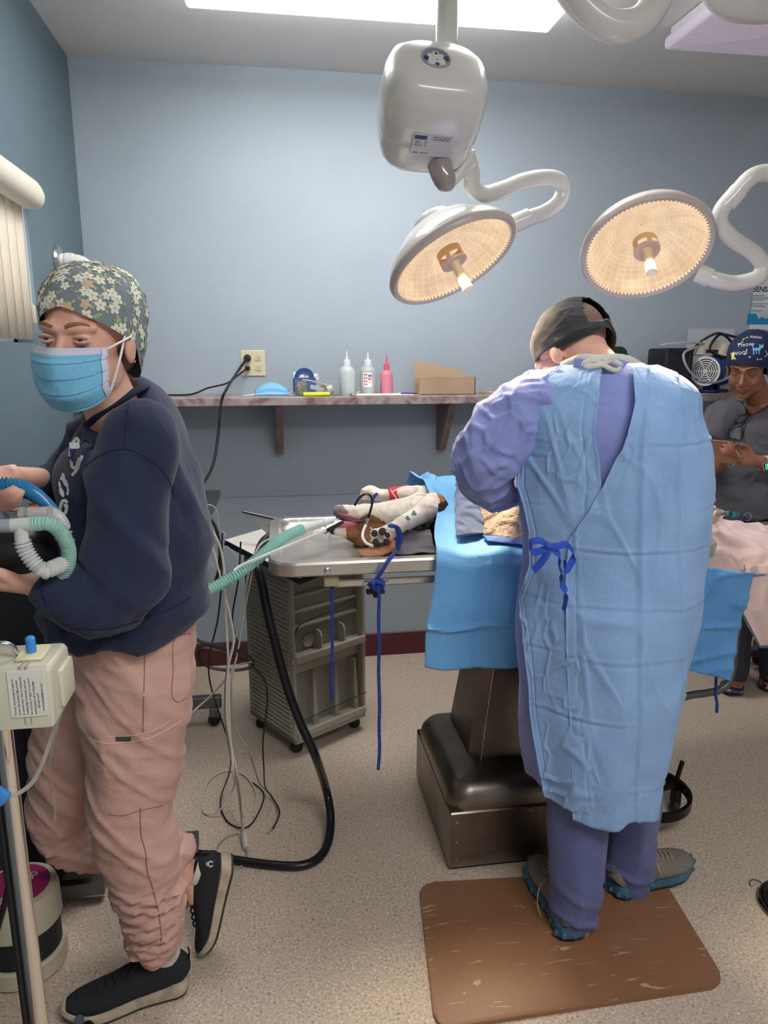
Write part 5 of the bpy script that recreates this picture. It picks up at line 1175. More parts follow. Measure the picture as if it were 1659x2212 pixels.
# trousers
def p2f(p, n): return .005*ns(p, (8, 8, 4), 4)+.007*ridge(Vector((p.x, p.y, p.z*.4)), (14, 8, 8), 3, .3)+.009*ridge(Vector((p.x, p.y, p.z+p.x*.5)), (4, 4, 20), 6, .35)*sm(.25, .1, p.z)
b = bm_new()
limb(b, [(1262, 1450, 1.59, 74, .11), (1255, 1600, 1.585, 70, .1), (1250, 1740, 1.575, 64, .085), (1246, 1850, 1.56, 60, .075), (1243, 1930, 1.55, 52, .066), (1243, 1960, 1.55, 44, .06), (1246, 1984, 1.55, 38, .055)], n=28)
limb(b, [(1352, 1450, 1.64, 72, .11), (1360, 1600, 1.655, 64, .1), (1362, 1740, 1.67, 56, .085), (1356, 1820, 1.68, 54, .078), (1352, 1880, 1.69, 50, .07), (1346, 1915, 1.695, 44, .062)], n=28)
pants2 = bake('scrub_trousers', b, clothmat('scrub_slate_blue', (92, 100, 146), .85, 5, 700), SG, vox=.006, smooth=5, fn=p2f)
# shoes
s_u = M('grey_mesh', (128, 120, 108), .85, bump=.6, bs=420); s_m = M('teal_sole', (62, 104, 124), .5, var=14, vs=40); s_o = M('dark_outsole', (34, 42, 50), .7); s_l = M('tan_lace', (168, 148, 122), .8)
h1 = Z(1243, 2040, .012)
d1 = Z(1160, 1874, .012)-h1
sA, TA = shoe(SG, (h1.x, h1.y+.005, .012), (d1.x, d1.y, 0), (0, 0, 1), .295, s_u, s_m, s_o, wd=1.08, collar=.075, laces=s_l, lumps=True)
h2 = Z(1322, 1936, .012); d2 = Z(1452, 1886, .012)-h2
sB, TB_ = shoe(SG, (h2.x, h2.y+.005, .012), (d2.x, d2.y, 0), (0, 0, 1), .295, s_u, s_m, s_o, wd=1.08, collar=.075, laces=s_l, lumps=True)
b = bm_new(); tube(b, [TA @ Vector(v) for v in ((.13, .03, .09), (.12, .055, .07), (.1, .066, .04), (.085, .06, .01))], .0016, n=6); obj('loose_lace', b, s_l, sA)
b = bm_new(); tube(b, [TB_ @ Vector(v) for v in ((.13, -.02, .1), (.12, -.045, .085), (.125, -.058, .06))], .0016, n=6); obj('loose_lace', b, s_l, sB)
# ------------------------------------------------------------------ woman at the left
W1 = thing('person', 'person in a floral cap, blue mask, navy sweatshirt and pink trousers, standing on one leg', 'person', (-.3, 1.52, 0))
fac = Vector((-.30, -.95, -.07)).normalized()
eye = Y(141, 733, 1.37)
x_ = fac.cross(Vector((.04, 0, 1))).normalized(); z_ = x_.cross(fac)
TH = Matrix((x_, fac, z_)).transposed().to_4x4(); TH.translation = eye-fac*.078
b = bm_new(); head_shape(b, TH, s=1.0)
nb = TH @ Vector((0, -.015, -.06))
tube(b, [nb, Y(232, 855, 1.46), Y(258, 930, 1.52), Y(280, 1010, 1.55)], [(.05, .05), (.05, .052), (.06, .07), (.1, .12)], n=24, sub=5, ref=(0, 1, 0))
tube(b, [Y(280, 1000, 1.55), Y(285, 1150, 1.55), Y(290, 1300, 1.55), Y(290, 1400, 1.55)], [(.1, .14), (.09, .12), (.1, .14), (.1, .14)], n=20, sub=4, ref=(0, 1, 0))
# arms and hands
tube(b, [Y(285, 960, 1.42), Y(275, 1100, 1.36), Y(262, 1255, 1.33), Y(180, 1285, 1.3), Y(100, 1266, 1.29), Y(66, 1262, 1.285)], [.045, .042, .038, .034, .026, .024], n=16, sub=5)
hand_shape(b, Y(70, 1262, 1.285), (-1, .08, .06), (0, -1, .25), [.35, .3, .3, .35], s=-.95, thumb=(.8, .5, -.35))
tube(b, [Y(230, 950, 1.68), Y(160, 1010, 1.66), Y(110, 1040, 1.62), Y(50, 1033, 1.5), Y(10, 1030, 1.44)], [.045, .04, .034, .023, .023], n=16, sub=5)
hand_shape(b, Y(18, 1031, 1.45), (-.75, -.55, -.1), (0, -.35, -.9), [.9, .9, .9, .9], s=-.9, thumb=(.6, .7, .2))
# finger tips of the far hand coming round the blue hose
for k, (p, q, r_) in enumerate((((-30, 1080), (40, 1056), 9), ((-30, 1086), (20, 1070), 9), ((-10, 1085), (47, 1060), 8))):
    pass
tube(b, [Y(-45, 1060, 1.38), Y(-15, 1078, 1.3), Y(12, 1066, 1.26), Y(32, 1056, 1.255), Y(37, 1055, 1.255)], [.011, .010, .0085, .0075, .004], n=12, sub=4)
tube(b, [Y(-45, 1080, 1.38), Y(-5, 1085, 1.29), Y(28, 1078, 1.262), Y(47, 1062, 1.26), Y(51, 1058, 1.26)], [.011, .010, .0085, .0075, .004], n=12, sub=4)
tube(b, [Y(-45, 1090, 1.38), Y(0, 1098, 1.3), Y(36, 1086, 1.27), Y(44, 1078, 1.27)], [.010, .009, .008, .005], n=12, sub=4)
tube(b, [Y(-45, 1070, 1.38), Y(-90, 1062, 1.42), Y(-60, 1040, 1.45)], [.03, .03, .025], n=12, sub=3)
# legs and feet
def legs(b):
    tube(b, [Y(290, 1390, 1.53), Y(290, 1560, 1.5), Y(290, 1760, 1.49), Y(320, 1950, 1.5), Y(332, 2050, 1.52), Y(330, 2120, 1.53)], [.08, .07, .05, .045, .033, .036], n=18, sub=5)
    tube(b, [Y(240, 1390, 1.62), Y(170, 1600, 1.66), Y(130, 1770, 1.67), Y(250, 1822, 1.66), Y(380, 1868, 1.64), Y(410, 1900, 1.635), Y(425, 1935, 1.635)], [.08, .07, .05, (.045), .034, .034, .034], n=18, sub=5)
legs(b)
body1 = bake('body', b, skin_l, W1, vox=.0042, smooth=4)
head_details(TH, W1, skin=skin_l, brow=(150, 104, 84), iris=(70, 62, 60))
# hair wisps at the nape
b = bm_new()
for k in range(16):
    a = Y(255+k*1.6, 790, 1.5); tube(b, [TH @ Vector((.04+.003*(k % 5), -.075, -.03)), Y(268+k*1.2, 800+k, 1.5), Y(270+k*1.4+(k % 3)*3, 830+(k*7) % 20, 1.51)], .0009, n=5, sub=4)
obj('hair_wisps', b, M('hair_brown', (120, 86, 62), .6), W1)
ellip_b = bm_new(); ellip(ellip_b, TH @ Vector((0, -.045, -.02)), (.068, .05, .06)); obj('hair', ellip_b, M('hair_brown', (120, 86, 62), .6), W1)
# floral cap
cap_m = [M('cap_grey', (126, 136, 140), .85, bump=.25, bs=500), M('petal_white', (226, 226, 212), .85), M('leaf_green', (168, 182, 132), .85), M('petal_tan', (206, 182, 152), .85), M('petal_heart', (206, 190, 130), .85)]
def flowers(b, F_, tree):
    rnd = random.Random(5); pts = []; tries = 0
    while len(pts) < 240 and tries < 9000:
        tries += 1; f = rnd.choice(F_); c = f.calc_center_median()
        if any((c-p[0]).length < .0118 for p in pts): continue
        pts.append((c, f.normal.copy()))
    for k, (c, nn) in enumerate(pts):
        out = nn if nn.dot(c-TH.translation) > 0 else -nn
        ux = Vector((rnd.uniform(-1, 1), rnd.uniform(-1, 1), rnd.uniform(-1, 1))); kind = k % 5
        if kind < 3:
            r = rnd.uniform(.008, .012); mi = 3 if kind == 2 and k % 2 else 1
            stamp(b, tree, c, out, ux, [(petal(2*math.pi*q/5, .12, 1, .33), mi) for q in range(5)]+[([(.2*math.cos(t*math.pi/3), .2*math.sin(t*math.pi/3)) for t in range(6)], 4)], r)
            stamp(b, tree, c, out, ux, [(petal(2*math.pi*q/3+.6, 1.0, 1.75, .22), 2) for q in range(3)], r, .0005)
        elif kind == 3: stamp(b, tree, c, out, ux, [(petal(q*.9, .2, 1.6, .3), 2) for q in range(3)], .006)
        else: stamp(b, tree, c, out, ux, [([(x+.22*math.cos(t*math.pi/3), y+.22*math.sin(t*math.pi/3)) for t in range(6)], 1) for x, y in ((0, 0), (.6, .1), (.2, .6), (-.4, .3), (.8, .7), (-.1, -.5))], .0055)
def brim1(a):
    c = math.cos(a); return .056*max(0, c)**.8-.075*max(0, -c)**.6-.022*abs(math.sin(a))
cap1 = fl_cap('floral_cap', TH, cap_m, W1, rx=.086, ry=.108, rz=.082, cy=-.022, cz=.052, brim=brim1, puff=.022, prints=flowers)
ex = frame(TH @ Vector((-.083, -.052, -.01)), (1, 0, 0), z=(0, 0, 1))
b = bm_new()
sd_ = 1
# gathered knot and dangling green tie at the side-back of the cap (viewer's right)
K = Y(280, 718, 1.47)
tube(b, [K+Vector(v) for v in ((-.01, 0, .02), (.004, -.012, .008), (.0, -.016, -.01), (-.008, -.008, -.03), (-.006, 0, -.05))], [.008, .014, .012, .013, .008], n=12, sub=4); obj('cap_knot', b, cap_m[0], cap1)
b = bm_new(); G = Y(290, 752, 1.46); prism(b, [(0, .012), (.022, -.004), (.0, -.006)], 0, .003, Matrix.Translation(G) @ Matrix.Rotation(math.pi/2, 4, 'X')); obj('green_tie_end', b, M('tie_green', (24, 104, 74), .7), cap1)
# mask
mk1 = thing('face_mask', None, None, TH.translation)
for kk in list(mk1.keys()): del mk1[kk]
mk1.parent = W1; mk1.matrix_parent_inverse = world_of(W1).inverted()
mblue = clothmat('mask_fabric', (122, 190, 226), .85, 3, 500)
mwhite = M('mask_white', (206, 212, 228), .85, bump=.3, bs=400)
def msk(u, v, off=0):
    a = (u-.5)*2; z = -.012-.114*v+.034*v*a*a; w_ = .072-.006*abs(v-.5)-.004*v
    x = w_*math.sin(a*1.25)/math.sin(1.25)
    front = .118-.006*v-.022*sm(.75, 1, v)-.012*sm(.3, 0, v)+.012*math.exp(-((a)/.35)**2)*(1-sm(.2, .9, v))
    y = .026+(front-.026)*math.cos(a*1.18)**.75 if abs(a*1.18) < 1.57 else .02
    pl_ = .0024*((v*4.2+.12*a*a) % 1.0)+.0016*math.exp(-(((v-.13)/.02)**2))
    d = Vector((math.sin(a), math.cos(a), 0))
    return TH @ (Vector((x, y, z))+d*(pl_+off))
b = bm_new(); grid(b, lambda u, v: msk(u, .1+.9*v), 60, 90); o = obj('pleated_front', b, mblue, mk1, angle=30); solid(o, .0015, -1)
b = bm_new(); grid(b, lambda u, v: msk(u, .0+.11*v, .0008), 50, 6); o = obj('nose_band', b, mwhite, mk1); solid(o, .0022, -1)
for sgn, uu in ((1, .997), (-1, .003)):
    b = bm_new(); grid(b, lambda u, v: msk(uu-sgn*.07*u, .02+.96*v, .001), 5, 40); o = obj('side_binding', b, mwhite if sgn < 0 else mblue, mk1); solid(o, .0022, -1)
# right edge lies lower and shows the white lining
b = bm_new(); 
kk_ = K+Vector((0, -.02, -.0))
side = 0.003 if (TH @ Vector((-.07, 0, 0))).x > (TH @ Vector((.07, 0, 0))).x else .997
ear_b = TH @ Vector((-.08 if side < .5 else .08, -.04, .0))
e1, e2 = msk(side, .03, .002), msk(side, .95, .002)
K2 = Y(275, 728, 1.41); K3 = Y(271, 715, 1.41)
def loop(a, c, mid): tube(b, [a, a.lerp(c, .5)+mid, c], .0021, n=8, sub=8)
loop(e1, Y(284, 726, 1.42), Vector((.003, -.012, 0))); loop(e2, Y(272, 712, 1.415), Vector((.006, -.02, 0)))
obj('ear_loop', b, M('elastic_white', (235, 236, 236), .7), mk1)
b = bm_new(); p = TH @ Vector((-.084 if side < .5 else .084, -.004, -.042)); ellip(b, p, (.002, .002, .002), n=8); obj('ear_stud', b, M('stud_gold', (220, 190, 140), .2, 1), W1)
# sweatshirt
def shirt_f(p, n):
    d = .010*ns(p, (5, 5, 7), 2)+.006*ns(p, (12, 12, 14), 5)
    d += .013*ridge(p+Vector((p.z*.5, 0, 0)), (9, 4, 3.2), 3, .45)
    d += .014*ridge(Vector((p.x, p.y, p.z+p.x*.9)), (2.5, 3, 11), 8, .4)*sm(1.25, 1.05, p.z)
    d += .009*ridge(Vector((p.x, p.y, p.z-p.x*.7)), (4, 3, 17), 12, .3)*sm(1.2, 1.0, p.z)
    return d
b = bm_new()
T1 = [(262, 868, 1.50, 50, .066), (270, 890, 1.515, 74, .105), (284, 925, 1.53, 98, .155), (282, 975, 1.54, 116, .175), (281, 1050, 1.55, 143, .175), (289, 1150, 1.55, 149, .175), (282, 1250, 1.55, 150, .175), (267, 1285, 1.545, 150, .17), (262, 1316, 1.545, 146, .165), (262, 1330, 1.545, 138, .155)]
P = [Y(a, c, d) for a, c, d, _, _ in T1]
# tilt the hem so the back is higher
R_ = [(s[3]*mpp(p), s[4]) for s, p in zip(T1, P)]
rg = tube(b, P, R_, n=40, sub=5, ref=(0, 1, 0), e=.92)
for ring in rg:
    for v in ring:
        t = sm(1.0, .8, v.co.z); v.co.z += t*(v.co.x+.27)*.22
limb(b, [(300, 900, 1.44, 56, .05), (298, 950, 1.415, 74, .07), (285, 1030, 1.385, 77, .072), (278, 1120, 1.365, 76, .07), (275, 1200, 1.35, 78, .07), (258, 1262, 1.34, 76, .068), (200, 1284, 1.32, 62, .058), (150, 1284, 1.305, 54, .05), (108, 1268, 1.29, 44, .04), (88, 1260, 1.285, 38, .034)], n=26, ref=(0, 1, 0))
limb(b, [(235, 920, 1.66, 50, .06), (190, 975, 1.68, 56, .065), (150, 1035, 1.66, 52, .06), (110, 1048, 1.6, 38, .045), (75, 1040, 1.55, 27, .03), (60, 1038, 1.52, 25, .028)], n=24, ref=(0, 1, 0))
navy = clothmat('navy_fleece', (31, 39, 67), .95, 4, 700, .15)
shirt = bake('sweatshirt', b, navy, W1, vox=.006, smooth=8, fn=shirt_f)
ts = bvh(shirt)
nv2 = M('navy_rib', (30, 38, 64), .95, bump=.5, bs=300)
b = bm_new(); nc = Y(252, 872, 1.485); cc = []
for k in range(17):
    a = 2*math.pi*k/16; cc.append(nc+Vector((.053*math.cos(a), .062*math.sin(a), .036*math.cos(a)-.004)))
tube(b, cc, (.011, .006), n=12, sub=3, ref=(0, 0, 1)); obj('collar', b, nv2, shirt)
for nm, pts in (('shoulder_seam', [(184, 1008), (215, 985), (262, 970), (305, 982), (345, 1010), (368, 1045), (378, 1080)]), ('shoulder_seam', [(282, 850), (275, 900), (268, 968)])): line_on(nm, pts, ts, .0016, nv2, shirt)
line_on('hem_band_edge', [(112, 1325), (150, 1350), (220, 1358), (300, 1340), (360, 1318), (412, 1290)], ts, .002, nv2, shirt)
line_on('cuff_edge', [(100, 1228), (92, 1250), (92, 1280), (104, 1308)], ts, .002, nv2, shirt)
# lettering down the chest front
lt_w = M('print_white', (206, 208, 206), .8)
def stroke_on(name, pts, w0, tree, mat, parent, sub=8, off=.0012):
    P = cr(pts, sub); b = bm_new(); V = []
    for i, p in enumerate(P):
        q = P[min(i+1, len(P)-1)]; r = P[max(i-1, 0)]; dx, dy = q[0]-r[0], q[1]-r[1]; L = math.hypot(dx, dy) or 1; nx, ny = -dy/L, dx/L
        w_ = w0 if len(p) < 3 else p[2]
        a, c = hit(p[0]+nx*w_, p[1]+ny*w_, tree, off), hit(p[0]-nx*w_, p[1]-ny*w_, tree, off)
        V.append((b.verts.new(a), b.verts.new(c)) if a and c else None)
    for s0, s1 in zip(V, V[1:]):
        if s0 and s1: b.faces.new((s0[0], s0[1], s1[1], s1[0]))
    return obj(name, b, mat, parent)
def cp(x, y): return x/3.318, 540+y/3.318
for pts, w_ in (([cp(500, 1480), cp(520, 1400), cp(548, 1355), cp(568, 1380)], 3), ([cp(515, 1500), cp(520, 1550), cp(545, 1560), cp(575, 1490)], 3.2), ([cp(520, 1615), cp(560, 1560), cp(592, 1475)], 2.6), ([cp(440, 1650), cp(452, 1620), cp(465, 1605)], 2.5)): stroke_on('chest_lettering', pts, w_, ts, lt_w, shirt)
def cq(x, y): return x/6.9125, 1000+y/6.9125
for pts, w_ in (([cq(1010, 600), cq(975, 560), cq(930, 590), cq(905, 700), cq(930, 770), cq(985, 740), cq(1000, 640), cq(960, 640)], 3.4), ([cq(1075, 1010), cq(1060, 1060), cq(1090, 1150), cq(1120, 1130)], 3), ([cq(1015, 340), cq(1022, 420), cq(1010, 480)], 2.2), ([cq(1080, 190), cq(1150, 110), cq(1195, 20)], 3)): stroke_on('chest_lettering', pts, w_, ts, lt_w, shirt)
for (x, y), rx_, ry_, an in ((cq(985, 290), 5, 12, .45), (cq(930, 440), 4.6, 11, .35), (cq(960, 200), 3, 8, .3), (cq(900, 330), 2.4, 8, .2)):
    def f(u, v): 
        r, t = v, u*2*math.pi; X_, Y_ = rx_*r*math.cos(t), ry_*r*math.sin(t); return x+X_*math.cos(an)-Y_*math.sin(an)*-1, y+X_*math.sin(an)*-1+Y_*math.cos(an)
    patch_on('paw_print', f, 16, 3, ts, lt_w, shirt)
b = bm_new(); tube(b, [hit(x, y, ts, .004) for x, y in ((183, 945), (180, 960), (172, 965))], .0012, n=6, sub=4); cl_ = obj('badge_clip', b, M('chrome', (210, 212, 214), .15, 1), W1)
b = bm_new(); q = hit(166, 968, ts, .006); box(b, (q.x-.009, q.y-.003, q.z-.03), (q.x+.009, q.y+.001, q.z-.004), .002); obj('badge_vial', b, M('vial_navy', (44, 50, 80), .2), cl_); b = bm_new(); box(b, (q.x-.009, q.y-.004, q.z-.006), (q.x+.009, q.y+.001, q.z+.006), .001, 1); obj('badge_label', b, lt_w, cl_)
# trousers
def pants_f(p, n):
    lo = sm(.42, .3, p.z); 
    d = .004*ns(p, (9, 9, 6), 1)
    d += .014*ridge(Vector((p.x*.6, p.y*.5, p.z+p.x*.35)), (5, 5, 26), 3, .42)*(.2+.8*lo)
    d += .011*ridge(Vector((p.x*.6, p.y, p.z-p.x*.4)), (7, 6, 42), 9, .4)*lo
    d += .010*ridge(Vector((p.x, p.y, p.z-p.x*.8)), (8, 3, 6), 6, .35)*(1-lo)+.006*ridge(Vector((p.x, p.y, p.z+p.x*1.3)), (3, 3, 15), 16, .3)*(1-lo)
    return d
b = bm_new()
near = [(270, 1300, 1.545, 132, .14), (280, 1410, 1.53, 134, .13), (296, 1480, 1.505, 120, .115), (289, 1560, 1.5, 108, .105), (288, 1650, 1.495, 92, .098), (287, 1750, 1.49, 78, .088), (291, 1800, 1.49, 77, .082), (303, 1850, 1.49, 72, .078), (319, 1900, 1.495, 63, .07), (331, 1950, 1.5, 55, .062), (335, 1990, 1.505, 51, .056), (334, 2020, 1.51, 46, .05), (332, 2040, 1.515, 40, .045)]
limb(b, near, n=32)
limb(b, [(225, 1310, 1.62, 80, .1), (200, 1470, 1.65, 86, .1), (172, 1580, 1.66, 80, .092), (147, 1680, 1.67, 74, .086), (130, 1750, 1.67, 64, .08), (150, 1796, 1.67, 46, .072), (200, 1815, 1.665, 42, .066), (260, 1822, 1.66, 42, .062), (320, 1834, 1.65, 42, .058), (368, 1850, 1.64, 38, .052), (388, 1862, 1.637, 33, .045)], n=28)
pink_p = clothmat('pink_scrub', (206, 162, 148), .8, 5, 800)
pants = bake('trousers', b, pink_p, W1, vox=.0055, smooth=6, fn=pants_f)
tp_ = bvh(pants)
seam = M('pink_seam', (150, 108, 98), .9); seam_l = M('pink_piping', (222, 186, 172), .8)
line_on('side_seam', [(312, 1385), (312, 1440), (310, 1520), (309, 1582)], tp_, .0013, seam, pants)
line_on('side_seam', [(303, 1745), (304, 1800), (314, 1840), (318, 1880), (330, 1920), (342, 1970), (348, 2020), (346, 2045)], tp_, .0015, seam, pants)
line_on('cargo_pocket_edge', [(203, 1600), (235, 1606), (300, 1600), (345, 1585), (393, 1556)], tp_, .0014, seam_l, pants)
line_on('cargo_pocket_edge', [(233, 1591), (280, 1590), (330, 1578), (370, 1556)], tp_, .0011, seam_l, pants)
line_on('back_pocket_edge', [(412, 1368), (376, 1382), (374, 1450), (371, 1500), (384, 1517), (404, 1506)], tp_, .0012, seam, pants)
line_on('knee_seam', [(232, 1758), (262, 1762), (300, 1752), (350, 1740)], tp_, .0012, seam, pants)
patch_on('pocket_tag', quadpx((250, 1590), (284, 1590), (284, 1600), (250, 1601)), 6, 3, tp_, M('tag_dark', (70, 74, 78), .8), pants, .002)
# shoes
sh_u = M('black_knit', (34, 36, 40), .85, bump=.5, bs=500); sh_m = M('dirty_midsole', (186, 170, 148), .7, var=22, vs=30); sh_o = M('dark_green_outsole', (52, 62, 54), .7)
hl_ = Z(404, 2122, 0)
so1, TS = shoe(W1, (hl_.x+.005, hl_.y-.005, .0), (-.975, -.2, 0), (0, 0, 1), .285, sh_u, sh_m, sh_o, collar=.08)
th_ = Vector(Y(508, 1850, 1.645)); toe = Z(457, 2052, .018)
so2, TS2 = shoe(W1, th_, (toe-th_), (-.98, -.1, .2), .262, sh_u, sh_m, sh_o, collar=.07)
b = bm_new(); s_ = [TS @ Vector(v) for v in ((.052, .0, .092), (.05, 0, .108))]; tube(b, s_, [(.034, .03), (.036, .031)], n=20, sub=1, ref=(0, 1, 0)); obj('sock', b, M('sock_white', (206, 196, 188), .9), so1)
b = bm_new(); s_ = [TS2 @ Vector(v) for v in ((.052, .0, .08), (.05, 0, .095))]; tube(b, s_, [(.034, .03), (.036, .031)], n=20, sub=1, ref=(0, 1, 0)); obj('sock', b, M('sock_white', (206, 196, 188), .9), so2)

u2 = [c for c in so2.children if c.name.startswith('upper')][0]; tu = bvh(u2)
stroke_on('side_mark', [(460, 1863), (454, 1861), (450, 1866), (454, 1872), (460, 1869)], 1.4, tu, lt_w, so2, off=.0012)
stroke_on('side_mark', [(447, 1862), (447, 1866), (447, 1871)], 1.0, tu, lt_w, so2, off=.0012)
# ------------------------------------------------------------------ the dog on the table
DG = thing('dog', 'white, tan and dark dog lying on its back on the steel table', 'dog', (.35, 2.08, TZ-.02))
b = bm_new()
limb(b, [(722, 1103, 2.06, 9, .012), (735, 1104, 2.06, 14, .02), (762, 1108, 2.06, 18, .026), (800, 1112, 2.07, 24, .034), (840, 1114, 2.08, 30, .045), (880, 1112, 2.1, 38, .06), (915, 1108, 2.12, 46, .07)], n=24)
limb(b, [(712, 1148, 2.05, 5, .012), (724, 1147, 2.05, 9, .02), (742, 1146, 2.05, 13, .026), (765, 1147, 2.06, 24, .036), (795, 1150, 2.07, 33, .045), (830, 1150, 2.08, 33, .05), (870, 1140, 2.1, 36, .06), (905, 1128, 2.12, 42, .07)], n=24)
limb(b, [(768, 1165, 2.04, 14, .02), (785, 1166, 2.04, 15, .024), (805, 1162, 2.05, 14, .02)], n=16)
P = [Y(900, 1108, 2.14), Y(940, 1112, 2.13), Vector((.6, 2.1, 1.02)), Vector((.75, 2.1, 1.02)), Vector((.95, 2.1, 1.015)), Vector((1.08, 2.1, 1.0))]
tube(b, P, [(.055, .075), (.062, .09), (.062, .11), (.062, .11), (.056, .1), (.04, .07)], n=28, sub=5, ref=(0, 1, 0))
limb(b, [(925, 1076, 2.2, 22, .035), (945, 1070, 2.2, 14, .03), (957, 1084, 2.18, 20, .035), (960, 1110, 2.16, 26, .04)], n=18)
# near front leg and paw
limb(b, [(826, 1162, 1.925, 20, .016), (834, 1156, 1.94, 21, .02), (848, 1146, 1.955, 18, .02), (870, 1133, 1.975, 17, .021), (895, 1119, 2.0, 19, .024), (918, 1104, 2.03, 25, .032), (940, 1095, 2.07, 34, .05)], n=22)
for dx, dy, r_ in ((-17, -13, 8.5), (1, -17, 9), (15, -3, 9), (13, 14, 8.5), (-12, 13, 9), (2, 17, 8)):
    q = Y(823+dx*.8, 1162+dy*.8, 1.918); ellip(b, q, (r_*mpp(q), .012, r_*mpp(q)), n=14)
# far leg
limb(b, [(788, 1067, 2.29, 12, .018), (799, 1065, 2.29, 16, .02), (815, 1068, 2.28, 13, .02), (840, 1071, 2.27, 14, .02), (865, 1071, 2.25, 17, .022), (890, 1070, 2.23, 22, .028), (925, 1078, 2.2, 28, .04)], n=20)
for dx, dy in ((-4, -8), (-7, 0), (-4, 8)):
    q = Y(788+dx*.6, 1068+dy, 2.28); ellip(b, q, (.010, .01, .007), n=12)
def inpoly(x, y, P):
    c = False; n = len(P)
    for i in range(n):
        x0, y0 = P[i]; x1, y1 = P[i-1]
        if (y0 > y) != (y1 > y) and x < (x1-x0)*(y-y0)/(y1-y0)+x0: c = not c
    return c
BR = [(748, 1130), (768, 1122), (798, 1110), (822, 1122), (845, 1140), (842, 1170), (815, 1190), (760, 1190), (748, 1168)]
DK = [(922, 1146), (944, 1112), (950, 1078), (962, 1062), (985, 1090), (985, 1180), (880, 1185), (862, 1170), (872, 1150), (905, 1136)]
GY = [(700, 1085), (738, 1090), (752, 1106), (748, 1124), (700, 1124)]
NO = [(690, 1130), (722, 1136), (722, 1160), (690, 1160)]
B2 = [(940, 1058), (962, 1060), (968, 1080), (950, 1086)]; B3 = [(862, 1150), (880, 1142), (890, 1170), (860, 1172)]
furw = NT('fur_white'); furw.col(furw.ramp(furw.noise(40, 4), [(.3, (216, 200, 178)), (.7, (240, 230, 212))])); furw.b.inputs['Roughness'].default_value = .8; furw.bump(furw.noise(1, 6, furw.coords((120, 700, 700))), .6, .004); furw.b.inputs['Sheen Weight'].default_value = .2
def fur(nm, c, c2):
    t = NT(nm); t.col(t.ramp(t.noise(60, 4), [(.3, c), (.7, c2)])); t.b.inputs['Roughness'].default_value = .75; t.bump(t.noise(1, 6, t.coords((120, 700, 700))), .6, .004); return t.m
dog = bake('body', b, [furw.m, fur('fur_tan', (128, 82, 46), (166, 114, 70)), fur('fur_dark', (34, 26, 24), (56, 44, 40)), fur('fur_grey', (112, 100, 96), (160, 146, 138)), M('nose_black', (28, 24, 26), .4)], DG, vox=.0036, smooth=4, fn=lambda p, n: .0015*ns(p, (60, 60, 60))+.003*ridge(p, (12, 20, 20), 5, .3))
for pl_ in dog.data.polygons:
    c = pl_.center; x, y = pj(c); x += 3*ns(c, (110, 110, 110)); y += 3*ns(c, (120, 120, 120), 7)
    if c.y < 1.962 and x < 862 or (c.y < 2.03 and inpoly(x, y, [(800, 1190), (800, 1135), (850, 1135), (915, 1095), (925, 1118), (870, 1150), (850, 1190)])): k = 0
    elif inpoly(x, y, B2) or inpoly(x, y, B3): k = 1
    elif inpoly(x, y, DK) or x > 985: k = 2
    elif inpoly(x, y, BR): k = 1
    elif inpoly(x, y, GY): k = 3
    elif inpoly(x, y, NO): k = 4
    else: k = 0
    pl_.material_index = k
td = bvh(dog)
# ear lying on the table
b = bm_new()
E0, E1, E2, E3 = Z(852, 1172, TZ+.01), Z(832, 1184, TZ+.0), Z(806, 1193, TZ-.006), Z(782, 1197, TZ-.008)
tube(b, [E0, E1, E2, E3, Z(774, 1199, TZ-.01)], [(.02, .012), (.034, .011), (.041, .0095), (.034, .008), (.012, .004)], n=24, sub=5, ref=(0, 0, 1)); bake('ear', b, M('ear_tan', (150, 98, 66), .7, var=12, vs=40, bump=.4, bs=200), DG, vox=.004, smooth=3, fn=lambda p, n: .003*ns(p, (40, 40, 40)))
# mouth
b = bm_new(); tube(b, [Y(x, y, 2.035) for x, y in ((772, 1128), (758, 1132), (742, 1133), (728, 1134))], [(.006, .01), (.0085, .014), (.009, .016), (.005, .01)], n=16, sub=4); obj('tongue', b, M('tongue_pink', (212, 116, 132), .3, coat=.4), DG)
b = bm_new(); tube(b, [Y(x, y, 2.045) for x, y in ((775, 1126), (750, 1120), (728, 1114))], [(.007, .014), (.009, .018), (.005, .012)], n=16, sub=4); obj('gum', b, M('gum_pink', (180, 84, 96), .3, coat=.4), DG)
b = bm_new(); tube(b, [Y(x, y, 2.03) for x, y in ((722, 1109), (736, 1117), (752, 1124), (770, 1127), (785, 1125))], [.003, .0045, .0055, .005, .003], n=10, sub=4); obj('lip', b, M('lip_dark', (48, 40, 44), .35), DG)
b = bm_new()
for x, y in ((726, 1113), (733, 1116), (748, 1122)): tube(b, [Y(x, y, 2.034), Y(x-1, y+6, 2.03)], [.0022, .0006], n=8, sub=1)
obj('teeth', b, M('tooth', (226, 214, 188), .3), DG)
ctm = M('black_plastic', (26, 28, 31), .5)
tag(obj('laryngoscope_clip', (lambda b: (tube(b, [Y(x, y, 2.025) for x, y in ((700, 1150), (720, 1139), (742, 1127))], [(.006, .004), (.007, .005), (.004, .003)], n=10, sub=4), b)[1])(bm_new()), ctm), 'black clip with a pale edge in the dog\'s open mouth', 'clip')
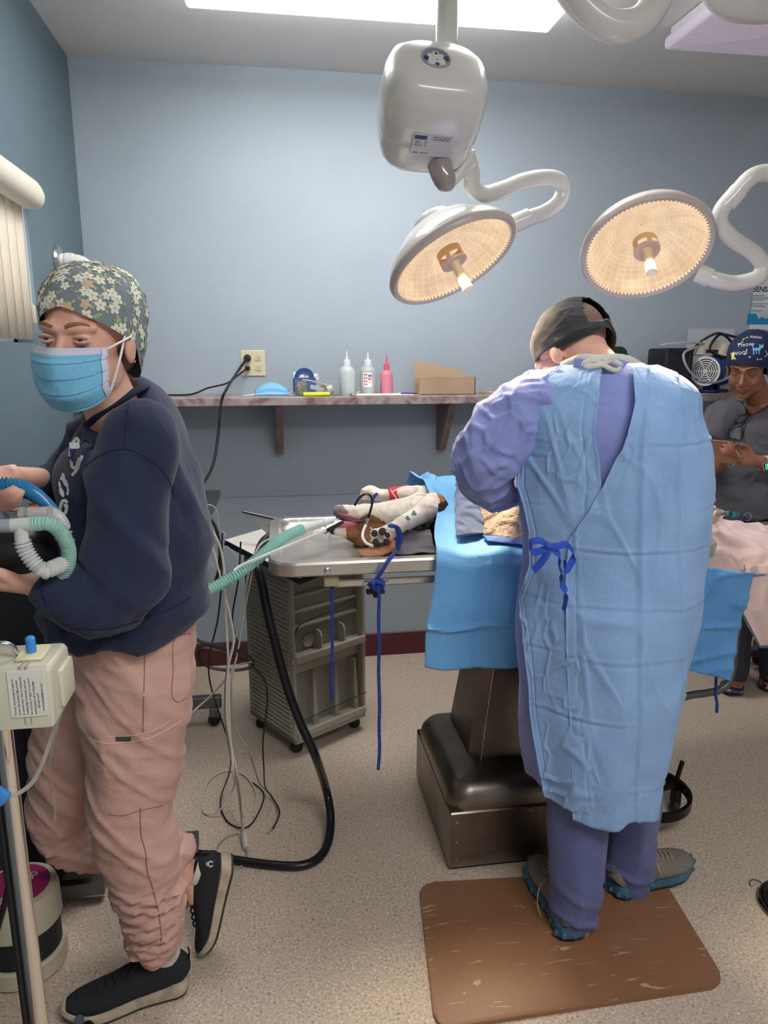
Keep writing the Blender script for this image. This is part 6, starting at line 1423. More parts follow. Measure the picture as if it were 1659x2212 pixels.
# paw pads
pad = M('pad_dark', (66, 56, 54), .75, bump=.6, bs=260)
for dx, dy, rx_, rz_ in ((-14, -10, 7.5, 8), (3, -14, 8.5, 9), (12, 8, 7, 9), (-11, 10, 8, 8.5), (1, 16, 7, 7), (14, -6, 6, 7)):
    q = Y(823+dx, 1162+dy, 1.908); b = bm_new(); ellip(b, q, (rx_*mpp(q), .007, rz_*mpp(q)), n=16); obj('paw_pad', b, pad, DG)
b = bm_new(); q = Y(861, 1137, 1.95); ellip(b, q, (.006, .005, .007), n=12); obj('dew_pad', b, pad, DG)
# tape band on the near leg
b = bm_new(); a, c = Y(873, 1131, 1.98), Y(905, 1113, 2.005); tube(b, [a, a.lerp(c, .5), c], [(.0245, .0255), (.0255, .0265), (.0275, .0285)], n=32, sub=4, ref=(0, 1, 0)); bt = tag(obj('leg_tape', b, M('tape_white', (222, 222, 216), .6, bump=.3, bs=60)), 'white tape with green leaf print round the dog\'s near front leg', 'tape')
tt = bvh(bt); gm = M('print_green', (44, 128, 74), .6)
for x, y in ((880, 1120), (894, 1109)):
    for k in range(3):
        a = 2.1*k+.5; patch_on('leaf_print', lambda u, v: (x+math.cos(a)*3+3.2*v*math.cos(u*6.283), y+math.sin(a)*3+3.2*v*math.sin(u*6.283)), 12, 2, tt, gm, bt, .0008)
# red wrap on the far leg
b = bm_new(); P = [Y(x, y, 2.262) for x, y in ((840, 1072), (852, 1071), (866, 1071), (882, 1071))]; tube(b, P, [(.027, .031), (.029, .033), (.032, .035), (.036, .04)], n=28, sub=4, ref=(0, 1, 0)); rw = NT('red_wrap'); wv = rw.add('TexWave', _Scale=55, _Distortion=3.0); rw.link(rw.tc.outputs['Object'], wv.inputs[0]); rw.col((206, 42, 60)); rw.bump(wv.outputs[0], .6, .003); rw.b.inputs['Roughness'].default_value = .8
tag(obj('leg_wrap', b, rw.m), 'red cohesive bandage round the dog\'s far front leg', 'bandage')
def T_(name, pts, y, r, mat, label, cat='tube', group=None, n=8): return lying(name, [Y(p[0], p[1], p[2] if len(p) > 2 else y) for p in pts], r, mat, label, cat, group, n=n, sub=8)
T_('blue_tie', [(806, 1092), (805, 1080), (810, 1070), (816, 1066)], 2.25, .005, ropeb, 'blue rope tie round the dog\'s far front paw', 'rope')
# rope looped round the near paw
b = bm_new()
for k, off in enumerate((0, 6, 11)):
    tube(b, [Y(x+off*.6, y+off*.2, 1.905-.004*k) for x, y in ((838, 1137), (846, 1134), (855, 1140), (860, 1155), (858, 1172), (852, 1188), (850, 1196))], .0046, n=8, sub=6)
obj('paw_loop', b, ropeb, rp)
tube_b = M('tube_smoke', (44, 38, 40), .25, alpha=.9); tube_w = M('tube_white', (232, 228, 222), .3)
sn = thing('sensor_line', 'black and white sensor tube arching over the dog\'s muzzle', 'tube', Y(790, 1125, 1.98))
b = bm_new(); tube(b, [Y(x, y, 1.99) for x, y in ((766, 1092), (776, 1076), (790, 1067), (801, 1072), (804, 1086), (800, 1104), (794, 1122))], .0036, n=8, sub=8); obj('black_section', b, tube_b, sn)
b = bm_new(); tube(b, [Y(794, 1120, 1.985), Y(790, 1136, 1.98)], .0052, n=12, sub=1); obj('metal_coupler', b, M('chrome', (210, 212, 214), .15, 1), sn)
b = bm_new(); tube(b, [Y(x, y, d) for x, y, d in ((790, 1134, 1.98), (784, 1150, 1.95), (784, 1162, 1.93), (791, 1173, 1.915), (806, 1180, 1.9))], .0042, n=8, sub=8); obj('white_section', b, tube_w, sn)
T_('iv_line', [(889, 1094, 2.05), (889, 1080, 2.06), (900, 1069, 2.07), (918, 1070, 2.07), (940, 1084, 2.07), (966, 1104, 2.06)], 2.07, .0016, tube_w, 'thin pale line curving over the dog\'s chest', 'tube')
T_('iv_line', [(844, 1058), (850, 1068), (862, 1084)], 2.2, .0018, tube_w, 'short pale line crossing the red bandage', 'tube')
T_('iv_line', [(848, 1062), (862, 1055), (885, 1052), (905, 1056), (925, 1062)], 2.2, .0014, tube_w, 'thin pinkish line arching behind the red bandage', 'tube')
b = bm_new(); tube(b, [Y(882, 1106, 2.05), Y(900, 1096, 2.07)], [(.012, .006), (.012, .006)], n=12, sub=1); tag(obj('clear_connector', b, M('clear_plastic', (235, 240, 244), .05, trans=.9, ior=1.2, alpha=.55)), 'small clear connector strapped between the dog\'s throat and shoulder', 'connector')
b = bm_new(); q = Y(903, 1141, 1.99); tube(b, [q+Vector((-.016, 0, -.006)), q+Vector((0, -.004, .002)), q+Vector((.016, 0, -.004))], [(.008, .006), (.013, .009), (.007, .006)], n=14, sub=4); tag(obj('monitor_clip', b, ctm), 'black clip with small metal parts on the dog\'s dark chest', 'clip')
# dark cloth under the dog
b = bm_new()
def uc(u, v):
    a = Z(832+110*u, 1203-3*u, TZ-.016); c = Vector((a.x+.01, 2.1, TZ-.02)); p = a.lerp(c, v); d = .01+.03*sm(0, .5, v)*(.4+.6*sm(0, .4, u)); p.z = TZ-.018+d+.008*ns(p, (22, 30, 1), 3)+.010*ridge(p, (9, 26, 1), 5, .35); return p
grid(b, uc, 50, 40); o = tag(obj('padding_cloth', b, clothmat('charcoal_cloth', (84, 84, 92), .8), smooth=True), 'crumpled charcoal cloth under the dog\'s shoulder', 'cloth'); solid(o, .002, 1)
# breathing hose
def hose(name, pts, r, mat, label=None, cat='hose', pitch=.0058, amp=.16, parent=None, n=18):
    P = cr([tuple(p) for p in pts], 30); C = [Vector(p) for p in P]; L = [0]
    for a, c in zip(C, C[1:]): L.append(L[-1]+(c-a).length)
    m = int(L[-1]/(pitch/4)); out = []; k = 0
    for i in range(m+1):
        s_ = L[-1]*i/m
        while k < len(L)-2 and L[k+1] < s_: k += 1
        t = (s_-L[k])/max(1e-9, L[k+1]-L[k]); out.append(C[k].lerp(C[k+1], t))
    rad = [r*(1+amp*(1, .3, -1, .3)[i % 4]*.5) for i in range(len(out))]
    b = bm_new(); tube(b, out, rad, n=n, sub=1)
    o = obj(name, b, mat, parent, angle=60)
    return tag(o, label, cat) if label else o
teal = M('hose_teal', (178, 228, 216), .3, trans=.25, alpha=.95); clr = M('hose_clear', (240, 242, 240), .2, trans=.3, alpha=.9)
bh = thing('breathing_hose', 'pale teal corrugated breathing hose running from behind the woman to the dog\'s mouth', 'hose', Y(640, 1148, 1.95))
hose('corrugated_tube', [Y(x, y, d) for x, y, d in ((380, 1302, 1.72), (420, 1289, 1.74), (470, 1265, 1.77), (520, 1235, 1.8), (560, 1204, 1.83), (590, 1178, 1.86), (620, 1158, 1.9), (652, 1143, 1.94))], .0135, teal, parent=bh, pitch=.0078, amp=.34)
b = bm_new(); tube(b, [Y(652, 1143, 1.94), Y(668, 1138, 1.96), Y(684, 1134, 1.98)], [.0135, .0125, .0125], n=24, sub=3); tube(b, [Y(684, 1134, 1.98), Y(700, 1129, 2.0), Y(718, 1124, 2.02)], [.0105, .0105, .009], n=24, sub=3); ce = obj('clear_end', b, clr, bh)
for x, y, d in ((672, 1137, 1.965), (688, 1132, 1.985), (700, 1129, 2.0)):
    b = bm_new(); tube(b, [Y(x-2, y+.7, d), Y(x+2, y-.7, d)], .0142, n=24, sub=1); obj('collar_ring', b, clr, ce)
b = bm_new()
for k in (0, .004): tube(b, [Y(x, y, d)+Vector((0, 0, k)) for x, y, d in ((505, 1236, 1.75), (520, 1224, 1.77), (560, 1207, 1.79), (610, 1186, 1.83), (660, 1166, 1.9), (705, 1148, 2.0))], .0019, n=6, sub=8)
tag(obj('sampling_line', b, tube_w), 'twin white sampling line lying over the teal breathing hose', 'tube')
T_('clear_loop_line', [(640, 1136, 1.96), (650, 1122, 1.98), (668, 1118, 2.0), (690, 1122, 2.0), (700, 1134, 2.0)], 2, .001, tube_w, 'fine clear loop over the hose connector', 'tube')
T_('yellow_line', [(700, 1168, 2.06), (730, 1163, 2.08), (760, 1160, 2.1)], 2.1, .0018, M('yellow_tube', (214, 198, 140), .3), 'yellowish line lying on the table under the muzzle', 'tube')
b = bm_new(); q = Z(668, 1158, TZ-.018); lathe(b, [(.001, 0), (.012, 0), (.012, .018), (.008, .022), (.001, .022)], 18, Matrix.Translation(q)); tag(obj('white_adapter', b, M('adapter_cream', (226, 220, 204), .4)), 'round cream adapter standing on the table under the hose end', 'adapter')
b = bm_new(); q = Z(713, 1178, TZ-.018); tube(b, [q+Vector((0, 0, .001)), q+Vector((0, 0, .03))], .0035, n=12, sub=1); tag(obj('small_vial', b, M('vial_lilac', (190, 186, 206), .2)), 'tiny clear vial standing on the table below the muzzle', 'vial')
# ------------------------------------------------------------------ woman at the right
W2 = thing('person', 'person in dark grey scrubs and a navy cat-print cap looking down at a brown tablet', 'person', (2.0, 2.75, 0))
fc = Vector((-.72, -.66, -.36)).normalized(); x_ = fc.cross(Vector((.06, -.0, 1))).normalized(); z_ = x_.cross(fc)
T3 = Matrix((x_, fc, z_)).transposed().to_4x4(); T3.translation = Y(1606, 808, 2.66)-fc*.078
b = bm_new(); head_shape(b, T3, s=.98)
yb_ = 2.76
tube(b, [T3 @ Vector((0, -.02, -.05)), Y(1640, 862, yb_), Y(1646, 890, yb_), Y(1650, 915, yb_+.01)], [(.05, .052), (.05, .052), (.07, .07), (.12, .09)], n=20, sub=5, ref=(0, 1, 0))
tube(b, [Y(1650, 905, yb_+.01), Y(1650, 1000, yb_+.02), Y(1650, 1120, yb_+.02)], [(.13, .09), (.12, .09), (.14, .1)], n=20, sub=4, ref=(0, 1, 0))
tube(b, [Y(1550, 900, 2.76), Y(1522, 960, 2.74), Y(1530, 1010, 2.66), Y(1560, 1000, 2.56)], [.045, .036, .03, .022], n=14, sub=5)
hand_shape(b, Y(1566, 996, 2.54), (-.4, -.8, .3), (.6, -.4, .6), .6, s=-.85)
tube(b, [Y(1735, 905, 2.76), Y(1745, 980, 2.72), Y(1740, 1040, 2.64), Y(1690, 1015, 2.56), Y(1652, 1000, 2.52), Y(1636, 997, 2.51)], [.045, .04, .038, .032, .026, .023], n=14, sub=5)
hand_shape(b, Y(1636, 996, 2.51), (-1, -.1, .2), (.1, .55, .8), [.22, .25, .3, .4], s=.95, thumb=(.9, .5, -.2))
for px_, y0 in ((1610, 2.74), (1680, 2.8)):
    tube(b, [Y(px_, 1120, yb_), Y(px_-5, 1280, yb_), Y(px_-18, 1440, y0), Y(px_-24, 1480, y0)], [.075, .055, .04, .036], n=16, sub=5)
body3 = bake('body', b, skin_d, W2, vox=.0046, smooth=4)
head_details(T3, W2, closed=True, brow=(44, 30, 26), s=.98, skin=skin_d)
b = bm_new(); S3 = T3 @ Matrix.Scale(.98, 4)
tube(b, [S3 @ Vector(v) for v in ((-.024, .079, -.0645), (-.01, .0925, -.0635), (0, .0945, -.0645), (.01, .0925, -.0635), (.024, .079, -.0645))], [.0014, .0036, .0032, .0036, .0014], n=8, sub=3); tube(b, [S3 @ Vector(v) for v in ((-.022, .078, -.069), (0, .0935, -.0715), (.022, .078, -.069))], [.0014, .0046, .0014], n=8, sub=4); obj('lips', b, M('lips_brown', (128, 66, 58), .4), W2)
b = bm_new(); q = S3 @ Vector((.0175, .106, -.04)); ellip(b, q, (.0018, .0018, .0018), n=8); obj('nose_stud', b, M('stud_silver', (236, 236, 236), .1, 1), W2)
c2 = [M('cap_navy', (32, 40, 72), .85, bump=.2, bs=500), M('cat_blue', (110, 186, 216), .85), M('bone_yellow', (222, 212, 110), .85), M('letter_white', (206, 212, 216), .85)]
def cats(b, F_, tree):
    up = S3.to_3x3() @ Vector((0, 0, 1))
    def at(px, py): return ray(px, py)
    def put(px, py, polys, size):
        d = ray(px, py).normalized(); l, n, i, t = tree.ray_cast(Vector((0, 0, HC)), d)
        if l is None: return
        if n.dot(d) > 0: n = -n
        rx = _r-_r.dot(n)*n; stamp(b, tree, l, n, rx, polys, size)
    cat = [([(-.9, -.1), (.6, -.1), (.7, .5), (-.9, .4)], 1), ([(-.9, .3), (-.75, .35), (-.7, 1.2), (-.35, 1.5), (-.5, 1.6), (-.9, 1.3)], 1), ([(-.85, -.1), (-.6, -.1), (-.65, -.9), (-.9, -.9)], 1), ([(-.3, -.1), (-.1, -.1), (-.1, -.8), (-.3, -.8)], 1), ([(.2, -.1), (.45, -.1), (.45, -.9), (.2, -.9)], 1), ([(.3, .4), (.5, .95), (.4, 1.4), (.75, 1.1), (1.1, 1.1), (1.4, 1.45), (1.4, .8), (1.2, .45), (.7, .3)], 1)]
    put(1636, 756, cat, .019)
    put(1690, 745, cat, .013)
    bone = [([(-1, -.15), (1, -.15), (1, .15), (-1, .15)], 2)]+[([(x+.3*math.cos(t), y+.3*math.sin(t)) for t in [k*.785 for k in range(8)]], 2) for x, y in ((-1, .22), (-1, -.22), (1, .22), (1, -.22))]
    for x, y in ((1610, 731), (1640, 776), (1585, 775), (1600, 741)): put(x, y, bone, .008)
    put(1583, 768, [([(-.4, -1), (.4, -1), (.6, 1), (-.2, .8), (-.6, 1)], 2)], .014)
    for x, y in ((1608, 766), (1618, 772), (1652, 771), (1622, 728)): put(x, y, [([(cx_+.36*math.cos(t), cy_+.36*math.sin(t)) for t in [k*.785 for k in range(8)]], 3) for cx_, cy_ in ((0, 0), (.8, .1), (.5, .8), (-.3, .8), (1.2, .7))], .004)
    rnd = random.Random(3)
    for f in rnd.sample(F_, 70):
        c = f.calc_center_median()
        if pj(c)[0] < 1662 and (c-Vector((0, 0, HC))).dot(f.normal) < 0: continue
        n = f.normal if f.normal.dot(c-T3.translation) > 0 else -f.normal; stamp(b, tree, c, n, Vector((rnd.random(), rnd.random(), rnd.random())), bone if rnd.random() < .5 else cat, .009)
def brim3(a): c = math.cos(a); return .042*max(0, c)**.8-.07*max(0, -c)**.7-.015*abs(math.sin(a))
cap3 = fl_cap('print_cap', T3, c2, W2, s=.98, rx=.089, ry=.112, rz=.088, cy=-.024, cz=.05, brim=brim3, puff=.02, prints=cats)
tc3 = bvh(cap3)
def text_on(name, body, px, py, h, rot, tree, mat, parent, off=.0012):
    c = bpy.data.curves.new(name, 'FONT'); c.body = body; c.size = h; c.resolution_u = 2
    o = bpy.data.objects.new('tmp', c); COL.objects.link(o); dg = bpy.context.evaluated_depsgraph_get(); dg.update()
    me = bpy.data.meshes.new_from_object(o.evaluated_get(dg)); bpy.data.objects.remove(o)
    cs_, sn_ = math.cos(rot), math.sin(rot)
    Q = [hit(px+v.co.x*cs_+v.co.y*sn_, py+v.co.x*sn_-v.co.y*cs_, tree, off) for v in me.vertices]
    good = [q for q in Q if q is not None]
    for v, q in zip(me.vertices, Q): v.co = q if q is not None else good[-1]
    return obj(name, me, mat, parent, smooth=False)
for tx, x, y, h, r_ in (('Meow', 1594, 750, 13, -.1), ('woof', 1584, 768, 15, -.12), ('Woof', 1652, 768, 15, .1), ('meow', 1620, 730, 10, .1)): text_on('cap_lettering', tx, x, y, h, r_, tc3, c2[3], cap3)
# scrub top
def s3f(p, n): return .006*ns(p, (7, 7, 7), 3)+.008*ridge(Vector((p.x, p.y, p.z+p.x*.4)), (3, 4, 12), 3, .3)+.004*ridge(p, (20, 8, 14), 8, .3)
b = bm_new()
T_3 = [(1600, 1690, 872, yb_, .07), (1572, 1722, 886, yb_+.005, .1), (1552, 1740, 905, yb_+.01, .12), (1545, 1745, 940, yb_+.01, .14), (1545, 1745, 990, yb_+.01, .15), (1540, 1748, 1050, yb_+.01, .155), (1534, 1752, 1100, yb_+.01, .16)]
P = []; Rr = []
for L, R, py, yc, ry in T_3: a, c = Y(L, py, yc), Y(R, py, yc); P.append((a+c)/2); Rr.append(((c.x-a.x)/2, ry))
tube(b, P, Rr, n=36, sub=5, ref=(0, 1, 0), e=.9)
limb(b, [(1592, 888, 2.76, 22, .06), (1562, 898, 2.755, 30, .065), (1542, 920, 2.75, 28, .06), (1532, 945, 2.745, 26, .056)], n=20)
limb(b, [(1708, 888, 2.76, 22, .06), (1738, 905, 2.755, 28, .065), (1748, 950, 2.75, 27, .06)], n=20)
scr = clothmat('scrub_charcoal', (84, 82, 88), .85, 4, 800)
top3 = bake('scrub_top', b, scr, W2, vox=.006, smooth=6, fn=s3f)
t3 = bvh(top3)
patch_on('neck_skin', quadpx((1606, 872), (1668, 872), (1626, 896), (1620, 896)), 12, 8, t3, skin_d, top3, .002)
sd3 = M('scrub_seam', (56, 54, 60), .9)
for pts in ([(1605, 871), (1611, 884), (1621, 898)], [(1668, 871), (1650, 884), (1624, 898)]): line_on('neckline', pts, t3, .0035, sd3, top3)
line_on('yoke_seam', [(1544, 855+30), (1535, 898), (1530, 915)], t3, .001, sd3, top3)
patch_on('brand_tag', quadpx((1634, 899), (1662, 899), (1662, 905), (1634, 904)), 4, 2, t3, M('tag_brown', (86, 66, 62), .7), top3, .002)
b = bm_new()
for px_ in (1608, 1688): limb(b, [(px_, 1095, yb_, 42, .11), (px_-4, 1200, yb_, 36, .1), (px_-14, 1330, yb_-.01, 28, .08), (px_-20, 1440, yb_-.015, 23, .065), (px_-22, 1462, yb_-.015, 20, .06)], n=22)
bake('scrub_trousers', b, M('trouser_black', (50, 50, 58), .85, var=4), W2, vox=.008, smooth=5, fn=lambda p, n: .005*ridge(p, (10, 8, 8), 3, .3))
# glasses hung on the neckline
gl = thing('hung_glasses', None, None, Y(1600, 920, 2.6)); gl.parent = W2; gl.matrix_parent_inverse = world_of(W2).inverted()
for kk in list(gl.keys()): del gl[kk]
fr = M('frame_black', (20, 20, 22), .25)
def g3(x, y): return hit(1500+x/7.37, 840+y/7.37, t3, .012) or Y(1500+x/7.37, 840+y/7.37, 2.6)
for ring in ([(860, 400), (800, 400), (700, 425), (640, 470), (635, 530), (680, 570), (745, 572), (800, 540), (835, 470), (860, 400)], [(755, 610), (690, 625), (600, 650), (565, 700), (570, 770), (620, 800), (690, 815), (735, 800), (752, 720), (755, 610)]):
    P = [g3(*q) for q in ring]; b = bm_new(); tube(b, P, .0022, n=8, sub=4); rm = obj('rim', b, fr, gl)
    b = bm_new(); c = sum(P, Vector())/len(P); V = [b.verts.new(p) for p in P[:-1]]+[b.verts.new(c)]
    for k in range(len(V)-1): b.faces.new((V[k], V[(k+1) % (len(V)-1)], V[-1]))
    obj('lens', b, M('lens_glass', (200, 206, 212), .03, trans=.8, alpha=.35, coat=1), rm)
b = bm_new(); tube(b, [g3(800, 545), g3(780, 590), g3(755, 620)], .002, n=8, sub=4); obj('bridge', b, fr, gl)
b = bm_new(); tube(b, [g3(850, 405)+Vector((0, .006, 0)), g3(800, 560)+Vector((.004, .004, 0)), g3(765, 760)+Vector((.004, .006, 0)), g3(750, 800)], .002, n=8, sub=4); obj('temple', b, fr, gl)
# tablet in hand
tbm = M('tablet_brown', (126, 84, 60), .5, var=5, vs=10)
tb_ = thing('tablet_case', 'brown tablet case held by the woman in dark grey scrubs', 'tablet', Y(1560, 978, 2.5))
q = [Y(1515, 951, 2.49), Y(1580, 957, 2.53), Y(1598, 990, 2.47), Y(1588, 1002, 2.45), Y(1512, 998, 2.42)]
b = bm_new(); nn = Vector((.2, .5, .9)).normalized()*.008; V = [b.verts.new(p) for p in q]; W_ = [b.verts.new(p+nn) for p in q]
b.faces.new(V[::-1]); b.faces.new(W_)
for k in range(5): b.faces.new((V[k], V[(k+1) % 5], W_[(k+1) % 5], W_[k]))
obj('cover', b, tbm, tb_, smooth=False)
b = bm_new(); tube(b, [q[0]+nn*.5, q[1]+nn*.5, q[2]+nn*.5], .0026, n=6, sub=1); obj('page_edge', b, M('tablet_edge', (196, 160, 132), .6), tb_)
# ring, watch
b = bm_new(); c = Y(1582, 1001, 2.475); lathe(b, [(.010, -.002), (.0112, -.002), (.0112, .002), (.010, .002), (.010, -.002)], 20, Matrix.Translation(c) @ Matrix.Rotation(math.pi/2, 4, 'Y') @ Matrix.Rotation(.3, 4, 'X'), cap=False); obj('ring', b, M('stud_silver', (236, 236, 236), .1, 1), W2)
wt_ = thing('wrist_watch', None, None, Y(1650, 1003, 2.5)); wt_.parent = W2; wt_.matrix_parent_inverse = world_of(W2).inverted()
for kk in list(wt_.keys()): del wt_[kk]
b = bm_new(); c = Y(1650, 1000, 2.52); lathe(b, [(.027, -.009), (.0285, -.009), (.0285, .009), (.027, .009), (.027, -.009)], 30, Matrix.Translation(c) @ Matrix.Rotation(math.pi/2, 4, 'Y') @ Matrix.Rotation(-.1, 4, 'X'), cap=False); obj('strap', b, M('strap_pink', (226, 196, 190), .5), wt_)
WM = frame(Y(1656, 1008, 2.488), (.95, -.1, .25), z=(0, -1, .1)); b = bm_new(); box(b, (-.015, -.017, -.004), (.015, .017, .004), .004, 3, WM); obj('case', b, M('watch_pink', (216, 178, 168), .2, .8), wt_)
b = bm_new(); box(b, (-.0125, -.0145, .003), (.0125, .0145, .0048), .001, 1, WM); scn = obj('screen', b, M('watch_black', (12, 12, 14), .1), wt_)
text('watch_digits', '10\n23', .014, WM @ Matrix.Translation((-.009, .002, .005)), M('digits_teal', (90, 220, 190), .5, emit=.8), scn, sp=.8, bold=.0004)
# keys at the waist
ky = thing('key_ring', None, None, Y(1600, 1115, 2.6)); ky.parent = W2; ky.matrix_parent_inverse = world_of(W2).inverted()
for kk in list(ky.keys()): del ky[kk]
for k, (x, y, c, w_) in enumerate(((1571, 1109, (56, 176, 170), .008), (1578, 1110, (70, 60, 110), .009), (1584, 1112, (56, 176, 170), .01), (1594, 1114, (80, 120, 120), .01), (1600, 1119, (90, 60, 130), .012), (1607, 1121, (60, 50, 80), .008))):
    b = bm_new(); q = Y(x, y, 2.585); box(b, (q.x-w_, q.y-.003, q.z-.01), (q.x+w_, q.y+.003, q.z+.01), .002, 1); obj('lanyard_bead', b, M('bead_%d_%d' % (c[0], c[1]), c, .4), ky)
b = bm_new(); lathe(b, [(.016, -.001), (.018, -.001), (.018, .001), (.016, .001), (.016, -.001)], 24, Matrix.Translation(Y(1614, 1116, 2.585)) @ Matrix.Rotation(math.pi/2, 4, 'X'), cap=False); obj('split_ring', b, M('stud_silver', (236, 236, 236), .1, 1), ky)
# clog
cm = NT('clog_print'); v = cm.voro(60, out='Color'); cm.col(cm.ramp(v, [(0, (30, 34, 48)), (.3, (52, 92, 128)), (.5, (40, 40, 52)), (.62, (214, 140, 80)), (.8, (186, 84, 60)), (1, (60, 120, 160))], 'CONSTANT')); cm.b.inputs['Roughness'].default_value = .4
for k, (hx, hy, tx_, ty_) in enumerate(((1597, 1455, 1572, 1506), (1672, 1448, 1660, 1500))):
    h_ = Z(hx, hy, 0); t_2 = Z(tx_, ty_, 0); d_ = (t_2-h_); h_ = t_2-d_.normalized()*.265
    sC, TC3 = shoe(W2, (h_.x, h_.y, 0), (d_.x, d_.y, 0), (0, 0, 1), .265, cm.m, cm.m, M('clog_sole', (34, 36, 44), .6), name='clog', wd=1.15, opening=False)
# ------------------------------------------------------------------ anaesthesia equipment at the left
am = thing('anesthesia_machine', 'dark grey machine cabinet on a steel base behind the woman at the left', 'medical machine', (-.62, 1.95, 0))
dkm = M('machine_dark', (52, 58, 62), .5, var=4)
b = bm_new(); box(b, (-.755, 1.86, .12), (-.52, 2.25, .98), .012, 2); obj('cabinet', b, dkm, am)
b = bm_new(); box(b, (-.75, 1.852, .5), (-.53, 1.862, .93), .004, 1); obj('front_panel', b, M('machine_panel', (40, 44, 48), .4), am, smooth=False)
b = bm_new(); a, c = Z(30, 1868, .06), Z(424, 1850, .06); box(b, (-.755, a.y, .035), (c.x, a.y+.045, .085), .003, 1); obj('base_rail', b, steel_b, am, smooth=False)
b = bm_new(); q = Z(250, 1880, .05); box(b, (-.74, q.y-.06, .02), (q.x-.02, q.y-.03, .06), .003, 1); obj('base_rail', b, steel_b, am, smooth=False)
for xx, yy in ((c.x-.03, a.y+.02), (-.72, a.y+.02)):
    b = bm_new(); lathe(b, [(.001, -.008), (.015, -.008), (.018, -.004), (.018, .004), (.015, .008), (.001, .008)], 18, Matrix.Translation((xx, yy, .018)) @ Matrix.Rotation(math.pi/2, 4, 'X')); obj('caster', b, M('black_rubber', (22, 22, 24), .45), am)
# pole with the beige box
pole_x, pole_y = Y(60, 2000, 1.06).x, 1.06
ps = thing('equipment_pole', 'chrome equipment pole with its dark edge reflection modelled beside it, lower left', 'pole', (pole_x, pole_y, 0))
chrome = M('pole_steel', (222, 216, 208), .2, .9)
ztop = Y(20, 1575, 1.06).z
b = bm_new(); lathe(b, [(.0125, .05), (.0125, ztop+.12)], 24, Matrix.Translation((pole_x, pole_y, 0))); obj('pole', b, chrome, ps)
b = bm_new(); lathe(b, [(.006, .05), (.006, ztop+.02)], 14, Matrix.Translation((pole_x-.022, pole_y+.006, 0))); obj('edge_reflection', b, M('reflection_black', (30, 32, 36), .4), ps)  # dark reflection along the pole's edge, modelled as a thin black cylinder
fe = Z(172, 2208, .045)
b = bm_new(); lathe(b, [(.03, .045), (.03, .075), (.02, .085)], 20, Matrix.Translation((pole_x, pole_y, 0))); tube(b, [(pole_x, pole_y, .06), (fe.x, fe.y, .055)], (.012, .01), n=8, sub=1); tube(b, [(pole_x, pole_y, .06), (pole_x-.25, pole_y-.1, .055)], (.012, .01), n=8, sub=1); tube(b, [(pole_x, pole_y, .06), (pole_x+.1, pole_y-.3, .055)], (.012, .01), n=8, sub=1); obj('star_base', b, M('base_bluegrey', (84, 98, 110), .45), ps)
for x, y in ((fe.x, fe.y), (pole_x-.25, pole_y-.1), (pole_x+.1, pole_y-.3)):
    b = bm_new(); lathe(b, [(.001, -.01), (.02, -.01), (.024, -.005), (.024, .005), (.02, .01), (.001, .01)], 18, Matrix.Translation((x+.012, y-.01, .024)) @ Matrix.Rotation(math.pi/2, 4, 'X') @ Matrix.Rotation(.8, 4, 'Y')); obj('caster', b, M('black_rubber', (22, 22, 24), .45), ps)
bx = thing('beige_monitor_box', 'cream plastic equipment box with a warning label and blue knob at the left edge', 'equipment box', Y(60, 1470, 1.0))
cream = M('cream_plastic', (206, 202, 180), .42, bump=.08, bs=300)
fz = [Y(2, 1592, 1.0), Y(112, 1572, 1.0)]
yb0 = 1.0
bl_, br_, tr_, tl_ = Y(-6, 1590, yb0), Y(112, 1574, yb0), Y(98, 1440, yb0), Y(-14, 1440, yb0)
# front face and a top that slopes back
b = bm_new()
x0 = tl_.x-.035; x1 = (br_.x+tr_.x)/2+.006; z0 = br_.z+.003; z1 = tr_.z+.0
dz = Y(60, 1368, 1.12).z
def bxm(inset): return rrect(x0+inset, 0+inset, x1-inset, 1, .008)
V = []
prof = [(yb0, z0), (yb0, z1-.01), (yb0+.006, z1), (yb0+.085, z1+.0), (yb0+.095, z1-.008), (yb0+.095, z0+.0)]
prism(b, prof, x0, x1, Matrix(((0, 0, 1, 0), (1, 0, 0, 0), (0, 1, 0, 0), (0, 0, 0, 1))), .007, 3); cs_ = obj('case', b, cream, bx, angle=50)
b = bm_new(); box(b, (x1-.004, yb0+.03, z0+.012), (x1+.007, yb0+.09, z1-.02), .006, 2); obj('side_bulge', b, cream, bx)
b = bm_new(); xr = (x0+x1)/2+.018
for dx in (-.004, .004): tube(b, [(xr+dx, yb0+.08, z1+.001), (xr+dx, yb0+.002, z1+.001), (xr+dx, yb0+.0008, z1-.008), (xr+dx, yb0+.0008, z0+.006)], .0016, n=6, sub=1)
obj('strap_grooves', b, M('cream_dark', (168, 164, 144), .5), bx)
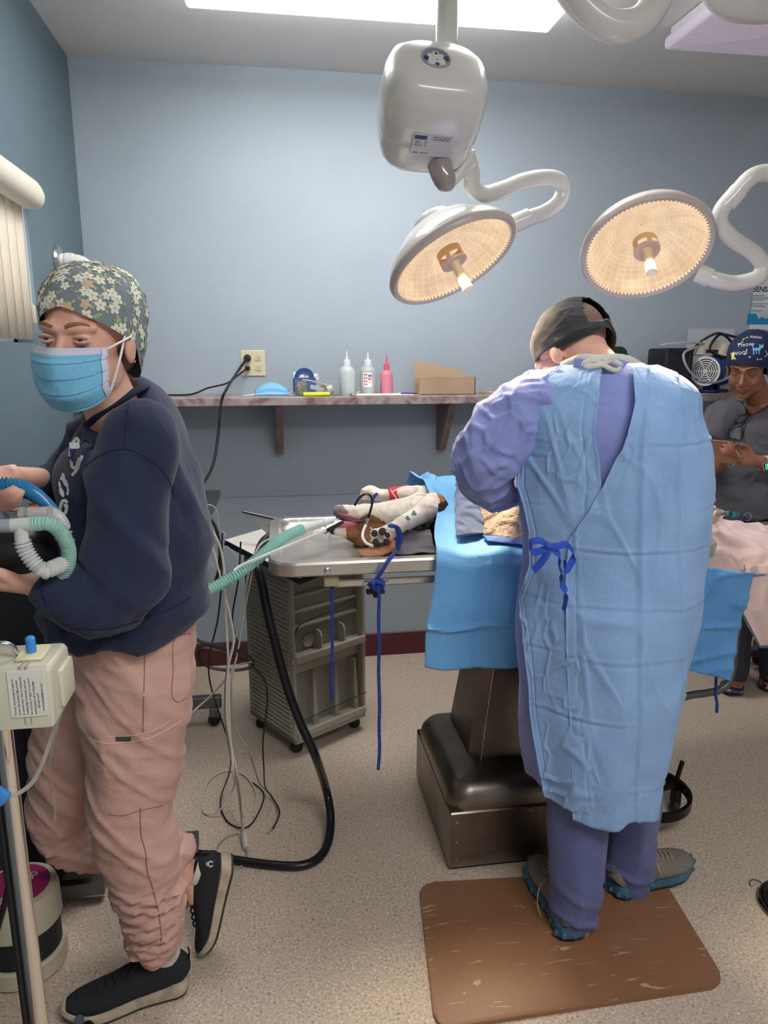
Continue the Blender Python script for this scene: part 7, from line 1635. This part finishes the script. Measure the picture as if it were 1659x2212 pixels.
# warning label: text runs upward
la, lc = Y(24, 1552, yb0-.002), Y(94, 1446, yb0-.002)
b = bm_new(); box(b, (la.x, yb0-.0016, la.z), (lc.x, yb0-.0004, lc.z), .0005, 1); lb = obj('warning_label', b, M('label_white', (228, 224, 214), .5), bx, smooth=False)
lines = ['Any attempt to repair or', 'service this Leading Edge product', 'by anyone other than an Authorized', 'Leading Edge Technician will void', 'the warranty. If repair or service is', 'needed please call Leading Edge.', '         877-897-5377', '    www.LeadingEdgeVet.com']
Wl = lc.x-la.x; Hl = lc.z-la.z
for k, ln in enumerate(lines):
    xx = la.x+Wl*(.16+.108*k); m = frame((xx, yb0-.0019, la.z+Hl*(.27 if k == 0 else .05)), (0, 0, 1), y=(-1, 0, 0))
    text('label_print', ln, .0039, m, M('ink_black', (30, 30, 34), .6), lb, ext=.00005)
text('label_print', 'Warning:', .0039, frame((la.x+Wl*.16, yb0-.0019, la.z+Hl*.04), (0, 0, 1), y=(-1, 0, 0)), M('ink_redbrown', (170, 50, 40), .6), lb, ext=.00005)
b = bm_new(); c = Vector((xr, yb0+.05, z1)); box(b, (c.x-.017, c.y-.03, z1), (c.x+.02, c.y+.02, z1+.006), .002, 1); obj('knob_pad', b, M('pad_cream', (226, 218, 178), .6), bx)
b = bm_new(); lathe(b, [(.007, 0), (.0068, .022), (.004, .025), (.001, .0255)], 18, Matrix.Translation((c.x, c.y-.008, z1+.005))); obj('blue_knob', b, M('knob_blue', (70, 140, 214), .4), bx)
b = bm_new(); tube(b, [Vector((x0+.052, yb0+.04, z1-.002)), Vector((x0+.05, yb0+.035, z1+.018)), Vector((x0+.036, yb0+.03, z1+.026)), Vector((x0+.02, yb0+.03, z1+.018)), Vector((x0+.01, yb0+.03, z1+.0))], .0042, n=12, sub=6); obj('chrome_handle', b, M('chrome', (210, 212, 214), .15, 1), bx)
clear2 = M('tube_clear', (214, 210, 204), .15, trans=.5, alpha=.6)
a = Vector((x1+.002, yb0+.05, z0+.025))
lying('drip_line', [a, Y(112, 1590, 1.04), Y(95, 1640, 1.03), Y(70, 1690, 1.02), Y(30, 1718, 1.0), Y(-10, 1720, .98)], .0032, clear2, 'clear drip line from the beige box curving past the chrome pole', 'tube')
lying('drip_line', [a+Vector((0, .005, 0)), Y(108, 1640, 1.14), Y(112, 1700, 1.2), Y(120, 1760, 1.25), Y(112, 1790, 1.26)], .002, clear2, 'thin clear line hanging straight down from the beige box', 'tube')
b = bm_new(); q = Y(-4, 1718, .985); box(b, (-.01, -.006, -.012), (.014, .006, .012), .004, 2, Matrix.Translation(q) @ Matrix.Rotation(.8, 4, 'Y')); tag(obj('line_clip', b, M('knob_blue', (70, 140, 214), .4)), 'bright blue clip on the drip line at the left edge', 'clip')
# striped canister on the floor
cn = thing('floor_canister', 'cream and black canister with a magenta label on the floor at lower left', 'canister', (-.66, 1.66, 0))
cx_, cy_ = -.655, 1.665; rr_ = .098
cream2 = M('canister_cream', (198, 190, 168), .5)
b = bm_new(); lathe(b, [(rr_*.94, .0), (rr_, .004), (rr_, .045), (rr_*.96, .05)], 44, Matrix.Translation((cx_, cy_, .005))); obj('bottom_ring', b, cream2, cn)
b = bm_new(); lathe(b, [(rr_*.9, .05), (rr_*.9, .125)], 44, Matrix.Translation((cx_, cy_, .005))); msh = NT('black_mesh'); wv = msh.add('TexWave', _Scale=70); wv.bands_direction = 'Z'; msh.link(msh.tc.outputs['Object'], wv.inputs[0]); msh.col((34, 36, 42)); msh.bump(wv.outputs[0], 1, .004); obj('mesh_band', b, msh.m, cn)
b = bm_new(); lathe(b, [(rr_*.93, .125), (rr_*.97, .13), (rr_*.95, .2), (rr_*.9, .215), (.001, .218)], 44, Matrix.Translation((cx_, cy_, .005))); cb2 = obj('upper_shell', b, cream2, cn)
b = bm_new(); lathe(b, [(.001, .2195), (rr_*.76, .2195)], 40, Matrix.Translation((cx_, cy_, .0052)), cap=False); lab = obj('magenta_label', b, M('label_magenta', (156, 40, 96), .5), cb2)
m = frame((cx_-.012, cy_-.07, .2265), (.45, .88, 0), z=(0, 0, 1))
text('label_print', 'PTP-1500', .03, m, M('print_pale', (230, 206, 214), .6), lab); text('label_print', 'Canister', .008, m @ Matrix.Translation((.02, -.014, 0)), M('print_pale', (230, 206, 214), .6), lab)
lying('floor_hose', [Z(x, y, z) for x, y, z in ((205, 1834, .13), (170, 1846, .12), (135, 1882, .08), (105, 1920, .05), (72, 1962, .03), (50, 2010, .012), (20, 2050, .012))], .013, M('black_corrugated', (28, 28, 32), .5, bump=.5, bs=90), 'thick black hose slanting down beside the canister', 'hose', n=12)
lying('strap', [Y(22, 1890, 1.45), Y(8, 1960, 1.45), Y(-6, 2010, 1.45)], .006, blk, 'narrow black strap in front of the canister label', 'strap')
lying('dangling_hose', [Y(45, 1570, 1.7), Y(58, 1650, 1.72), Y(56, 1720, 1.72), Y(48, 1800, 1.74)], .011, M('black_corrugated', (28, 28, 32), .5, bump=.5, bs=90), 'black hose hanging behind the chrome pole', 'hose', n=12)
# reservoir bag
b = bm_new()
limb(b, [(-60, 1196, 1.4, 40, .05), (-20, 1192, 1.4, 56, .06), (40, 1190, 1.4, 60, .065), (85, 1190, 1.4, 52, .06), (110, 1188, 1.4, 34, .04), (121, 1186, 1.4, 12, .015)], n=30)
tag(bake('reservoir_bag', b, M('black_bag_rubber', (30, 31, 35), .42), vox=.006, smooth=10, fn=lambda p, n: .004*ns(p, (9, 9, 9))), 'black rubber breathing bag held by the woman\'s lower hand', 'bag')
# blue hose, circuit hoses
blh = M('hose_blue', (64, 160, 216), .2, trans=.3, alpha=.95)
hose('blue_hose', [Y(x, y, d) for x, y, d in ((-60, 1052, 1.26), (0, 1046, 1.27), (35, 1048, 1.28), (65, 1060, 1.3), (90, 1080, 1.33), (112, 1104, 1.36), (125, 1130, 1.4))], .0102, blh, 'translucent blue corrugated hose held by the upper hand', 'hose', pitch=.0056, amp=.45)
wy = thing('breathing_circuit', 'pale wye piece with green-tinted hose looping in front of the sweatshirt', 'breathing circuit', Y(60, 1135, 1.22))
dW = 1.225
wh = M('wye_white', (238, 240, 238), .25, trans=.25, alpha=.97)
b = bm_new(); tube(b, [Y(25, 1135, dW), Y(60, 1133, dW), Y(92, 1131, dW)], [.0115, .0118, .0118], n=24, sub=2); tube(b, [Y(47, 1138, dW), Y(47, 1160, dW), Y(49, 1172, dW)], [.0115, .0112, .0112], n=24, sub=2); obj('wye', b, wh, wy)
b = bm_new(); tube(b, [Y(-30, 1137, dW), Y(10, 1136, dW), Y(26, 1135, dW)], [.0108, .0112, .0122], n=24, sub=2); obj('grey_cuff', b, M('cuff_grey', (164, 170, 176), .3, alpha=.97), wy)
hose('green_limb', [Y(x, y, d) for x, y, d in ((68, 1132, dW), (92, 1130, dW), (112, 1134, dW+.005), (130, 1148, dW+.02), (143, 1170, dW+.03), (149, 1195, dW+.04), (145, 1225, dW+.045), (128, 1250, dW+.05))], .0118, M('hose_green', (172, 222, 208), .3, trans=.3, alpha=.95), parent=wy, pitch=.0045, amp=.12)
hose('clear_limb', [Y(x, y, d) for x, y, d in ((49, 1170, dW), (54, 1186, dW), (66, 1206, dW), (82, 1224, dW), (96, 1234, dW), (112, 1228, dW+.01), (136, 1218, dW+.03))], .0122, clr, parent=wy, pitch=.0062, amp=.3)
cvx = thing('valve_assembly', 'clear round valve with metal fitting and pinkish connector above the wye piece', 'valve', Y(20, 1110, 1.3))
dV = 1.3
b = bm_new(); q = Y(12, 1118, dV); lathe(b, [(.020, -.006), (.0265, -.006), (.0275, 0), (.0265, .006), (.020, .006), (.020, -.006)], 36, Matrix.Translation(q) @ Matrix.Rotation(math.radians(70), 4, 'Y'), cap=False); lathe(b, [(.001, .0), (.018, .0)], 30, Matrix.Translation(q) @ Matrix.Rotation(math.radians(70), 4, 'Y'), cap=False); obj('clear_dome', b, M('clear_plastic', (235, 240, 244), .05, trans=.9, ior=1.2, alpha=.55), cvx)
for nm, x0_, x1_, r_, m_ in (('metal_fitting', 24, 42, .009, M('chrome', (210, 212, 214), .15, 1)), ('cream_ring', 42, 54, .0105, M('ring_cream', (196, 196, 180), .4)), ('frosted_ring', 54, 63, .0098, M('cuff_grey', (164, 170, 176), .3, alpha=.97)), ('pink_connector', 63, 105, .0112, M('connector_pink', (206, 194, 194), .25, alpha=.97))):
    b = bm_new(); tube(b, [Y(x0_, 1109, dV), Y(x1_, 1108, dV)], r_, n=22, sub=1); obj(nm, b, m_, cvx)
hose('clear_elbow_hose', [Y(x, y, d) for x, y, d in ((104, 1108, dV), (118, 1112, dV+.01), (130, 1124, dV+.02), (138, 1140, dV+.03))], .011, clr, parent=cvx, pitch=.005, amp=.25)
b = bm_new(); q = Y(75, 1094, 1.32); box(b, (q.x-.009, q.y-.002, q.z-.005), (q.x+.007, q.y+.002, q.z+.006), .001, 1, None); tag(obj('hazard_sticker', b, M('sticker_orange', (240, 120, 70), .5), smooth=False), 'small orange and pink sticker above the pinkish connector', 'sticker')
b = bm_new(); P = [Y(x, y, 1.44) for x, y in ((108, 1144), (118, 1155), (124, 1180), (126, 1200), (118, 1220))]; tube(b, P, [(.004, .01), (.008, .012), (.008, .012), (.007, .012), (.004, .01)], n=12, sub=4); tag(obj('orange_strap', b, M('strap_orange', (226, 158, 118), .6)), 'pale orange strap beside the black breathing bag', 'strap')
hose('lower_teal_hose', [Y(x, y, d) for x, y, d in ((150, 1300, 1.75), (128, 1322, 1.75), (114, 1345, 1.75), (108, 1372, 1.75), (110, 1400, 1.76))], .012, M('hose_teal_dark', (70, 130, 140), .3), 'dark teal corrugated hose below the woman\'s cuff', 'hose')
# ------------------------------------------------------------------ cables between the woman and the table
lying('flat_black_hose', [Y(x, y, d) for x, y, d in ((640, 1160, 2.3), (600, 1152, 2.25), (568, 1172, 2.2), (556, 1215, 2.1), (566, 1260, 2.05), (580, 1330, 2.02), (600, 1410, 2.0), (622, 1490, 1.98), (648, 1560, 1.96), (680, 1630, 1.95))]+[Z(x, y, z) for x, y, z in ((703, 1700, .13), (714, 1760, .06), (710, 1815, .02), (690, 1852, .012), (650, 1870, .012), (590, 1869, .012), (520, 1860, .012), (450, 1848, .012), (400, 1842, .012))], .0135, M('hose_black', (24, 24, 28), .3), 'thick black hose sweeping from the table down to the floor and back to the left', 'hose', n=12)
gw = M('cable_cream', (206, 200, 188), .4); gw2 = M('cable_grey', (150, 148, 142), .4); dk = M('cable_dark', (40, 38, 38), .4)
CB = 'cables hanging beside the cart'
def C(pts, r, m, lab): lying('cable', pts, r, m, lab, 'cable', CB, n=6)
C([Y(x, y, d) for x, y, d in ((425, 1112, 1.95), (455, 1122, 1.95), (472, 1160, 1.95), (474, 1220, 1.93), (462, 1262, 1.93), (438, 1285, 1.93), (415, 1330, 1.93), (418, 1375, 1.94), (455, 1392, 1.95), (500, 1400, 1.97), (540, 1420, 2.0), (545, 1440, 2.02), (500, 1448, 2.02), (450, 1440, 2.02), (430, 1415, 2.02), (445, 1400, 2.02), (500, 1415, 2.03), (540, 1432, 2.05))], .0046, dk, 'thick black cable bowing out to the left and coiling beside the cart')
C([Y(x, y, d) for x, y, d in ((425, 1115, 1.9), (450, 1135, 1.9), (475, 1180, 1.9), (485, 1240, 1.9), (486, 1300, 1.9), (492, 1400, 1.9), (494, 1500, 1.9), (498, 1600, 1.9), (514, 1680, 1.9))]+[Z(522, 1760, .06), Z(526, 1800, .03)], .0035, gw, 'cream cable falling straight to the white plug on the floor')
C([Y(x, y, d) for x, y, d in ((430, 1150, 1.88), (455, 1175, 1.88), (472, 1230, 1.88), (490, 1300, 1.88), (505, 1380, 1.88), (492, 1450, 1.88), (490, 1540, 1.88), (500, 1620, 1.88), (505, 1680, 1.88))]+[Z(505, 1700, .1), Z(480, 1745, .03), Z(452, 1758, .01), Z(437, 1745, .006), Z(448, 1690, .006), Z(485, 1665, .008), Z(525, 1672, .008), Z(552, 1710, .008), Z(548, 1765, .006)], .003, gw, 'cream cable ending in a wide loop on the floor')
C([Y(x, y, d) for x, y, d in ((590, 1160, 2.1), (560, 1180, 2.05), (540, 1230, 2.0), (525, 1300, 1.97), (510, 1370, 1.95), (492, 1440, 1.93), (486, 1520, 1.92), (493, 1600, 1.9), (512, 1690, 1.9))]+[Z(520, 1750, .1), Z(524, 1800, .03)], .0034, gw2, 'grey cable slanting down from the bare table end to the floor')
C([Y(x, y, d) for x, y, d in ((560, 1175, 2.2), (545, 1240, 2.1), (530, 1310, 2.05), (515, 1400, 2.0), (500, 1450, 1.97), (458, 1500, 1.95), (425, 1530, 1.93), (396, 1556, 1.9))], .0028, gw2, 'pale grey cable crossing left towards the pink trousers')
C([Y(x, y, d) for x, y, d in ((480, 1150, 2.0), (478, 1260, 1.98), (470, 1340, 1.97), (452, 1420, 1.96), (455, 1480, 1.96), (480, 1560, 1.95), (498, 1620, 1.95))]+[Z(495, 1670, .08), Z(476, 1730, .02), Z(492, 1775, .006), Z(530, 1788, .006), Z(556, 1760, .006), Z(570, 1715, .006), Z(545, 1690, .006)], .0026, dk, 'thin dark cable looping round on the floor beside the white plug')
C([Y(x, y, d) for x, y, d in ((520, 1170, 2.1), (515, 1250, 2.1), (502, 1340, 2.1), (520, 1400, 2.1), (545, 1438, 2.1), (572, 1470, 2.12), (577, 1520, 2.12), (568, 1600, 2.12), (570, 1660, 2.12))]+[Z(573, 1700, .1), Z(590, 1725, .02), Z(604, 1755, .006), Z(590, 1790, .006)], .0026, dk, 'thin dark cable hanging in front of the cart\'s ribbed side')
C([Y(x, y, d) for x, y, d in ((545, 1430, 2.05), (510, 1440, 2.0), (500, 1480, 1.97), (505, 1560, 1.95), (540, 1630, 1.93))]+[Z(560, 1690, .12), Z(585, 1720, .02), Z(600, 1760, .006), Z(580, 1800, .006)], .0026, gw2, 'grey cable ending nearest the cart\'s front caster')
tw = M('wire_clear', (190, 196, 198), .2)
lying('looped_wire', [Y(x, y, 2.0) for x, y in ((440, 1090), (458, 1092), (468, 1104), (472, 1140), (466, 1165), (480, 1150), (486, 1160), (474, 1200), (452, 1182), (448, 1200), (462, 1225))], .0013, tw, 'thin clear wire curling beside the woman\'s elbow', 'wire')
lying('looped_wire', [Y(x, y, 2.1) for x, y in ((484, 1165), (480, 1178), (478, 1172), (476, 1190), (490, 1180), (505, 1195), (518, 1212))], .001, tw, 'thin clear wire hanging from the white shelf corner', 'wire')
pg = thing('cable_plug', 'small white connector plug at the end of the cream cable', 'plug', Z(527, 1812, .0))
q0, q1 = Z(526, 1800, .03), Z(531, 1832, .012)
b = bm_new(); tube(b, [q0, q0.lerp(q1, .5), q1], [(.008, .006), (.0095, .007), (.008, .006)], n=12, sub=3, e=.6); obj('plug_body', b, gw, pg)
b = bm_new(); tube(b, [q1, Z(534, 1848, .01), Z(528, 1866, .008), Z(506, 1878, .006)], .0024, n=6, sub=6); obj('plug_tail', b, gw2, pg)
lying('floor_wire', [Z(x, y, .005) for x, y in ((470, 1845), (472, 1825), (490, 1808), (515, 1800))], .002, gw2, 'short grey wire arching on the floor beside the lifted shoe', 'wire')
